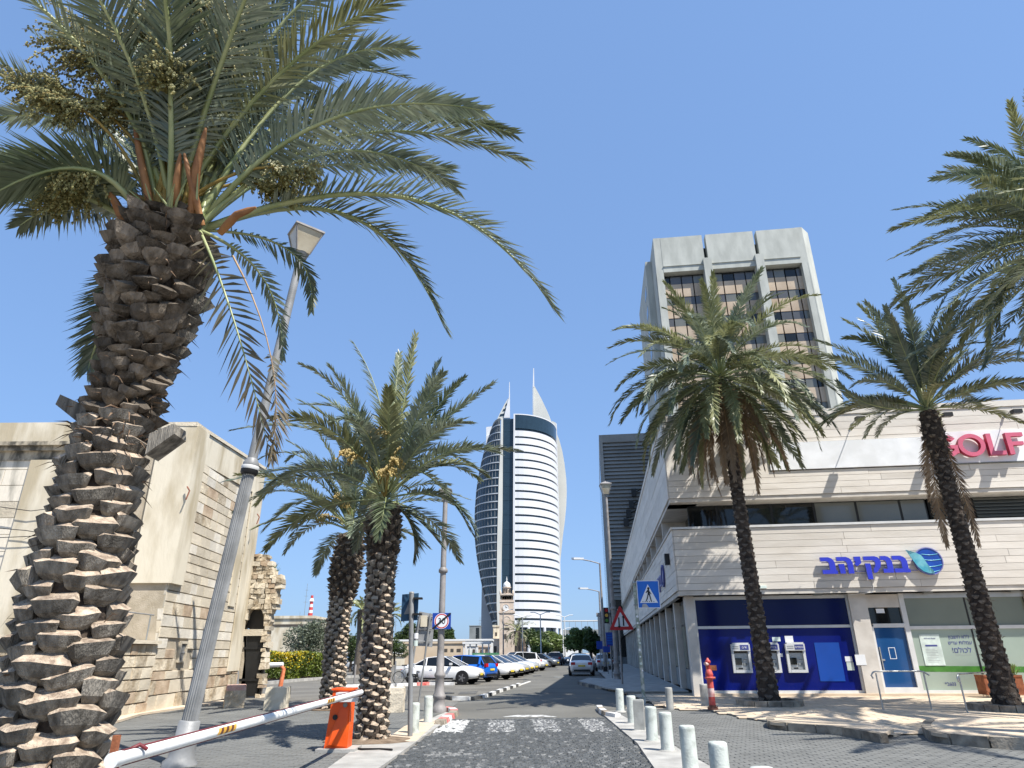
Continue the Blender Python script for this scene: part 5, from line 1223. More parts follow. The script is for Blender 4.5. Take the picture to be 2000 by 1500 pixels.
# ================================================================== the sail-shaped tower
def sail():
    Y0 = 310.0; rt = thing('sail_tower', 'tall white sail-shaped tower with striped curved facade and two spires', 'tower', (2, Y0 + 15, 0))
    DEP = 28.0
    pa, pb = at(1086, 848, Y0 + DEP), at(1096, 1225, Y0 + DEP); la, lb = at(1005, 810, Y0), at(1004, 1225, Y0)
    def X0(z): return la.x + (lb.x - la.x) * (la.z - z) / (la.z - lb.z)
    def X1(z): return pa.x + (pb.x - pa.x) * (pa.z - z) / (pa.z - pb.z)
    NU = 16
    def S(u, z, o=0.0):
        a = u * math.pi / 2; x = X0(z) + (X1(z) - X0(z)) * math.sin(a); y = Y0 + DEP * (1 - math.cos(a))
        nx, ny = math.sin(a) * DEP, -math.cos(a) * (X1(z) - X0(z)); l = math.hypot(nx, ny)
        return Vector((x + nx / l * o, y + ny / l * o, z))
    def band(z0, z1, o, th, name, m, u0=0.0, u1=1.0):
        mb = MB(); n = NU; vs = []
        for k in range(n + 1):
            u = u0 + (u1 - u0) * k / n; vs += [S(u, z0, o), S(u, z1, o), S(u, z1, o - th), S(u, z0, o - th)]
        fs = []
        for k in range(n):
            a = 4 * k; b = a + 4; fs += [(a, b, b + 1, a + 1), (a + 1, b + 1, b + 2, a + 2), (a + 3, a, b, b + 3)[::-1]]
        mb.add(vs, fs); mb.add([S(u0, z0, o), S(u0, z1, o), S(u0, z1, o - th), S(u0, z0, o - th)], [(0, 1, 2, 3)])
        return mb.build(name, m, rt)
    ztop = la.z; zg = at(1005, 837, Y0).z; zb = lb.z
    nf = 24; fh = (zg - zb) / nf
    for i in range(nf):
        a = zb + i * fh
        band(a, a + fh * .75, 0, .9, 'facade_band', 'sail_white')
        if i < nf: band(a + fh * .75, a + fh, -.45, .3, 'window_band', 'tower_glass')
    band(zg + .15, ztop, .1, .6, 'crown_glass', 'tower_glass'); band(ztop, ztop + .5, .2, .5, 'crown_rim', 'sail_white')
    # dark core so nothing shows through
    mb = MB(); q = [S(k / 10, 0, -1.6) for k in range(11)]; q = [Vector((v.x, v.y, 0)) for v in q] + [Vector((X1(50) - 1.6, Y0 + 40, 0)), Vector((-5, Y0 + 40, 0)), Vector((-5, Y0 + 2.2, 0)), Vector((X0(50), Y0 + 2.2, 0))]
    mb.prism(q[::-1], (0, 0, ztop - 1.5)); mb.build('core', 'tower_glass', rt)
    for px in (1004, 1031, 1061, 1085, 1095):
        u = min(1, max(0, (px - 1004) / 92)); u = math.asin(min(1, u)) / (math.pi / 2); p = S(u, 0, -.4); mb = MB(); mb.tube([(p.x, p.y, 0), (p.x, p.y, zb)], .75, 10); mb.build('column', 'sail_white', rt)
    # glass spine
    a = at(981, 900, Y0 + 1); b = at(1003, 900, Y0 + 1); zs = at(990, 818, Y0 + 1).z
    for k in range(16):
        z0 = zs * k / 16; mb = MB(); mb.box((a.x - .3, Y0 + 1, z0 + .08), (b.x + .3, Y0 + 3, z0 + zs / 16)); mb.build('glass_panel', 'tower_glass', rt)
    # white fins either side of the spine
    def poly(pts, Y, th, name, m, mi=None):
        mb = MB(); mb.prism([at(x, y, Y) for x, y in pts], (0, th, 0)); return mb.build(name, m, rt)
    poly([(1003, 808), (1006, 808), (1006, 1000), (1005.5, 1285), (1001.5, 1285), (1002, 1000)], Y0 - .6, 3, 'fin', 'sail_white')
    poly([(979, 816), (982.5, 816), (981.5, 1000), (977, 1236), (972.5, 1236), (970, 1180), (971, 1060), (974, 940), (977, 880)], Y0 - .5, 3, 'fin', 'sail_cream')
    # curved grid facade on the left
    prof = [(826, 968), (840, 961), (860, 954), (880, 947.5), (900, 942), (930, 935.5), (960, 931), (1000, 928), (1030, 927.5), (1060, 928.5), (1090, 932), (1120, 937), (1150, 943), (1180, 951), (1210, 960), (1235, 969), (1252, 976)]
    D2 = 16.0
    zz = []; xx = []
    for (y, x) in prof: p = at(x, y, Y0 + D2); zz.append(p.z); xx.append(p.x)
    def XL(z):
        for i in range(len(zz) - 1):
            if zz[i] >= z >= zz[i + 1]: return xx[i] + (xx[i + 1] - xx[i]) * (zz[i] - z) / (zz[i] - zz[i + 1])
        return xx[0] if z > zz[0] else xx[-1]
    def XR(z): 
        p = at(975, 950, Y0); return p.x + .6
    def G(u, z, o=0.0):
        a = u * math.pi / 2; wdt = max(.5, XR(z) - XL(z)); x = XR(z) - wdt * math.sin(a); y = Y0 + D2 * (1 - math.cos(a))
        return Vector((x - math.sin(a) * o, y - math.cos(a) * o, z))
    zt2, zb2 = at(972, 822, Y0 + 4).z, at(975, 1250, Y0 + 6).z; nf2 = 27; f2 = (zt2 - zb2) / nf2
    for i in range(nf2):
        z0 = zb2 + i * f2
        for (za, zc, o, name, m) in ((z0, z0 + f2 * .13, .30, 'floor_edge', 'sail_grey'), (z0 + f2 * .13, z0 + f2, 0, 'window_band', 'tower_glass')):
            mb = MB(); n = 12; vs = []
            for k in range(n + 1): vs += [G(k / n, za, o), G(k / n, zc, o), G(k / n, zc, o - 1.2), G(k / n, za, o - 1.2)]
            fs = []
            for k in range(n):
                a_ = 4 * k; b_ = a_ + 4; fs += [(a_, a_ + 1, b_ + 1, b_), (a_ + 1, a_ + 2, b_ + 2, b_ + 1), (a_ + 3, b_ + 3, b_, a_)]
            fs += [(4 * n, 4 * n + 1, 4 * n + 2, 4 * n + 3)]
            mb.add(vs, fs); mb.build(name, m, rt)
        if True:
            mb = MB()
            for k in range(11):
                u = (k + .5) / 11.5; p0, p1 = G(u, z0 + f2 * .22, .05), G(u, z0 + f2, .05); w2 = .16
                mb.add([p0 + Vector((-w2, -.05, 0)), p0 + Vector((w2, -.05, 0)), p1 + Vector((w2, -.05, 0)), p1 + Vector((-w2, -.05, 0)), p0 + Vector((0, .5, 0)), p1 + Vector((0, .5, 0))], [(0, 1, 2, 3), (1, 4, 5, 2), (4, 0, 3, 5)])
            mb.build('mullion', 'mull', rt, kind='stuff')
    # spires
    poly([(994.6, 746), (995.6, 746), (996, 778), (994, 778)], Y0 + 4, .5, 'mast', 'sail_white')
    poly([(994, 776), (996, 776), (996, 816), (984, 816), (988, 800), (991, 787)], Y0 + 3, 1.2, 'spire_sail', 'sail_white')
    sp = poly([(993, 777), (990, 787), (984, 816), (972, 823), (969, 823), (976, 808), (985, 790)], Y0 + 4.4, 1.0, 'spire_sail', 'sail_cream')
    for (xa, xb, y) in ((988, 991, 789), (983, 989, 799), (977, 986, 809)): 
        mb = MB(); mb.prism([at(xa, y, Y0 + 4.3), at(xb, y - 2, Y0 + 4.3), at(xb - .8, y + 3, Y0 + 4.3), at(xa - 2, y + 4.5, Y0 + 4.3)], (0, .15, 0)); mb.build('louvre', 'tower_glass', sp)
    poly([(1041.6, 719), (1043, 719), (1043.6, 756), (1040.6, 756)], Y0 + 10, .6, 'mast', 'sail_white')
    poly([(1041, 753), (1043.5, 753), (1050, 765), (1058, 780), (1066, 797), (1072, 810), (1078, 826), (1078, 832), (1042, 832)], Y0 + 14, 1.2, 'spire_sail', 'sail_cream')
    poly([(1040.3, 754), (1042.3, 754), (1042.3, 830), (1040.3, 830)], Y0 + 13, 1.4, 'spire_edge', 'sail_grey')
    poly([(1078, 822), (1086, 826), (1087, 846), (1092, 858), (1098, 880), (1102.5, 905), (1106, 935), (1107, 960), (1106, 990), (1103, 1020), (1099, 1050), (1096, 1080), (1094, 1100), (1090, 1100), (1084, 1000), (1078, 900)], Y0 + 34, 2, 'rear_sail', 'sail_cream')
    poly([(949.5, 834), (966, 832), (966, 860), (950, 860)], Y0 + 22, 4, 'rear_block', 'sail_white')
    poly([(949.5, 852), (966, 846), (958, 872), (949.5, 880)], Y0 + 20, 3, 'rear_panel', 'sail_white')
    poly([(941, 1140), (952, 1150), (962, 1180), (972, 1215), (976, 1258), (939, 1258)], Y0 + 24, 4, 'base_wall', 'sail_grey')
    poly([(962.5, 1220), (971, 1216), (972, 1258), (963, 1258)], Y0 + 2, 2, 'base_pier', 'plaster')
    poly([(1085.5, 826), (1087.5, 828), (1088, 846), (1092, 1000), (1097.5, 1225), (1099, 1258), (1096, 1258), (1093.5, 1150), (1089.5, 1000), (1085.5, 860)], Y0 + DEP + .5, 1, 'fin', 'sail_white')
sail()

# ================================================================== clock tower (minaret)
def clock():
    Yc = 150.0; p = lambda x, y, d=0: at(x, y, Yc + d)
    s = Yc * .94 / F; cx = at(990, 1200, Yc).x
    rt = thing('clock_tower', 'pink-cream stone clock tower with white dome in front of the tall tower', 'tower', (cx, Yc, 0))
    Z = lambda y: at(990, y, Yc).z
    def sq(hw, y0, y1, name, m='mosque', n=4):
        mb = MB(); r_ = hw * math.sqrt(2) if n == 4 else hw
        mb.lathe((0, 0, 0), [(r_, Z(y0)), (r_, Z(y1))], n, smooth=False); 
        a = R(45); mb.v = [(x * math.cos(a) - y * math.sin(a) + cx, x * math.sin(a) + y * math.cos(a) + Yc, z) for (x, y, z) in mb.v]
        return mb.build(name, m, rt)
    sq(14.5 * s, 1300, 1198, 'shaft'); sq(16 * s, 1198, 1194.5, 'cornice'); sq(13.5 * s, 1194.5, 1177, 'clock_stage'); sq(14.3 * s, 1177, 1173, 'cornice')
    sq(11.0 * s, 1173, 1163, 'lower_gallery'); sq(13.6 * s, 1163, 1160.5, 'balcony'); sq(7.2 * s, 1160.5, 1148.5, 'belfry', n=8); sq(8.6 * s, 1148.5, 1146.5, 'cornice', n=8)
    mb = MB(); mb.lathe((cx, Yc, 0), [(7.0 * s, Z(1146.8)), (7.4 * s, Z(1143.5)), (6.4 * s, Z(1140)), (3.6 * s, Z(1137)), (.5 * s, Z(1135.4)), (.15, Z(1132)), (.03, Z(1126))], 16); mb.build('dome', 'far_white', rt)
    hw = 11.0 * s
    for k in range(5):
        mb = MB(); x = cx - hw + (k + .5) * hw * 2 / 5; mb.box((x - .45, Yc - hw - .06, Z(1171.5)), (x + .45, Yc - hw, Z(1165))); mb.build('arch_opening', 'gap', rt)
    for k in range(3):
        mb = MB(); x = cx + (k - 1) * .68 * 1; mb.box((x - .2, Yc - 7.2 * s - .02, Z(1158.5)), (x + .2, Yc - 6.2 * s, Z(1151))); mb.build('arch_opening', 'gap', rt)
    for dx in (-12.5, 12.5):
        for dy in (-12.5, 12.5):
            mb = MB(); mb.lathe((cx + dx * s, Yc + dy * s, 0), [(.22, Z(1160.5)), (.22, Z(1156)), (.05, Z(1153))], 6); mb.build('pinnacle', 'mosque', rt)
    c = Vector((cx - .2, Yc - 13.5 * s, Z(1187.5))); mb = MB(); mb.disc(c, (0, -1, 0), .62, .12, 20); cf = mb.build('clock_face', 'far_white', rt)
    mb = MB(); mb.ring(c, (0, -1, 0), .62, .75, .16, 20); mb.build('clock_rim', 'mosque', cf)
    mb = MB(); mb.box((c.x - .04, c.y - .15, c.z), (c.x + .04, c.y - .12, c.z + .42)); mb.box((c.x, c.y - .15, c.z - .04), (c.x + .3, c.y - .12, c.z + .04)); mb.build('clock_hand', 'black', cf)
    c = Vector((cx, Yc - 14.5 * s, Z(1212))); mb = MB(); mb.ring(c, (0, -1, 0), .75, .95, .1, 20); mb.disc(c + Vector((0, -.001, 0)), (0, -1, 0), .7, .05, 20, 0); mb.build('round_relief', 'mosque', rt)
    for (x, y, w2, h2) in ((987, 1243, .5, .9), (997, 1243, .4, .9), (990, 1228, 1.1, .4)):
        q = at(x, y, Yc - 14.5 * s); mb = MB(); mb.box((q.x - w2 / 2, q.y - .05, q.z - h2 / 2), (q.x + w2 / 2, q.y + .02, q.z + h2 / 2)); mb.build('window', 'gap', rt)
clock()
def simple(name, label, cat, x0, x1, ytop, Y, depth, m, wins=(), roof=None, ybot=None, group=None):
    a = at(x0, 1275, Y); b = at(x1, 1275, Y); z = at((x0 + x1) / 2, ytop, Y).z
    rt = thing(name, label, cat, ((a.x + b.x) / 2, Y, 0), 0, group); mb = MB(); mb.box((a.x, Y, 0), (b.x, Y + depth, z)); mb.build('wall', m, rt)
    mb = MB(); mb.box((a.x - .15, Y - .15, z), (b.x + .15, Y + depth + .15, z + .3)); mb.build('roof', roof or m, rt)
    for (wx0, wx1, wy0, wy1, wm) in wins:
        p = at(wx0, wy1, Y); q = at(wx1, wy0, Y); mb = MB(); mb.box((p.x, Y - .04, max(.05, p.z)), (q.x, Y + .02, q.z)); mb.build('window', wm, rt)
    return rt
simple('mosque_hall', 'low pink stone building at the foot of the clock tower', 'building', 958, 1028, 1250, 152, 14, 'mosque', [(964, 970, 1262, 1275, 'gap'), (976, 984, 1262, 1280, 'gap'), (1005, 1012, 1262, 1278, 'gap')])
simple('mosque_hall', 'higher pale block left of the clock tower shaft', 'building', 963, 977, 1224, 158, 6, 'plaster', [(967, 971, 1235, 1242, 'gap')])
simple('grey_block', 'low dark grey block beside the base of the tall tower', 'building', 916, 937, 1223, 290, 12, 'far_grey', [(929, 936, 1226, 1255, 'glass_dark')])
simple('tan_wall_house', 'long tan wall with three dark arches beyond the parked cars', 'building', 787, 905, 1257, 112, 4, 'far_wall', [(868, 874, 1267, 1273, 'gap'), (880, 886, 1267, 1273, 'gap'), (892, 900, 1267, 1273, 'gap')])
simple('white_house', 'low white flat-roofed house above the tan wall', 'building', 757, 960, 1252, 128, 10, 'far_white', [(770, 776, 1256, 1262, 'gap')])
simple('stone_house', 'flat beige stone building behind the olive tree at left', 'building', 520, 605, 1208, 82, 10, 'plaster', [(530, 600, 1219, 1224, 'gap')])
simple('port_shed', 'white port shed with blue bands glimpsed left of the second palm', 'building', 608, 645, 1240, 160, 20, 'far_white', [(608, 640, 1243, 1246, 'far_grey'), (610, 640, 1251, 1254, 'far_grey')])
simple('port_shed', 'long white low building seen between the left palm trunks', 'building', 660, 745, 1248, 150, 20, 'far_white', [(664, 700, 1256, 1260, 'far_grey'), (705, 740, 1262, 1270, 'gap')])
simple('cream_wall', 'long cream boundary wall behind the plaza at left', 'wall', 610, 790, 1282, 104, .6, 'plaster')
simple('kiosk', 'white arched kiosk with green shutters left of the clock tower', 'kiosk', 912, 930, 1262, 118, 3, 'far_white', [(915, 920, 1268, 1280, 'glass_green'), (923, 928, 1268, 1280, 'gap')])
simple('kiosk', 'cream arched kiosk next to the green fence, nearest the clock tower', 'kiosk', 934, 956, 1264, 121, 3, 'mosque', [(938, 944, 1269, 1280, 'gap'), (948, 953, 1268, 1280, 'gap')])
def canopyroof():
    a = at(905, 1254, 108); b = at(958, 1258, 108); rt = thing('canopy', 'white canopy roof on slim posts in front of the arched kiosks', 'canopy', (a.x, 108, 0))
    mb = MB(); mb.box((a.x, 106, a.z - .3), (b.x, 110, a.z)); mb.build('roof', 'far_white', rt)
    for k in range(5):
        x = a.x + .2 + (b.x - a.x - .4) * k / 4; mb = MB(); mb.tube([(x, 106.3, 0), (x, 106.3, a.z - .3)], .12, 6); mb.build('post', 'far_white', rt)
canopyroof()
def green_fence():
    a = at(922, 1281, 84); b = at(975, 1278, 100); rt = thing('green_fence', 'green mesh fence behind the row of parked cars', 'fence', (a.x, 84, 0)); h = 1.6
    M['green_mesh'] = mat('green_mesh', (.04, .16, .08), .7, scale=2, c2=(.07, .24, .13), bump=.1)
    d = (Vector((b.x, b.y, 0)) - Vector((a.x, a.y, 0))); n = 8
    for k in range(n):
        p = Vector((a.x, a.y, 0)) + d * k / n; q = p + d / n * .98; mb = MB(); mb.prism([p, q, q + UP * h, p + UP * h], (.04, .05, 0)); mb.build('mesh_panel', 'green_mesh', rt); mb = MB(); mb.tube([p, p + UP * (h + .15)], .04, 5); mb.build('post', 'pole', rt)
green_fence()
# port chimney and masts
def mast():
    c = at(605, 1210, 330); top = at(607, 1163, 330).z; rt = thing('chimney', 'thin red and white striped mast above the beige building', 'mast', (c.x, 330, 0)); n = 9
    z0 = 0; zb = at(605, 1215, 330).z
    mb = MB(); mb.tube([(c.x, 330, 0), (c.x, 330, zb)], 1.3, 10); mb.build('stripe', 'far_white', rt)
    for k in range(n):
        a = zb + (top - zb) * k / n; b = zb + (top - zb) * (k + 1) / n; r_ = 1.25 - .08 * k; mb = MB(); mb.lathe((c.x, 330, 0), [(r_ + (.5 if k == n - 2 else 0), a), (r_, b)], 12); mb.build('stripe', 'red_white_r' if k % 2 == 0 else 'far_white', rt)
    for i, (x, yt, Y, r_) in enumerate(((587, 1140, 200, .09), (578, 1195, 180, .07), (748, 1205, 220, .1), (937, 1205, 220, .1), (927, 1225, 250, .1), (770, 1200, 240, .12))):
        c = at(x, 1270, Y); rt = thing('antenna_mast', ['tall thin grey antenna mast left of the striped mast', 'short thin mast above the beige building roof', 'thin mast between the left palm and the sign back', 'thin mast just left of the tall tower base', 'short mast above the grey block', 'thin mast left of the sign poles'][i], 'mast', (c.x, Y, 0)); zt = at(x, yt, Y).z
        mb = MB(); mb.tube([(c.x, Y, 0), (c.x, Y, zt)], [r_, r_ * .5], 6); mb.build('pole', 'far_grey', rt)
        for k in range(3): mb = MB(); zz_ = zt * (.75 + .08 * k); mb.box((c.x - .6 + .1 * k, Y - .05, zz_), (c.x + .6 - .1 * k, Y + .05, zz_ + .08)); mb.build('crossbar', 'far_grey', rt)
mast()
def ship():
    Y = 420; a = at(612, 1270, Y); b = at(700, 1270, Y); rt = thing('cruise_ship', 'white ship superstructure far behind the second palm trunk', 'ship', (a.x, Y, 0)); w_ = b.x - a.x
    mb = MB(); mb.prism([Vector((a.x, Y, -.02)), Vector((b.x, Y, -.02)), Vector((b.x + 5, Y, 7)), Vector((a.x, Y, 7))], (0, 14, 0)); mb.build('hull', 'far_white', rt)
    z = 7
    for k in range(4):
        x1 = a.x + w_ * (.85 - .13 * k); mb = MB(); mb.box((a.x + w_ * .1, Y + 1, z), (x1, Y + 13, z + 2.2)); mb.build('deck', 'far_white', rt); mb = MB(); mb.box((a.x + w_ * .11, Y + .9, z + .8), (x1 - 1, Y + 1, z + 1.6)); mb.build('window_strip', 'far_grey', rt); z += 2.5
    p = at(623, 1217, Y); mb = MB(); mb.prism([Vector((p.x - 5, Y + 4, z)), Vector((p.x + 6, Y + 4, z)), Vector((p.x + 3, Y + 4, p.z)), Vector((p.x - 1, Y + 4, p.z))], (0, 5, 0)); mb.build('funnel', 'far_white', rt)
ship()
for i, (x0, x1, yt, Y, m, lb) in enumerate(((1100, 1182, 1230, 175, 'far_grey', 'long grey footbridge crossing beyond the road end'),)):
    a = at(x0, yt, Y); b = at(x1, yt, Y); rt = thing('footbridge', lb, 'bridge', (a.x, Y, 0))
    mb = MB(); mb.box((a.x, Y, a.z - 1.0), (b.x + 8, Y + 3, a.z)); mb.build('deck', m, rt)
    for k in range(5): x = a.x + (b.x + 6 - a.x) * k / 4; mb = MB(); mb.box((x, Y + .5, 0), (x + .5, Y + 2, a.z - 1)); mb.build('pillar', m, rt)
    for k in range(12): x = a.x + (b.x + 8 - a.x) * k / 12; mb = MB(); mb.box((x, Y - .05, a.z), (x + .08, Y, a.z + 2.0)); mb.build('railing_post', m, rt)
    mb = MB(); mb.box((a.x, Y - .05, a.z + 2.0), (b.x + 8, Y + 3, a.z + 2.2)); mb.build('canopy', 'far_white', rt)
simple('street_house', 'cream low house at the far end of the road, behind the trees', 'building', 1098, 1130, 1243, 260, 10, 'far_white', [(1104, 1110, 1250, 1260, 'gap'), (1116, 1122, 1250, 1260, 'gap')])

# ================================================================== old stone building on the left
def old():
    rnd = random.Random(5)
    C = Vector((-11.0, 21.8, 0)); E = Vector((-11.45, 29.75, 0))
    rt = thing('old_stone_building', 'old cream limestone building with buttress and small barred window on the left', 'building', C)
    d = (E - C); L = d.length; d.normalize(); n = Vector((d.y, -d.x, 0))     # out towards the square
    P = lambda u, o, z: C + d * u + n * o + UP * z
    zt0 = at(392, 835, 21.8).z; zt1 = zt0 + .55
    # wall mass
    mb = MB(); q = [P(0, -.05, 0), P(L, -.05, 0), P(L, -9, 0), P(0, -9, 0)]; mb.prism(q, (0, 0, zt0 - .1)); mb.build('wall', 'mortar', rt)
    mb = MB(); mb.add([P(0, 0.0, zt0 - 1.05), P(L, .0, zt0 - .7), P(L, .0, zt1), P(0, .0, zt0 + .02), P(0, -.6, zt0 + .02), P(L, -.6, zt1), P(L, -.6, zt0 - .7), P(0, -.6, zt0 - 1.05)], [(0, 1, 2, 3), (3, 2, 5, 4), (1, 6, 5, 2), (0, 3, 4, 7)]); mb.build('plaster_top', 'plaster', rt)
    mb = MB(); mb.add([P(-.12, .05, zt0 + .02), P(L, .05, zt1), P(L, -.7, zt1), P(-.12, -.7, zt0 + .02)] + [P(-.12, .05, zt0 + .14), P(L, .05, zt1 + .12), P(L, -.7, zt1 + .12), P(-.12, -.7, zt0 + .14)], [(0, 1, 5, 4), (4, 5, 6, 7), (3, 0, 4, 7), (1, 2, 6, 5)]); mb.build('coping', 'stone_a', rt)
    # stone courses of the street face; separate blocks
    def blocks(pt, u0, u1, z0, z1, hgt, wl, m, jit=.012, holes=(), name='stone_block', th=.05):
        z = z0; r = 0
        while z < z1 - .05:
            h = min(hgt * rnd.uniform(.85, 1.15), z1 - z); u = u0 + (-.2 * (r % 2))
            while u < u1:
                w_ = rnd.uniform(*wl); a, b = max(u, u0), min(u + w_, u1)
                if b - a > .08 and not any(a < h1 and b > h0 and z < g1 and z + h > g0 for (h0, h1, g0, g1) in holes):
                    o = rnd.uniform(0, jit); g = .008; c = .012
                    x0, x1, y0, y1 = a + g, b - g, z + g, z + h - g; mb = MB()
                    mb.add([pt(x0, -.06, y0), pt(x1, -.06, y0), pt(x1, -.06, y1), pt(x0, -.06, y1), pt(x0 + c, o, y0 + c), pt(x1 - c, o + rnd.uniform(-1, 1) * jit * .5, y0 + c), pt(x1 - c, o, y1 - c), pt(x0 + c, o + rnd.uniform(-1, 1) * jit * .5, y1 - c)],
                           [(4, 5, 6, 7), (0, 1, 5, 4), (1, 2, 6, 5), (2, 3, 7, 6), (3, 0, 4, 7)])
                    mb.build(name, rnd.choices(m[0], m[1])[0], rt)
                u += w_
            z += h; r += 1
    A_ = (['stone_a', 'stone_w', 'stone_r', 'stone_brown'], [8, 5, 1, .7]); B_ = (['stone_r', 'stone_brown', 'stone_a'], [4, 4, 3])
    hole = (1.72, 2.30, 1.40, 2.02)
    blocks(P, 0, L, 1.15, zt0 - .95, .34, (.55, 1.05), A_, .010, holes=[hole])
    blocks(P, 0, L, 0, 1.15, .42, (.5, 1.0), B_, .05)
    # window in the hole
    wn = MB(); q = lambda u, o, z: P(u, o, z); qbox(q, 1.74, 2.28, -.05, -.045, 1.42, 2.0, wn); w_ = wn.build('window', 'black', rt)
    for (a, b, c, e) in ((1.72, 2.30, 1.96, 2.04), (1.72, 2.30, 1.38, 1.44), (1.72, 1.78, 1.44, 1.96), (2.24, 2.30, 1.44, 1.96)): qbox(q, a, b, -.05, .03, c, e).build('frame', 'stone_a', w_)
    for u in (1.90, 2.01, 2.12): qbox(q, u - .012, u + .012, -.03, -.005, 1.44, 1.96).build('bar', 'pole', w_)
    qbox(q, 1.78, 2.24, -.03, -.004, 1.68, 1.71).build('bar', 'pole', w_)
    # plaster buttress: a slab on the corner
    zb = at(350, 1140, 22).z
    mb = MB(); q4 = [P(-.10, -1.15, zb), P(-.10, .13, zb), P(.85, .13, zb), P(.85, -1.15, zb)]; mb.prism(q4[::-1], (0, 0, zt0 - zb + .03)); mb.build('buttress', 'plaster', rt)
    mb = MB(); qbox(P, 5.6, 6.3, .0, .05, 3.4, zt0 - .9, mb); mb.build('plaster_pilaster', 'plaster', rt)
    mb = MB(); qbox(P, 6.5, 7.85, .02, .07, 1.0, zt0 - .8, mb); mb.build('plaster_pilaster', 'plaster', rt)
    # front face (towards us) left of the corner
    f = lambda u, o, z: C + Vector((-u, -o, z))
    def fb(u0, u1, o0, o1, z0, z1, name, m, par=rt): return qbox(lambda u, o, z: C + Vector((-u, -o, z)), u0, u1, o0, o1, z0, z1).build(name, m, par)
    mb = MB(); mb.box((C.x - 9, C.y + .05, 0), (C.x - .12, C.y + 1.0, zt0 - .12)); mb.build('wall', 'mortar', rt)
    blocks(lambda u, o, z: C + Vector((-u, -o, z)), 0, 3.3, 1.9, zt0 - 1.0, .34, (.55, 1.0), (['plaster_w', 'stone_a', 'stone_w'], [4, 3, 2]), .01)
    fb(0, 3.3, -.3, .03, zt0 - 1.0, zt0 + .03, 'plaster_panel', 'plaster'); fb(-.05, 3.35, -.6, .12, zt0 + .05, zt0 + .17, 'coping', 'stone_a')
    # left block in front, stained
    zc = at(100, 832, 20).z; x1 = at(140, 900, 20).x; x2 = -27
    lb = thing('old_stone_wing', 'stained old stone wing with heavy cornice at the left edge behind the big palm', 'building', ((x1 + x2) / 2, 20, 0))
    mb = MB(); mb.box((x2, 20, 0), (x1, 24, zc - .85)); mb.build('wall', 'plaster_w', lb)
    mb = MB(); mb.prism([Vector((x2, 19.7, zc - .6)), Vector((x1 + .25, 19.7, zc - .6)), Vector((x1 + .25, 24, zc - .6)), Vector((x2, 24, zc - .6))], (0, 0, .62)); mb.build('parapet', 'plaster', lb)
    for (o, za, zb_, m) in ((.30, zc - .72, zc - .6, 'stain'), (.18, zc - .86, zc - .72, 'stain'), (.06, zc - 1.15, zc - .86, 'stain')):
        mb = MB(); mb.box((x2, 20 - o, za), (x1 + o, 22, zb_)); mb.build('cornice_moulding', m, lb)
    mb = MB(); mb.box((x1 - 1.2, 19.88, 0), (x1 + .04, 21, zc - 1.15)); mb.build('pilaster', 'plaster', lb)
    mb = MB(); mb.box((x1 - 4.6, 19.9, 0), (x1 - 3.9, 20.6, zc - 1.15)); mb.build('pilaster', 'plaster', lb)
    for k in range(11):
        z = 2.0 + k * .5
        u = x1 - 1.25
        while u > x1 - 3.8:
            w2 = rnd.uniform(.6, 1.1); a = max(u - w2, x1 - 3.88); mb = MB(); mb.box((a + .01, 19.965 + rnd.uniform(0, .012), z + .01), (u - .01, 20.02, z + .49)); mb.build('stone_block', rnd.choice(['plaster_w', 'plaster_w', 'stone_a']), lb); u -= w2
    # low terrace wall in front with ledge and handrail
    tw = thing('terrace_wall', 'low rough stone terrace wall with pale ledge below the old building', 'wall', (-10.95, 18.5, 0))
    T0, T1 = Vector((-10.55, 12.5, 0)), Vector((-10.98, 21.78, 0)); dd = (T1 - T0); LL = dd.length; dd.normalize(); nn = Vector((dd.y, -dd.x, 0)); tp = lambda u, o, z: T0 + dd * u + nn * o + UP * z
    qbox(tp, 0, LL, -3, -.06, 0, 1.9).build('wall', 'mortar', tw); qbox(tp, 0, LL, -.5, .12, 1.92, 2.02).build('ledge', 'stone_a', tw)
    z = 0
    for r in range(6):
        h = .32; u = -.2 * (r % 2)
        while u < LL:
            w2 = rnd.uniform(.35, .75); a, b = max(u, 0), min(u + w2, LL)
            if b - a > .08:
                o = rnd.uniform(0, .04); mb = MB(); g = .008; c = .015; x0, x1_, y0, y1 = a + g, b - g, z + g, z + h - g
                mb.add([tp(x0, -.06, y0), tp(x1_, -.06, y0), tp(x1_, -.06, y1), tp(x0, -.06, y1), tp(x0 + c, o, y0 + c), tp(x1_ - c, o * .6, y0 + c), tp(x1_ - c, o, y1 - c), tp(x0 + c, o * .7, y1 - c)], [(4, 5, 6, 7), (0, 1, 5, 4), (1, 2, 6, 5), (2, 3, 7, 6), (3, 0, 4, 7)])
                mb.build('stone_block', rnd.choices(B_[0], B_[1])[0], tw)
            u += w2
        z += h
    hr = thing('terrace_railing', 'thin dark railing on the terrace ledge by the palm trunk', 'railing', tp(7.5, 0, 2.02)); mb = MB(); mb.tube([tp(4, -.1, 2.75), tp(8.9, -.1, 2.75)], .02, 6); mb.build('rail', 'pole', hr)
    for u in (4.5, 6.6, 8.7): mb = MB(); mb.tube([tp(u, -.1, 2.02), tp(u, -.1, 2.75)], .02, 6); mb.build('post', 'far_grey', hr)
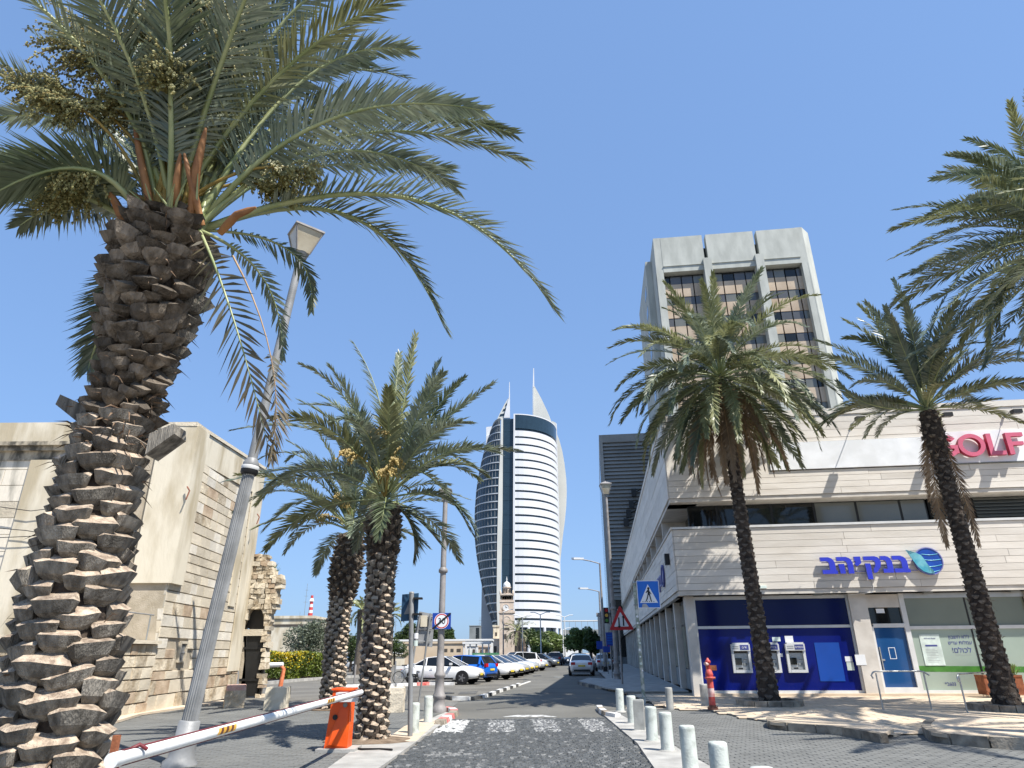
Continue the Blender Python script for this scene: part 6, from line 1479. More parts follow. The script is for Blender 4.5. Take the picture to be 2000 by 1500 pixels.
    # cables on the left face
    for k, pts in enumerate(([(0, 990), (60, 998), (110, 992)], [(0, 1032), (50, 1036), (110, 1046)], [(0, 1050), (50, 1048), (100, 1044)])):
        cb = thing('wall_cable', ['uppermost thin cable across the stained left wall', 'middle thin cable across the stained left wall', 'lowest thin cable across the stained left wall'][k], 'cable', at(0, pts[0][1], 19.7)); mb = MB(); mb.tube([at(-60, pts[0][1] - 2, 19.75)] + [at(x, y, 19.75) for x, y in pts] + [at(180, pts[2][1] + 4, 19.75)], .012, 5); mb.build('cable', 'black', cb)
    # small wall bits
    for k, (x, y) in enumerate(((362, 965), (500, 1015))):
        p = at(x, y, 21.6 if k == 0 else 28.3); 
        mb = MB(); mb.tube([p + Vector((.02, 0, .25)), p + Vector((.14, -.04, .1)), p + Vector((.08, -.06, -.2))], .025, 6); o = mb.build('wall_hook', 'rust', rt)
    # ruined arch wall
    ru = thing('ruined_arch_wall', 'rough rubble wall with ragged edge and pointed arch at the end of the old building', 'wall', (-10.6, 29.9, 0))
    Yr = 29.6
    sil = [(474, 1366), (474, 1075), (486, 1076), (500, 1081), (517, 1080), (521, 1096), (533, 1104), (533, 1115), (546, 1122), (548, 1134), (543, 1150), (540, 1178), (530, 1196), (531, 1210), (524, 1222), (522, 1262), (517, 1280), (512, 1310), (508, 1342), (504, 1366)]
    arch_ = [(465, 1362), (466, 1245), (474, 1225), (480, 1205), (489, 1190), (497, 1185), (506, 1187), (512, 1197), (515, 1214), (513, 1240), (507, 1300), (500, 1364)]
    S_ = [(at(x, y, Yr).x, at(x, y, Yr).z) for x, y in sil]; A2 = [(at(x, y, Yr).x, at(x, y, Yr).z) for x, y in arch_]
    mb = MB(); cs = sum((Vector((x, z)) for x, z in S_), Vector((0, 0))) / len(S_)
    q = [Vector((x + .05, Yr + .08, z - .06 if z > .3 else z)) for x, z in S_[:1]] + [Vector((x - (.06 if k > 4 else 0), Yr + .08, z - .08 if z > .3 else z)) for k, (x, z) in enumerate(S_[1:])]
    q = q[1:] + [Vector((x, Yr + .08, z)) for x, z in reversed(A2)] + [q[0]]
    mb.prism(q, (0, .45, 0)); mb.build('rubble_core', 'mortar', ru)
    # rubble stones fill the silhouette outside the arch
    core = MB()
    zz = -.05
    while zz < 6.2:
        h = rnd.uniform(.14, .24); u = -12.4 + rnd.uniform(0, .1)
        while u < -9.2:
            w2 = rnd.uniform(.13, .30); cx_, cz_ = u + w2 / 2, zz + h / 2
            if inpoly(cx_, cz_, S_) and not inpoly(cx_, cz_, A2):
                mb = MB(); j = lambda a=.03: rnd.uniform(-a, a); o = rnd.uniform(-.04, .08)
                fr_ = [Vector((u + .01 + j(), Yr - o, zz + .01 + j())), Vector((u + w2 - .01 + j(), Yr - o + j(), zz + .01 + j())), Vector((u + w2 - .01 + j(), Yr - o, zz + h - .01 + j())), Vector((u + .01 + j(), Yr - o + j(), zz + h - .01 + j()))]
                c_ = sum(fr_, Vector()) / 4; rg = [c_ + (v - c_) * 1.12 + Vector((0, .12, 0)) for v in fr_]; bk = [v + Vector((0, .6, 0)) for v in fr_]
                mb.add(fr_ + rg + bk, [(0, 1, 2, 3)] + [(4 + k, 4 + (k + 1) % 4, (k + 1) % 4, k) for k in range(4)] + [(8 + k, 8 + (k + 1) % 4, 4 + (k + 1) % 4, 4 + k) for k in range(4)] + [(11, 10, 9, 8)])
                mb.build('rubble_stone', rnd.choices(['stone_r', 'stone_a', 'stone_brown'], [5, 4, 1])[0], ru)
            u += w2
        zz += h
    # threshold lintel above the gate
    l0 = at(463, 1236, Yr); mb = MB(); l1 = at(516, 1220, Yr); z_ = at(480, 1236, Yr).z; mb.box((l0.x, Yr - .02, z_ - .12), (l1.x, Yr + .5, z_ + .14)); mb.build('lintel', 'stone_a', ru)
    mb = MB(); mb.box((-13.2, Yr + 1.5, 0), (-9.85, Yr + 1.6, 3.6)); 
    gt = thing('iron_gate', 'black iron gate leaf standing in the rubble arch', 'gate', (-11, Yr + .1, 0))
    xa, xb = at(466, 1362, Yr).x, at(503, 1362, Yr).x; zg = at(490, 1238, Yr).z - .1
    for k in range(9):
        x = xa + (xb - xa) * k / 9; mb = MB(); mb.box((x + .01, Yr + .1, .04), (x + (xb - xa) / 9 - .01, Yr + .14, zg)); mb.build('plank', 'black', gt)
    mb = MB(); mb.box((xa, Yr + .16, .02), (xb + .08, Yr + .08, zg + .02)); mb.build('back_sheet', 'black', gt)
    for z_ in (.6, zg - .5): mb = MB(); mb.box((xa - .1, Yr + .04, z_), (xb + .12, Yr + .1, z_ + .09)); mb.build('crossbar', 'black', gt)
    mb = MB(); mb.prism([Vector((x_, Yr + .35, z_)) for x_, z_ in [A2[2], A2[3], A2[4], A2[5], A2[6], A2[7], A2[8], A2[9]]], (0, .05, 0)); mb.build('arch_panel', 'black', gt)
    tuft = MB(); 
    for (x, y) in ((537, 1110), (541, 1116)):
        p = at(x, y, Yr + .08)
        for k in range(14):
            a = rnd.uniform(0, 6.28); q = p + Vector((math.cos(a) * .22, math.sin(a) * .2, rnd.uniform(.02, .3))); tuft.add([p + Vector((-.01, 0, 0)), p + Vector((.01, 0, 0)), q], [(0, 1, 2)])
    tuft.build('weed', 'tree_leaf_b', kind='stuff', label='small green weed growing on top of the ruined wall', category='weed')
old()
# ================================================================== lamps
def lantern(mb_parent, p, s, tilt=None, seed=0):
    """old style four-sided lantern; p is the foot of the lantern, s its width"""
    Mx = tilt or Matrix.Identity(3); 
    def V(x, y, z): return Vector(p) + Mx @ Vector((x, y, z))
    h = s * 1.0; a, b = s * .22, s * .5
    mb = MB(); mb.add([V(-a, -a, .12), V(a, -a, .12), V(a, a, .12), V(-a, a, .12), V(-b * .9, -b * .9, h), V(b * .9, -b * .9, h), V(b * .9, b * .9, h), V(-b * .9, b * .9, h)], [(0, 3, 2, 1), (0, 1, 5, 4), (1, 2, 6, 5), (2, 3, 7, 6), (3, 0, 4, 7), (4, 5, 6, 7)]); mb.build('lamp_glass', 'lamp_glass', mb_parent)
    for (i, j) in ((-1, -1), (1, -1), (1, 1), (-1, 1)):
        mb = MB(); mb.tube([V(i * a, j * a, .1), V(i * b * .92, j * b * .92, h)], s * .028, 4); mb.build('frame_bar', 'pole_d', mb_parent)
    mb = MB(); mb.add([V(-b, -b, h), V(b, -b, h), V(b, b, h), V(-b, b, h), V(-b, -b, h + .04), V(b, -b, h + .04), V(b, b, h + .04), V(-b, b, h + .04), V(-b * .3, -b * .3, h + s * .25), V(b * .3, -b * .3, h + s * .25), V(b * .3, b * .3, h + s * .25), V(-b * .3, b * .3, h + s * .25)],
           [(0, 3, 2, 1), (0, 1, 5, 4), (1, 2, 6, 5), (2, 3, 7, 6), (3, 0, 4, 7), (4, 5, 9, 8), (5, 6, 10, 9), (6, 7, 11, 10), (7, 4, 8, 11), (8, 9, 10, 11)]); mb.build('lamp_cap', 'pole_d', mb_parent)
    mb = MB(); mb.tube([V(0, 0, -.04), V(0, 0, .06), V(0, 0, .13)], [s * .14, s * .2, s * .26], 10); mb.build('collar', 'pole', mb_parent)
    mb = MB(); mb.tube([V(0, 0, h + s * .25), V(0, 0, h + s * .36)], [s * .08, s * .03], 6); mb.build('finial', 'pole_d', mb_parent)
def tilted(v): 
    z = v.normalized(); y = z.cross(Vector((1, 0, 0))).normalized(); x = y.cross(z); return Matrix((x, y, z)).transposed()
# leaning fluted lamp beside the big palm
def lampL():
    b = gr(350, 1495); t = at(588, 498, 11.81); v = (t - b); L = v.length; v.normalize(); Tm = tilted(v)
    rt = thing('street_lamp', 'leaning grey fluted street lamp with square lantern under the big palm crown', 'street lamp', b)
    def ringp(prof, n, name, m, flute=0):
        mb = MB(); vs = []
        for (r_, z) in prof:
            for k in range(n):
                a = 2 * math.pi * k / n; rr = r_ * (1 - flute * (k % 2)); vs.append(b + Tm @ Vector((math.cos(a) * rr, math.sin(a) * rr, z)))
        m_ = len(prof); mb.add(vs, [(i * n + k, i * n + (k + 1) % n, (i + 1) * n + (k + 1) % n, (i + 1) * n + k) for i in range(m_ - 1) for k in range(n)], 0, flute == 0); mb.build(name, m, rt)
    zj = (at(483, 915, 11.81) - b).length
    ringp([(.26, -.1), (.26, .04), (.20, .10), (.185, .30), (.19, .36), (.165, .38), (.165, .62), (.13, .64)], 24, 'base', 'pole')
    ringp([(.125, .6), (.105, zj - .05)], 40, 'fluted_shaft', 'pole', .13)
    ringp([(.13, zj - .12), (.155, zj - .08), (.155, zj - .02)], 24, 'collar', 'black'); ringp([(.15, zj - .02), (.16, zj + .02), (.15, zj + .05)], 24, 'collar_ring', 'frame_w'); ringp([(.14, zj + .05), (.145, zj + .10), (.085, zj + .2)], 24, 'upper_collar', 'pole')
    ringp([(.088, zj + .15), (.075, L)], 20, 'upper_shaft', 'pole')
    lantern(rt, b + v * (L - .1), .62, Tm @ Matrix.Rotation(R(35), 3, 'Z'))
lampL()
def lamp(name, label, px, py, top_px, top_py, r_, s, m='pole_d', grp=None, base=True, Y=None):
    g = gr(px, py); Yc = g.y; t = at(top_px, top_py, Yc); h = t.z; rt = thing(name, label, 'street lamp', g, 0, grp)
    x, y = g.x, g.y
    mb = MB()
    if base: mb.lathe((x, y, 0), [(r_ * 2.7, -.02), (r_ * 2.7, .10), (r_ * 2.1, .16), (r_ * 1.9, .34), (r_ * 2.3, .38), (r_ * 2.3, .44), (r_ * 1.7, .52), (r_ * 1.55, .92), (r_ * 1.95, .96), (r_ * 1.95, 1.02), (r_ * 1.45, 1.08), (r_ * 1.25, 1.72)], 20); mb.build('base', m, rt)
    mb = MB(); mb.lathe((x, y, 0), [(r_ * 1.25, 1.6 if base else 0), (r_ * .9, h - .1)], 16); mb.build('shaft', m, rt)
    for z in ((3.95,) if base else (h * .5, h * .75)): mb = MB(); mb.lathe((x, y, z), [(r_ * 1.0, 0), (r_ * 1.7, .04), (r_ * 1.7, .12), (r_ * 1.0, .2)], 16); mb.build('collar', m, rt)
    lantern(rt, Vector((x, y, h - .15)), s)
    return rt, x, y, h
l2, lx, ly, lh = lamp('street_lamp', 'brownish grey lamp post carrying the end of limit sign, left kerb', 857, 1390, 875, 975, .085, .42)
lamp('street_lamp', 'tall lamp post with lantern in front of the shaded bank side', 1206, 1331, 1195, 965, .10, .75, base=True)
def armlight(label, bx, by, Y, top, head, grp='tall street lights with long arms by the road'):
    b = at(bx, by, Y); b.z = 0; t = at(top[0], top[1], Y); t.x = b.x; hd = at(head[0], head[1], Y)
    rt = thing('street_light', label, 'street light', b, 0, grp)
    mb = MB(); mb.tube([b, Vector((b.x, Y, t.z * .5)), Vector((b.x, Y, t.z))], [.15, .11, .07], 10); mb.build('pole', 'pole_d', rt)
    mb = MB(); mb.tube([Vector((b.x, Y, t.z - .05)), Vector((b.x - .3, Y, t.z + .05)), Vector(((b.x + hd.x) / 2, Y, t.z + (hd.z - t.z) * .55)), hd], .05, 6); mb.build('arm', 'pole_d', rt)
    mb = MB(); mb.prism([hd + Vector((.3, -.16, -.06)), hd + Vector((.3, .16, -.06)), hd + Vector((-.55, .22, -.04)), hd + Vector((-.75, 0, -.03)), hd + Vector((-.55, -.22, -.04))], (0, 0, .16)); mb.build('lamp_head', 'far_white', rt)
    mb = MB(); mb.box((b.x - .2, Y - .2, 0), (b.x + .2, Y + .2, .5)); mb.build('base', 'black', rt)
armlight('nearer tall street light with long curved arm right of the road', 1183, 1310, 58, (1170, 1100), (1133, 1092))
armlight('farther, shorter street light arm just below the nearer one', 1178, 1300, 72, (1166, 1155), (1143, 1150))
for i, (px, Y, yt, lb) in enumerate(((1057, 120, 1200, 'pale lamp pole before the trees, left of the road end'), (1021, 125, 1205, 'slim lamp pole between clock tower and trees'), (983, 120, 1195, 'slim grey pole in front of the clock tower'), (1105, 140, 1205, 'white double-headed pole at the road end'), (1101, 150, 1230, 'short white pole beside the double-headed pole'))):
    b = at(px, 1280, Y); b.z = 0; h = at(px, yt, Y).z; rt = thing('lamp_pole', lb, 'lamp pole', b, 0, 'slim far lamp poles'); mb = MB(); mb.tube([b, b + UP * h], [.13, .08], 7); mb.build('pole', 'far_white' if i in (0, 3, 4) else 'pole', rt)
    for sx in ((-1, 1) if i in (0, 1, 3) else (1,)): mb = MB(); mb.tube([b + UP * (h - .05), b + Vector((sx * 1.0, 0, h + .35)), b + Vector((sx * 1.7, 0, h + .35))], .07, 5); mb.build('arm', 'far_white', rt)

# ================================================================== barrier
def barrier():
    g = gr(660, 1466); x, y = g.x, g.y; A = gr(228, 1483, .93); Bp = at(705, 1352, y - .22)
    rt = thing('barrier_gate', 'orange barrier post with long lowered white arm across the paving', 'barrier', g, 0)
    z1 = at(668, 1347, y).z
    mb = MB(); w0 = .21; mb.add([(x - w0, y - .18, .05), (x + .20, y - .18, .05), (x + .20, y + .18, .05), (x - w0, y + .18, .05), (x - .13, y - .18, z1), (x + .20, y - .18, z1), (x + .20, y + .18, z1), (x - .13, y + .18, z1)], [(0, 3, 2, 1), (4, 5, 6, 7), (0, 1, 5, 4), (1, 2, 6, 5), (2, 3, 7, 6), (3, 0, 4, 7)]); mb.build('cabinet', 'orange', rt)
    mb = MB(); mb.add([(x + .02, y - .185, z1 - .3), (x + .18, y - .185, z1 - .25), (x + .18, y - .24, .45), (x - .12, y - .24, .12), (x - .19, y - .185, .08), (x + .19, y - .185, .08)], [(0, 4, 3), (0, 3, 2), (0, 2, 1), (4, 5, 2, 3), (5, 1, 2)]); mb.build('counterweight_cover', 'orange', rt)
    mb = MB(); mb.disc((x - .05, y - .20, .55), (0, -1, 0), .045, .02, 14); mb.build('knob', 'black', rt); mb = MB(); mb.disc((x + .12, y - .22, .75), (0, -1, 0), .04, .02, 14); mb.build('knob', 'far_grey', rt)
    mb = MB(); mb.box((x - .16, y - .2, z1), (x + .23, y + .2, z1 + .03)); mb.build('lid', 'orange', rt)
    mb = MB(); mb.box((x - .33, y - .3, -.02), (x + .36, y + .3, .055)); mb.build('footing', 'concrete_strip', rt)
    d = (Bp - A); L = d.length; d.normalize(); sgn = d.cross(UP).normalized(); r_ = .046
    mb = MB(); mb.tube([A, Bp], r_, 20); arm = mb.build('arm', 'white_paint', rt)
    mb = MB(); mb.tube([A - d * .07, A + d * .04], r_ * 1.08, 20); mb.build('end_cap', 'white_paint', arm)
    for s in (-1, 1):
        mb = MB(); o = UP * s * r_ ; mb.prism([A + o + sgn * .012 + d * .06, Bp + o + sgn * .012, Bp + o - sgn * .012, A + o - sgn * .012 + d * .06], UP * s * .006); mb.build('red_edge', 'maroon', arm)
    n = Vector((sgn.x, sgn.y, 0)); n = -n if n.y > 0 else n
    for (pa, ln) in ((gr(438, 1428, .93), .42), (gr(616, 1377, .9), .42)):
        c = pa; t = (Vector((c.x, c.y, A.z)) - A).dot(d); P0 = A + d * (t - ln / 2)
        for k in range(7):
            q0 = P0 + d * ln * k / 7; q1 = P0 + d * ln * (k + 1) / 7; vs = []
            for j in range(5):
                a = R(-35 + j * 17.5 + 8); off = n * math.cos(a) * (r_ + .003) + UP * math.sin(a) * (r_ + .003); sl = d * (j * .012)
                vs += [q0 + off + sl, q1 + off + sl]
            mb = MB(); mb.add(vs, [(2 * j, 2 * j + 1, 2 * j + 3, 2 * j + 2) for j in range(4)]); mb.build('reflector_stripe', 'stripe_y' if k % 2 == 0 else 'stripe_b', arm)
    mb = MB(); q = gr(248, 1474, .93); mb.tube([q + Vector((-.06, .0, -.12)), q + Vector((-.02, -.06, -.04)), q + Vector((.02, -.062, .03)), q + Vector((.08, 0, .065)), q + Vector((.12, .04, .03))], .014, 6); mb.build('rope', 'maroon', arm)
    mb = MB(); mb.box((A.x - .05, A.y - .02, A.z + .03), (A.x - .01, A.y + .02, A.z + .15)); mb.build('end_tab', 'cor_ten', arm)
    mb = MB(); mb.box((x - .02, y - .42, z1 - .18), (x + .34, y - .20, z1 - .03)); mb.build('arm_bracket', 'frame_w', rt)
    mb = MB(); mb.tube([(x + .25, y + .1, .02), (x + .45, y - .1, .03), (x + .75, y - .02, .02), (x + 1.0, y - .2, .03)], .022, 6); mb.build('cable', 'black', rt)
barrier()
def barrier2():
    g = gr(547, 1344); Y = g.y; a = at(515, 1301, Y); b = at(553, 1298, Y); rt = thing('barrier_gate', 'small white barrier arm on a rusty orange post beside the yellow hedge', 'barrier', g)
    mb = MB(); mb.tube([(g.x, Y, 0), (g.x + .08, Y, .9), (b.x - .15, Y, b.z)], [.12, .10, .10], 8); mb.build('post', 'orange_old', rt); mb = MB(); mb.tube([a - Vector((1.2, 0, -.02)), b], .12, 10); mb.build('arm', 'white_paint', rt)
barrier2()

# ================================================================== signs
IR = Matrix(((1, 0, 0), (0, 0, -1), (0, 1, 0)))     # text upright facing -Y
def pole(rt, x, y, h, r_, m, lean=(0, 0)):
    mb = MB(); mb.tube([(x, y, -.05), (x + lean[0], y + lean[1], h)], r_, 12); mb.build('pole', m, rt)
    mb = MB(); mb.lathe((x + lean[0], y + lean[1], h), [(r_ * 1.08, -.03), (r_ * 1.08, .01), (0, .02)], 12); mb.build('pole_cap', m, rt)
# back of a crossing sign on the near left pole
def signA():
    g = gr(801, 1440); rt = thing('road_sign', 'blue crossing sign seen from behind on a grey pole, left kerb', 'road sign', g); top = at(804, 1157, g.y).z
    pole(rt, g.x, g.y, top, .052, 'pole', (at(804, 1157, g.y).x - g.x, 0))
    a = at(785, 1160, g.y + .12); b = at(817, 1157, g.y - .02); z0 = at(801, 1213, g.y).z; z1 = top
    p = MB(); q = [Vector((a.x, g.y + .16, z0)), Vector((b.x, g.y + .06, z0 + .02)), Vector((b.x, g.y + .06, z1 - .01)), Vector((a.x, g.y + .16, z1 - .03))]; p.prism(q, (0, .01, 0)); pl = p.build('plate', 'sign_back', rt)
    c = (q[0] + q[1] + q[2] + q[3]) / 4; e = (q[1] - q[0]).normalized(); w_ = .13
    p = MB(); p.prism([c - e * w_ + UP * -.14 + Vector((0, -.012, 0)), c + e * w_ + UP * -.14 + Vector((0, -.012, 0)), c + UP * .16 + Vector((0, -.012, 0))], (0, .008, 0)); p.build('triangle', 'sign_grey', pl)
    for z in (z0 + .12, z1 - .15): p = MB(); p.box((g.x - .09 + .03, g.y - .07, z), (g.x + .13, g.y + .1, z + .04)); p.build('clamp', 'black', rt)
    for z, m in ((1.75, 'poster'), (1.9, 'sign_white'), (1.2, 'sign_white')): p = MB(); p.lathe((g.x + .02 * z / 1.5, g.y, z), [(.0535, 0), (.0535, .11)], 12); p.build('sticker', m, rt)
signA()
# grey two-legged board seen from behind
def signB():
    Y = 26.5; rt = thing('sign_board', 'grey back of a large leaning sign board on two thin legs', 'sign board', at(838, 1330, Y).xy.to_3d()); q = [at(x, y, Y) for x, y in ((806, 1258), (842, 1262), (846, 1197), (818, 1195))]
    q = [at(806, 1259, Y), at(844, 1264, Y), at(849, 1200, Y), at(819, 1194, Y)]
    mb = MB(); mb.prism(q, (0, .04, 0)); mb.build('panel', 'sign_grey', rt)
    for k, (a, b) in enumerate((((796, 1334), (821, 1196)), ((820, 1334), (841, 1198)))):
        p0 = at(a[0], a[1], Y - .1); p0.z = max(p0.z, 0); p1 = at(b[0], b[1], Y - .1); mb = MB(); mb.tube([Vector((p0.x, p0.y, 0)), p1], .035, 8); mb.build('leg', 'pole', rt)
    for yy in (1205, 1229, 1253): a = at(816 - (yy - 1200) * .2, yy, Y - .05); b = at(846 - (yy - 1200) * .1, yy, Y - .05); mb = MB(); mb.tube([a, b], .025, 6); mb.build('crossbar', 'pole', rt)
    a = at(822, 1202, Y - .09); b = at(834, 1224, Y - .09); mb = MB(); mb.box((a.x, Y - .1, b.z), (b.x, Y - .08, a.z)); mb.build('pale_patch', 'plaster', rt)
signB()
# end of 30 zone sign on the lamp post
def sign30():
    Y = ly - .16; a = at(844, 1229, Y); b = at(881, 1197, Y); rt = thing('road_sign', 'blue square end of 30 speed zone sign on the brownish lamp post', 'road sign', ((a.x + b.x) / 2, Y, (a.z + b.z) / 2)); s = b.x - a.x; c = Vector(((a.x + b.x) / 2, Y, (a.z + b.z) / 2)); hh = b.z - a.z
    mb = MB(); mb.box((a.x, Y, a.z), (b.x, Y + .012, b.z)); mb.build('plate', 'sign_navy', rt)
    k = s * .40
    mb = MB(); mb.disc(c + Vector((0, -.001, 0)), (0, -1, 0), k, .003, 32); mb.build('white_disc', 'sign_white', rt)
    mb = MB(); mb.ring(c + Vector((0, -.004, 0)), (0, -1, 0), k * .80, k * .93, .003, 32); mb.build('red_ring', 'sign_red', rt)
    text('30', k * 1.05, 'numerals', 'black', rt, c + Vector((0, -.008, -.005)), IR, .002)
    mb = MB(); d = Vector((s / 2, 0, hh / 2)) * .96; w_ = Vector((-.25, 0, .27)) * .07; mb.prism([c - d - w_, c - d + w_, c + d + w_, c + d - w_], (0, -.003, 0)); mb.v = [(x, y - .012, z) for x, y, z in mb.v]; mb.build('diagonal_bar', 'black', rt)
    for z in (a.z + .1, b.z - .12): mb = MB(); mb.box((lx - .11, Y + .012, z), (lx + .11, Y + .17, z + .03)); mb.build('clamp', 'pole', rt)
sign30()
def signC():
    g = gr(1258, 1372); Y = g.y; t = at(1239, 1137, Y); rt = thing('road_sign', 'blue square pedestrian crossing sign on a worn stickered pole, right side', 'road sign', g)
    pole(rt, g.x, Y, t.z, .062, 'pole_green', (t.x - g.x, 0))
    a = at(1242, 1134, Y - .10); b = at(1289, 1134, Y - .10); zl = at(1250, 1188, Y - .1).z; z1 = a.z
    b = at(1288, 1160, Y - .1); a = at(1244.5, 1160, Y - .1); c = Vector(((a.x + b.x) / 2, Y - .10, (zl + z1) / 2)); w_, h = (b.x - a.x) / 2, (z1 - zl) / 2
    def Pq(u, v, o=0): return c + Vector((u * w_, -o, v * h))
    mb = MB(); mb.prism([Pq(-1, -1), Pq(1, -1), Pq(1, 1), Pq(-1, 1)], (0, -.01, 0)); mb.build('border', 'sign_white', rt)
    mb = MB(); mb.prism([Pq(-.95, -.95, .011), Pq(.95, -.95, .011), Pq(.95, .95, .011), Pq(-.95, .95, .011)], (0, -.003, 0)); mb.build('plate', 'sign_blue', rt)
    mb = MB(); mb.prism([Pq(-.80, -.62, .015), Pq(.80, -.62, .015), Pq(0, .72, .015)], (0, -.003, 0)); mb.build('triangle', 'sign_white', rt)
    def blk(nm, pts): mb = MB(); mb.prism([Pq(u, v, .019) for u, v in pts], (0, -.003, 0)); mb.build(nm, 'black', rt)
    mb = MB(); mb.disc(Pq(.03, .42, .019), (0, -1, 0), .045, .003, 12); mb.build('figure_head', 'black', rt)
    blk('figure_body', [(-.06, .33), (.08, .34), (.14, .0), (.02, -.06), (-.08, .0)]); blk('figure_leg', [(-.08, .0), (.02, .0), (-.08, -.3), (-.22, -.52), (-.30, -.50), (-.16, -.25)]); blk('figure_leg', [(.02, .0), (.13, .02), (.20, -.28), (.26, -.50), (.16, -.52), (.10, -.27)])
    blk('figure_arm', [(-.06, .32), (-.02, .22), (-.2, .08), (-.25, .12)]); blk('figure_arm', [(.06, .33), (.12, .22), (.27, .02), (.22, -.02), (.08, .16)])
    for k in range(6): blk('crossing_bar', [(-.6 + k * .2, -.56), (-.52 + k * .2, -.56), (-.50 + k * .19, -.50), (-.56 + k * .19, -.50)])
    mb = MB(); mb.prism([Pq(-.68, -.95, .019), Pq(-.05, -.95, .019), (Pq(-.28, -.68, .019)), Pq(-.6, -.7, .019)], (0, -.002, 0)); mb.build('sticker', 'sign_grey', rt)
    for z in (zl + .1, z1 - .1): mb = MB(); mb.box((t.x - .08, Y - .1, z), (t.x + .14, Y + .06, z + .035)); mb.build('clamp', 'pole', rt)
    rnd = random.Random(2)
    for k in range(9):
        z = 1.0 + k * .22; f = z / t.z; p = Vector((g.x + (t.x - g.x) * f, Y - .063, z)); mb = MB(); mb.disc(p + Vector((rnd.uniform(-.02, .02), .004, 0)), (rnd.uniform(-.3, .3), -1, 0), rnd.uniform(.03, .05), .003, 8); mb.build('sticker', rnd.choice(['sign_white', 'poster', 'sign_white']), rt)
signC()
def signD():
    g = gr(1216, 1342); Y = g.y; Ys = Y; rt = thing('road_sign', 'red bordered triangular two-way traffic warning sign on a grey post', 'road sign', g)
    pole(rt, g.x, Y, at(1207, 1190, Y).z, .05, 'pole_d', (at(1207, 1190, Y).x - g.x, 0))
    T = [at(1190, 1231, Y - .08), at(1239, 1230, Y - .08), at(1210, 1182, Y - .08)]; c = (T[0] + T[1] + T[2]) / 3; 
    def sc(f, o): return [c + (v - c) * f + Vector((0, -o, 0)) for v in T]
    def tri(pts, th, nm, m):
        # clipped corners
        q = []
        for i in range(3): a, b, d = pts[i], pts[(i + 1) % 3], pts[i - 1]; q += [a + (d - a) * .05, a + (b - a) * .05]
        mb = MB(); mb.prism(q, (0, -th, 0)); mb.build(nm, m, rt)
    tri(sc(1, 0), .01, 'plate', 'sign_red'); tri(sc(.60, .012), .003, 'white_field', 'sign_white')
    h = (T[2].z - T[0].z)
    for k, (dx, up) in enumerate(((-.09, -1), (.10, 1))):
        x = c.x + dx * h; z0, z1 = c.z - .17 * h, c.z + .17 * h; mb = MB(); yy = c.y - .017
        mb.prism([Vector((x - .03 * h, yy, z0)), Vector((x + .03 * h, yy, z0)), Vector((x + .03 * h, yy, z1)), Vector((x - .03 * h, yy, z1))], (0, -.003, 0)); zt = z1 if up > 0 else z0; tp = zt + up * .09 * h
        mb.prism([Vector((x - .07 * h, yy - .001, zt)), Vector((x + .07 * h, yy - .001, zt)), Vector((x, yy - .001, tp))], (0, -.003, 0)); mb.build('arrow', 'black', rt)
signD()
def signE():
    g = gr(1197, 1329); Y = g.y; a = at(1184, 1261, Y); b = at(1199, 1235, Y); rt = thing('street_sign', 'small blue information sign on a thin post behind the triangle sign', 'road sign', g)
    pole(rt, (a.x + b.x) / 2, Y, b.z, .035, 'pole'); mb = MB(); mb.box((a.x, Y - .07, a.z), (b.x, Y - .05, b.z)); mb.build('plate', 'sign_navy', rt)
    for k in range(4): mb = MB(); z = a.z + (b.z - a.z) * (.15 + .2 * k); mb.box((a.x + .08, Y - .075, z), (b.x - .1 - .05 * (k % 2), Y - .07, z + .05)); mb.build('print_line', 'sign_blue', rt)
signE()
def tl():
    Y = 66; a = at(1184, 1200, Y); rt = thing('traffic_light', 'dark traffic light head above the road by the building corner', 'traffic light', (a.x + .8, Y, 0))
    mb = MB(); mb.tube([(a.x + .5, Y, 0), (a.x + .5, Y, a.z + 1.0)], .08, 8); mb.build('pole', 'black', rt)
    for j, (dz, dx) in enumerate(((0, 0), (-3.2, .1))):
        mb = MB(); mb.box((a.x - .25 + dx, Y - .3, a.z + dz - .8), (a.x + .2 + dx, Y, a.z + dz + .6)); hd = mb.build('signal_head', 'black', rt)
        for k in range(3): mb = MB(); mb.disc((a.x - .02 + dx, Y - .3, a.z + dz + .35 - k * .45), (0, -1, 0), .15, .1, 12); mb.build('lens', ('tail', 'stripe_y', 'green_stripe')[k], hd)
    for (x0, x1, y) in ((1165, 1180, 1199),): p, q = at(x0, y, Y), at(x1, y, Y); mb = MB(); mb.box((p.x, Y + .1, p.z - .25), (q.x + .8, Y + .2, p.z + .1)); mb.build('signal_back', 'pole_d', rt)
tl()
for (x, y0, y1, Y, lb) in ((1172, 1252, 1268, 62, 'small dark blue sign plate low beside the tall street light'), (1186, 1262, 1274, 52, 'tiny blue plate on a short post near the parked cars')):
    a = at(x, y1, Y); rt = thing('street_sign', lb, 'road sign', (a.x, Y, 0)); z1 = at(x, y0, Y).z; mb = MB(); mb.tube([(a.x, Y, 0), (a.x, Y, z1)], .04, 6); mb.build('pole', 'pole', rt); mb = MB(); mb.box((a.x - .3, Y - .06, a.z), (a.x + .3, Y - .04, z1)); mb.build('plate', 'sign_navy', rt)
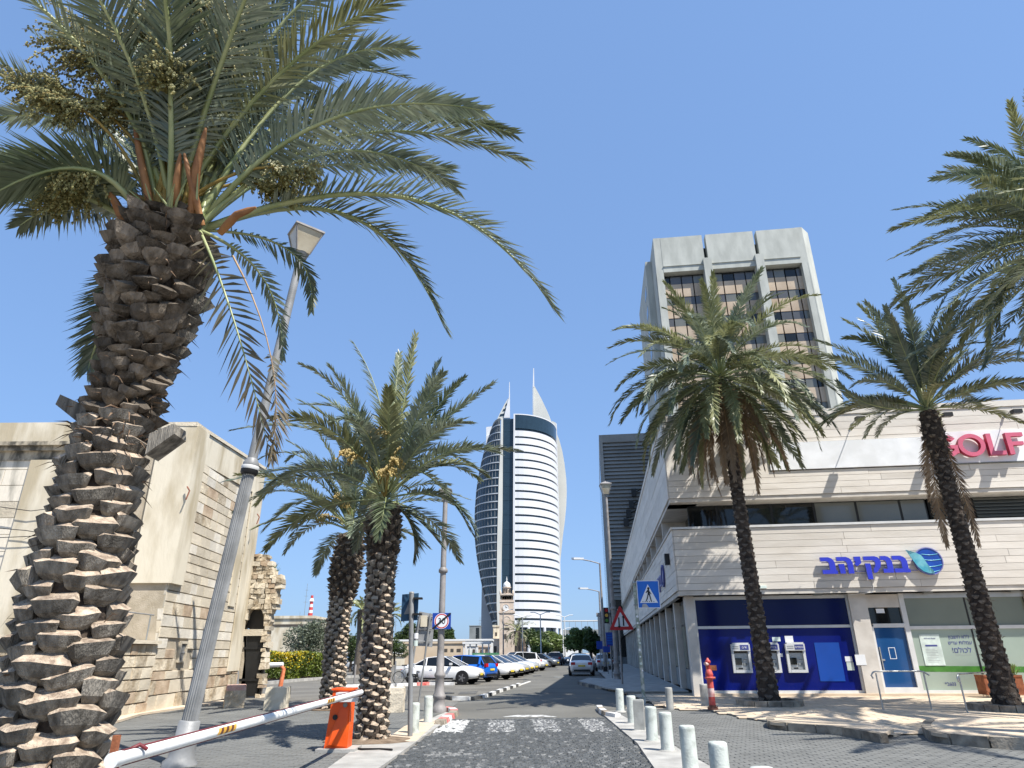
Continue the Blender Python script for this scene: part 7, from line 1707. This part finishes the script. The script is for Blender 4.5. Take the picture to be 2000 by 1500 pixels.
def rack():
    g = gr(1208, 1316); Y = g.y; rt = thing('cargo_cart', 'dark metal frame cart parked on the shaded pavement', 'cart', g)
    for dx in (-.35, .35):
        for dy in (0, .6): mb = MB(); mb.tube([(g.x + dx, Y + dy, .13), (g.x + dx, Y + dy, 1.7)], .025, 6); mb.build('upright', 'black', rt)
    for z in (.45, .9, 1.65): mb = MB(); mb.box((g.x - .36, Y, z), (g.x + .36, Y + .6, z + .04)); mb.build('shelf', 'black', rt)
    for (dx, z) in ((-.1, .5), (.12, .95)): mb = MB(); mb.box((g.x + dx - .2, Y + .05, z), (g.x + dx + .2, Y + .5, z + .35)); mb.build('box', 'far_grey', rt)
    for dx in (-.3, .3): mb = MB(); mb.disc((g.x + dx - .02, Y, .23), (1, 0, 0), .1, .05, 12); mb.build('wheel', 'tyre', rt)
rack()
# ================================================================== hydrant, rails, planter
def hydrant():
    g = gr(1393, 1389); x, y = g.x, g.y; rt = thing('fire_hydrant', 'tall faded red fire hydrant with rusty foot at the pavement edge', 'fire hydrant', (x, y, .0)); z0 = .03
    k = at(1387, 1290, y).z / 1.55
    def L(prof, nm, m, n=16, dx=0): mb = MB(); mb.lathe((x + dx, y, z0), [(r_, z * k) for r_, z in prof], n); mb.build(nm, m, rt)
    L([(.15, 0), (.15, .06), (.10, .09), (.10, .15)], 'foot_flange', 'rust'); L([(.095, .1), (.092, .4)], 'barrel', 'red'); L([(.093, .4), (.092, .66)], 'barrel', 'hyd_pale'); L([(.092, .66), (.088, .93)], 'barrel', 'red')
    L([(.09, .93), (.14, .95), (.14, 1.0), (.09, 1.02)], 'flange', 'red'); L([(.10, 1.0), (.115, 1.08), (.085, 1.2), (.06, 1.24)], 'head', 'red'); L([(.06, 1.2), (.055, 1.42), (.08, 1.44), (.08, 1.50), (.045, 1.54), (.02, 1.6)], 'top_cap', 'red')
    mb = MB(); mb.tube([(x - .02, y - .03, z0 + 1.40 * k), (x - .12, y - .10, z0 + 1.42 * k)], .045, 10); mb.build('outlet', 'hyd_pale', rt)
    mb = MB(); mb.tube([(x + .02, y - .02, z0 + .97 * k), (x + .16, y - .02, z0 + .97 * k)], .035, 8); mb.build('bolt', 'rust', rt)
    for i in range(6): a = i * 1.047; mb = MB(); mb.tube([(x + .13 * math.cos(a), y + .13 * math.sin(a), z0 + .05), (x + .13 * math.cos(a), y + .13 * math.sin(a), z0 + .10)], .014, 6); mb.build('bolt', 'rust', rt)
hydrant()
def rail(pts_l, pts_r, lab):
    a0 = gr(*pts_l[1], .03); b0 = gr(*pts_r[1], .03); za, zb = at(*pts_l[0], a0.y).z, at(*pts_r[0], b0.y).z; z = (za + zb) / 2
    rt = thing('handrail', lab, 'handrail', a0, 0, 'stainless handrails by the bank door')
    d = (b0 - a0).normalized(); A_, B_ = Vector((a0.x, a0.y, z)), Vector((b0.x, b0.y, z))
    for p in (a0, b0): mb = MB(); mb.tube([Vector((p.x, p.y, .0)), Vector((p.x, p.y, z))], .022, 10); mb.build('post', 'alu', rt); mb = MB(); mb.lathe((p.x, p.y, .03), [(.055, 0), (.055, .012), (.025, .016)], 12); mb.build('base_plate', 'alu', rt)
    mb = MB(); mb.tube([A_ - d * .10 + UP * -.14, A_ - d * .14 + UP * -.06, A_ - d * .08 + UP * .02, A_ + UP * .045, B_ - d * .1 + UP * .045, B_ + d * .0 + UP * .03, B_ + d * .14 - UP * .06], .022, 10); mb.build('rail', 'alu', rt)
rail(((1708, 1312), (1725, 1387)), ((1800, 1317), (1820, 1387)), 'left stainless handrail in front of the blue glass door')
rail(((1867, 1317), (1890, 1393)), ((1927, 1319), (1946, 1383)), 'right stainless handrail in front of the rusty planter')
def planter():
    P = lambda u, o, z: FP(u, o, z); u0, z0 = FW_inv(1870, 1352); rt = thing('planter', 'rusty brown steel planter box with small green plant by the glass front', 'planter', FP(10.3, .8, .13))
    u0, u1, o0, o1 = 9.75, 11.0, .45, 1.05; h = .62
    mb = MB(); qbox(P, u0, u1, o0, o1, .13, .13 + h, mb); mb.build('box', 'cor_ten', rt)
    for (a, b, c, e) in ((u0, u1, o1, o1 + .02), (u0, u1, o0 - .02, o0), ): mb = MB(); qbox(P, a, b, c, e, .13 + h - .05, .13 + h + .01, mb); mb.build('rim', 'cor_ten', rt)
    mb = MB(); qbox(P, u0 + .04, u1 - .04, o0 + .04, o1 - .04, .13 + h, .14 + h, mb); mb.build('soil', 'dirt', rt)
    rnd = random.Random(4); mb = MB()
    for k in range(260):
        p = P(rnd.uniform(u1 - .55, u1 - .1), rnd.uniform(o0 + .15, o1 - .1), .14 + h); q = p + Vector((rnd.gauss(0, .09), rnd.gauss(0, .09), rnd.uniform(.1, .36))); w_ = Vector((rnd.uniform(-1, 1), rnd.uniform(-1, 1), 0)).normalized() * .012
        mb.add([p - w_, p + w_, q + w_ * 1.4, q - w_ * 1.4, q + Vector((rnd.gauss(0, .05), 0, .04))], [(0, 1, 2, 3), (3, 2, 4)])
    mb.build('plant', 'tree_leaf_b', rt, kind='stuff')
def FW_inv(x, y): return BK.inv(x, y, .8)
planter()

# ================================================================== vehicles
def make_car(name, label, kind, paint, loc, heading, group='cars parked in the lot', rim='rim'):
    """car at the origin facing +X, then turned"""
    dims = dict(sedan=(4.6, 1.8, 1.44), hatch=(4.1, 1.75, 1.48), suv=(4.5, 1.84, 1.66), small=(3.8, 1.68, 1.5))[kind]
    L, Wd, Hh = dims; hl = L / 2
    rt = thing(name, label, 'car', (0, 0, 0), 0, group)
    if kind == 'sedan': top = [(-hl, .62, .84), (-hl + .06, .30, .96), (-hl + .5, .22, 1.02), (-.95, .2, .98), (0, .2, .94), (.85, .2, .92), (1.6, .24, .90), (hl - .14, .3, .76), (hl, .42, .60)]; cab = [(-hl + .75, 1.0), (-.75, 1.38), (-.1, Hh), (.35, Hh - .03), (1.25, .93)]
    elif kind == 'suv': top = [(-hl, .55, .9), (-hl + .06, .34, 1.06), (-hl + .5, .26, 1.08), (-.95, .24, 1.06), (0, .24, 1.03), (.85, .24, 1.02), (1.55, .28, .96), (hl - .12, .34, .8), (hl, .46, .62)]; cab = [(-hl + .18, 1.08), (-hl + .55, 1.58), (-.3, Hh), (.35, Hh - .03), (1.15, 1.03)]
    else: top = [(-hl, .55, .8), (-hl + .05, .3, .98), (-hl + .4, .22, 1.0), (-.8, .2, .98), (0, .2, .95), (.75, .2, .93), (1.35, .25, .91), (hl - .14, .3, .78), (hl, .42, .62)]; cab = [(-hl + .12, 1.0), (-hl + .45, 1.40), (-.3, Hh), (.3, Hh - .03), (1.1, .93)]
    b = MB(); n = len(top); rings = []
    for i, (x, z0, z1) in enumerate(top):
        t = abs(x) / hl; wd = Wd / 2 * (1 - .16 * t ** 5); nose = .88 if i in (0, n - 1) else 1
        wd *= nose; rings.append([(x, -wd * .90, z0), (x, -wd, z0 + .22 * (z1 - z0) + .0), (x, -wd * 1.0, z0 + .60 * (z1 - z0)), (x, -wd * .95, z1 - .03), (x, -wd * .62, z1 + .015), (x, 0, z1 + .035), (x, wd * .62, z1 + .015), (x, wd * .95, z1 - .03), (x, wd, z0 + .60 * (z1 - z0)), (x, wd, z0 + .22 * (z1 - z0)), (x, wd * .90, z0)])
    k = 11; vs = [v for r_ in rings for v in r_]
    b.add(vs, [(i * k + j, i * k + (j + 1) % k, (i + 1) * k + (j + 1) % k, (i + 1) * k + j) for i in range(n - 1) for j in range(k)], 0, True)
    b.add(rings[0], [tuple(range(k))], 0); b.add(rings[-1], [tuple(range(k - 1, -1, -1))], 0)
    b.build('body', 'car_' + paint, rt)
    # glasshouse
    c = MB(); m = len(cab); cr = []
    for i, (x, z) in enumerate(cab):
        hb = Wd / 2 * .90; ht = hb * (.80 if 0 < i < m - 1 else .92); cr.append([(x, -hb, .96 if kind != 'suv' else 1.04), (x, -ht, z - .02), (x, -ht * .6, z), (x, ht * .6, z), (x, ht, z - .02), (x, hb, .96 if kind != 'suv' else 1.04)])
    vs = [v for r_ in cr for v in r_]; c.add(vs, [(i * 6 + j, i * 6 + j + 1, (i + 1) * 6 + j + 1, (i + 1) * 6 + j) for i in range(m - 1) for j in range(5)], 0, False)
    c.build('window', 'car_glass', rt)
    r_ = MB(); o = .012
    for i in range(1, m - 2): pass
    rp = [cr[1], cr[2], cr[3]]; vs = []
    for q in rp: vs += [(q[1][0], q[1][1] * 1.015, q[1][2] + o * .2), (q[2][0], q[2][1], q[2][2] + o), (q[3][0], q[3][1], q[3][2] + o), (q[4][0], q[4][1] * 1.015, q[4][2] + o * .2)]
    r_.add(vs, [(i * 4 + j, i * 4 + j + 1, i * 4 + j + 5, i * 4 + j + 4) for i in range(2) for j in range(3)], 0, True); r_.build('roof', 'car_' + paint, rt)
    for s in (-1, 1):
        for (p, q, w_) in (((0, 1), (1, 1), .055), ((3, 1), (4, 1), .04), ((2, 1), (2, 0), .035), ((1, 1), (1, 0), .09 if kind == 'sedan' else .16)):
            a = cr[p[0]][1 if p[1] else 0]; d = cr[q[0]][1 if q[1] else 0]; a = Vector((a[0], a[1] * s * -1.01 * -1, a[2])); d = Vector((d[0], d[1] * s * -1.01 * -1, d[2]))
            if q == (4, 1): d = Vector((cr[4][0][0], cr[4][0][1] * s * 1.01, cr[4][0][2]))
            if p == (0, 1): a = Vector((cr[0][0][0], cr[0][0][1] * s * 1.01, cr[0][0][2]))
            pb = MB(); pb.tube([a, d], w_ * .5, 5); pb.build('pillar', 'car_' + paint, rt)
        lr_ = MB(); q1, q2, q3 = [Vector((cr[i][1][0], cr[i][1][1] * s * 1.01, cr[i][1][2])) for i in (1, 2, 3)]; lr_.tube([q1, q2, q3], .025, 5); lr_.build('roof_rail', 'car_' + paint, rt)
        for x in (-hl + .78, hl - .86):
            y = s * (Wd / 2 - .10); wr = .33 if kind != 'suv' else .36
            am = MB(); am.disc((x, s * (Wd / 2 * .985), wr), (0, s, 0), wr * 1.17, .015, 22); am.build('wheel_arch', 'black', rt)
            tm = MB(); tm.disc((x, s * (Wd / 2 - .16), wr), (0, s, 0), wr, .20, 22); w_ = tm.build('wheel', 'tyre', rt)
            rm = MB(); rm.disc((x, s * (Wd / 2 + .04), wr), (0, s, 0), wr * .66, .012, 16); rm.build('rim', rim, w_)
            for q in range(5): a = q * 1.2566; sm = MB(); c0 = Vector((x, s * (Wd / 2 + .055), wr)); d = Vector((math.cos(a), 0, math.sin(a))); e = Vector((-math.sin(a), 0, math.cos(a))) * .03; sm.prism([c0 - e, c0 + e, c0 + d * wr * .62 + e, c0 + d * wr * .62 - e], (0, s * .008, 0)); sm.build('spoke', 'black' if rim == 'rim' else 'rim', w_)
        mm = MB(); mm.box((.72, s * Wd / 2 * 1.0 - (.0 if s > 0 else .14), .98), (.86, s * Wd / 2 * 1.0 + (.14 if s > 0 else 0), 1.10)); mm.build('mirror', 'car_' + paint, rt)
        hm = MB(); hm.add([(hl - .28, s * Wd / 2 * .86, .62), (hl - .04, s * Wd / 2 * .62, .60), (hl - .06, s * Wd / 2 * .60, .73), (hl - .42, s * Wd / 2 * .87, .80)], [(0, 1, 2, 3), (3, 2, 1, 0)]); hm.v = [(x + .03, y * 1.02, z) for x, y, z in hm.v]; hm.build('headlight', 'head', rt)
        tt = MB(); zt = .86 if kind == 'sedan' else .95; tt.box((-hl - .015, min(s * Wd / 2 * .52, s * Wd / 2 * .86), zt - .12), (-hl + .1, max(s * Wd / 2 * .52, s * Wd / 2 * .88), zt + .06)); tt.build('tail_light', 'tail', rt)
        sl_ = MB(); sl_.box((-.9, s * Wd / 2 * .97 - .01, .25), (.9, s * Wd / 2 * .97 + .01, .33)); sl_.build('side_skirt', 'black', rt)
        for x in (.25, -.45): dh = MB(); dh.box((x, min(s * (Wd / 2 + .0), s * (Wd / 2 + .03)), .80), (x + .16, max(s * Wd / 2, s * (Wd / 2 + .03)), .83)); dh.build('door_handle', 'far_grey', rt)
    g = MB(); g.box((hl - .05, -.5, .33), (hl + .012, .5, .5)); g.build('grille', 'black', rt); g = MB(); g.box((-hl - .02, -.6, .3), (-hl + .1, .6, .42)); g.build('rear_bumper', 'black', rt)
    for x, s in ((hl + .014, 1), (-hl - .03, -1)): pm = MB(); pm.box((x - .006, -.26, .44 if s > 0 else .62), (x + .006, .26, .55 if s > 0 else .73)); pm.build('number_plate', 'plate', rt)
    rt.location = loc; rt.rotation_euler.z = heading
    return rt
def clone(src, label, loc, heading, group):
    c = copy_tree(src); c.location = loc; c.rotation_euler.z = heading; c['label'] = label; c['group'] = group; return c
GL = 'cars parked at an angle along the left of the road'
g = gr(862, 1337); make_car('parked_car', 'nearest white sedan parked left of the road behind the lamp post', 'sedan', 'white', (g.x - .05, 41.2, 0), R(-14), GL, 'rim_dark')
make_car('parked_car', 'bright blue hatchback parked between the white cars, tail to the road', 'hatch', 'blue', (-3.15, 44.4, 0), R(180 - 28), GL)
w3 = make_car('parked_car', 'white hatchback parked just behind the blue car, nose to the road', 'hatch', 'white', (-2.0, 47.8, 0), R(-24), GL)
ws = make_car('parked_car', 'white sedan third white car in the row left of the road', 'sedan', 'white', (-1.6, 51.2, 0), R(-24), GL)
sv = make_car('parked_car', 'silver sedan in the middle of the row left of the road', 'sedan', 'silver', (-1.15, 54.6, 0), R(-24), GL)
clone(ws, 'white sedan beyond the silver one in the row left of the road', (-.7, 58.0, 0), R(-24), GL)
clone(sv, 'second silver sedan farther along the row left of the road', (-.2, 61.6, 0), R(-24), GL)
wv = make_car('parked_car', 'white off-road car standing taller near the far end of the row', 'suv', 'white', (.2, 66.0, 0), R(-150), GL)
clone(sv, 'silver car beside the white off-road car, towards the road', (1.0, 69.5, 0), R(-24), GL)
clone(wv, 'white car at the far end of the row near the dark cars', (1.3, 75.5, 0), R(-24), GL)
GR_ = 'cars along the right side of the road'
g = gr(1141, 1320); wr_ = make_car('parked_car', 'white sedan seen from behind on the right of the road, half in shade', 'sedan', 'white', (g.x, g.y + 2.2, 0), R(86), GR_)
clone(sv, 'pale car just beyond the white sedan at the right kerb', (8.4, 66.5, 0), R(86), GR_)
gy = make_car('car', 'dark grey car driving away in the middle of the far road', 'suv', 'grey', (5.5, 96, 0), R(86), None)
dk = make_car('parked_car', 'dark car parked left of the white sedan farther down the road', 'hatch', 'grey', (7.0, 76, 0), R(86), GR_)
clone(w3, 'small white car crossing at the far end of the road', (9.6, 112, 0), R(170), GR_)
clone(ws, 'white car at the far right kerb beyond the pale car', (10.2, 82, 0), R(86), GR_)
GD = 'dark cars in tree shade near the clock tower'
bk = make_car('parked_car', 'black sedan at the left end of the dark cars under the trees', 'sedan', 'black', (3.4, 92, 0), R(-10), GD)
for i, (x, y, h) in enumerate(((5.0, 98, -100), (6.4, 104, -95), (3.2, 84, -20))): clone((dk, bk, dk)[i], ['dark hatchback second in the shaded row under the trees', 'black sedan at the right end of the shaded row under the trees', 'dark hatchback nearest the white off-road car'][i], (x, y, 0), R(h), GD)
g = gr(682, 1311); clone(sv, 'silver car seen between the two left palm trunks', (g.x - .9, g.y + 1.0, 0), R(-6), None)['group'] = 'cars in the plaza lot'
g = gr(800, 1290); 

def bicycle():
    g = gr(795, 1336); x0 = gr(783, 1336).x; x1 = gr(812, 1336).x; Y = g.y - .3; r_ = .34; sc = 1
    xa, xb = (x0 + x1) / 2 - .52, (x0 + x1) / 2 + .52; rt = thing('bicycle', 'dark bicycle with rear carrier leaning by the nearest white car', 'bicycle', (g.x, Y, 0))
    for x in (xa, xb):
        mb = MB(); mb.ring((x, Y - .02, r_), (0, -1, 0), r_ - .035, r_, .04, 24); w_ = mb.build('wheel', 'tyre', rt)
        mb = MB(); mb.disc((x, Y - .02, r_), (0, -1, 0), .035, .05, 10); mb.build('hub', 'alu', w_)
        for k in range(10): a = k * .628; mb = MB(); mb.tube([(x, Y - .04, r_), (x + math.cos(a) * (r_ - .03), Y - .04, r_ + math.sin(a) * (r_ - .03))], .004, 3); mb.build('spoke', 'alu', w_)
    bb = (xa + .46, Y - .04, .30); st = (xa + .34, Y - .04, .82); hd = (xb - .16, Y - .04, .80)
    for a, b in ((bb, st), (bb, hd), (st, hd), (bb, (xa, Y - .04, r_)), (st, (xa, Y - .04, r_)), (hd, (xb, Y - .04, r_)), (st, (st[0] - .03, st[1], .95)), (hd, (hd[0] - .04, hd[1], 1.0))): mb = MB(); mb.tube([a, b], .02, 6); mb.build('frame_tube', 'far_grey', rt)
    mb = MB(); mb.prism([Vector((st[0] - .18, Y - .11, .95)), Vector((st[0] + .12, Y - .06, .95)), Vector((st[0] + .12, Y - .02, .95)), Vector((st[0] - .18, Y + .03, .95))], (0, 0, .06)); mb.build('saddle', 'black', rt)
    mb = MB(); mb.tube([(hd[0] - .05, Y - .3, 1.03), (hd[0] - .04, Y - .04, 1.0), (hd[0] - .05, Y + .22, 1.03)], .016, 6); mb.build('handlebar', 'black', rt)
    mb = MB(); mb.box((xa - .15, Y - .12, .78), (xa + .25, Y + .04, .95)); mb.build('carrier_box', 'far_white', rt)
    mb = MB(); mb.disc((bb[0], Y - .08, bb[2]), (0, -1, 0), .09, .02, 14); mb.build('chainring', 'black', rt)
bicycle()
# thin posts by the plaza left of the cars
for i, (x, y) in enumerate(((760, 1335), (748, 1331), (771, 1329), (737, 1326))):
    g = gr(x, y); rt = thing('thin_post', ['dark brown post by the plaza edge left of the bicycle', 'second pale post left of the bicycle', 'pale post just behind the bicycle wheel', 'farthest left pale post near the palm trunk'][i], 'post', g, 0, 'thin posts left of the bicycle'); mb = MB(); mb.tube([g, g + UP * 1.15], .05, 8); mb.build('post', 'rust' if i == 0 else 'pole', rt)
g = gr(692, 1334); rt = thing('thin_post', 'short grey post standing between the two left palm trunks', 'post', g, 0); mb = MB(); mb.tube([g, g + UP * 1.0], .06, 8); mb.build('post', 'pole_d', rt)
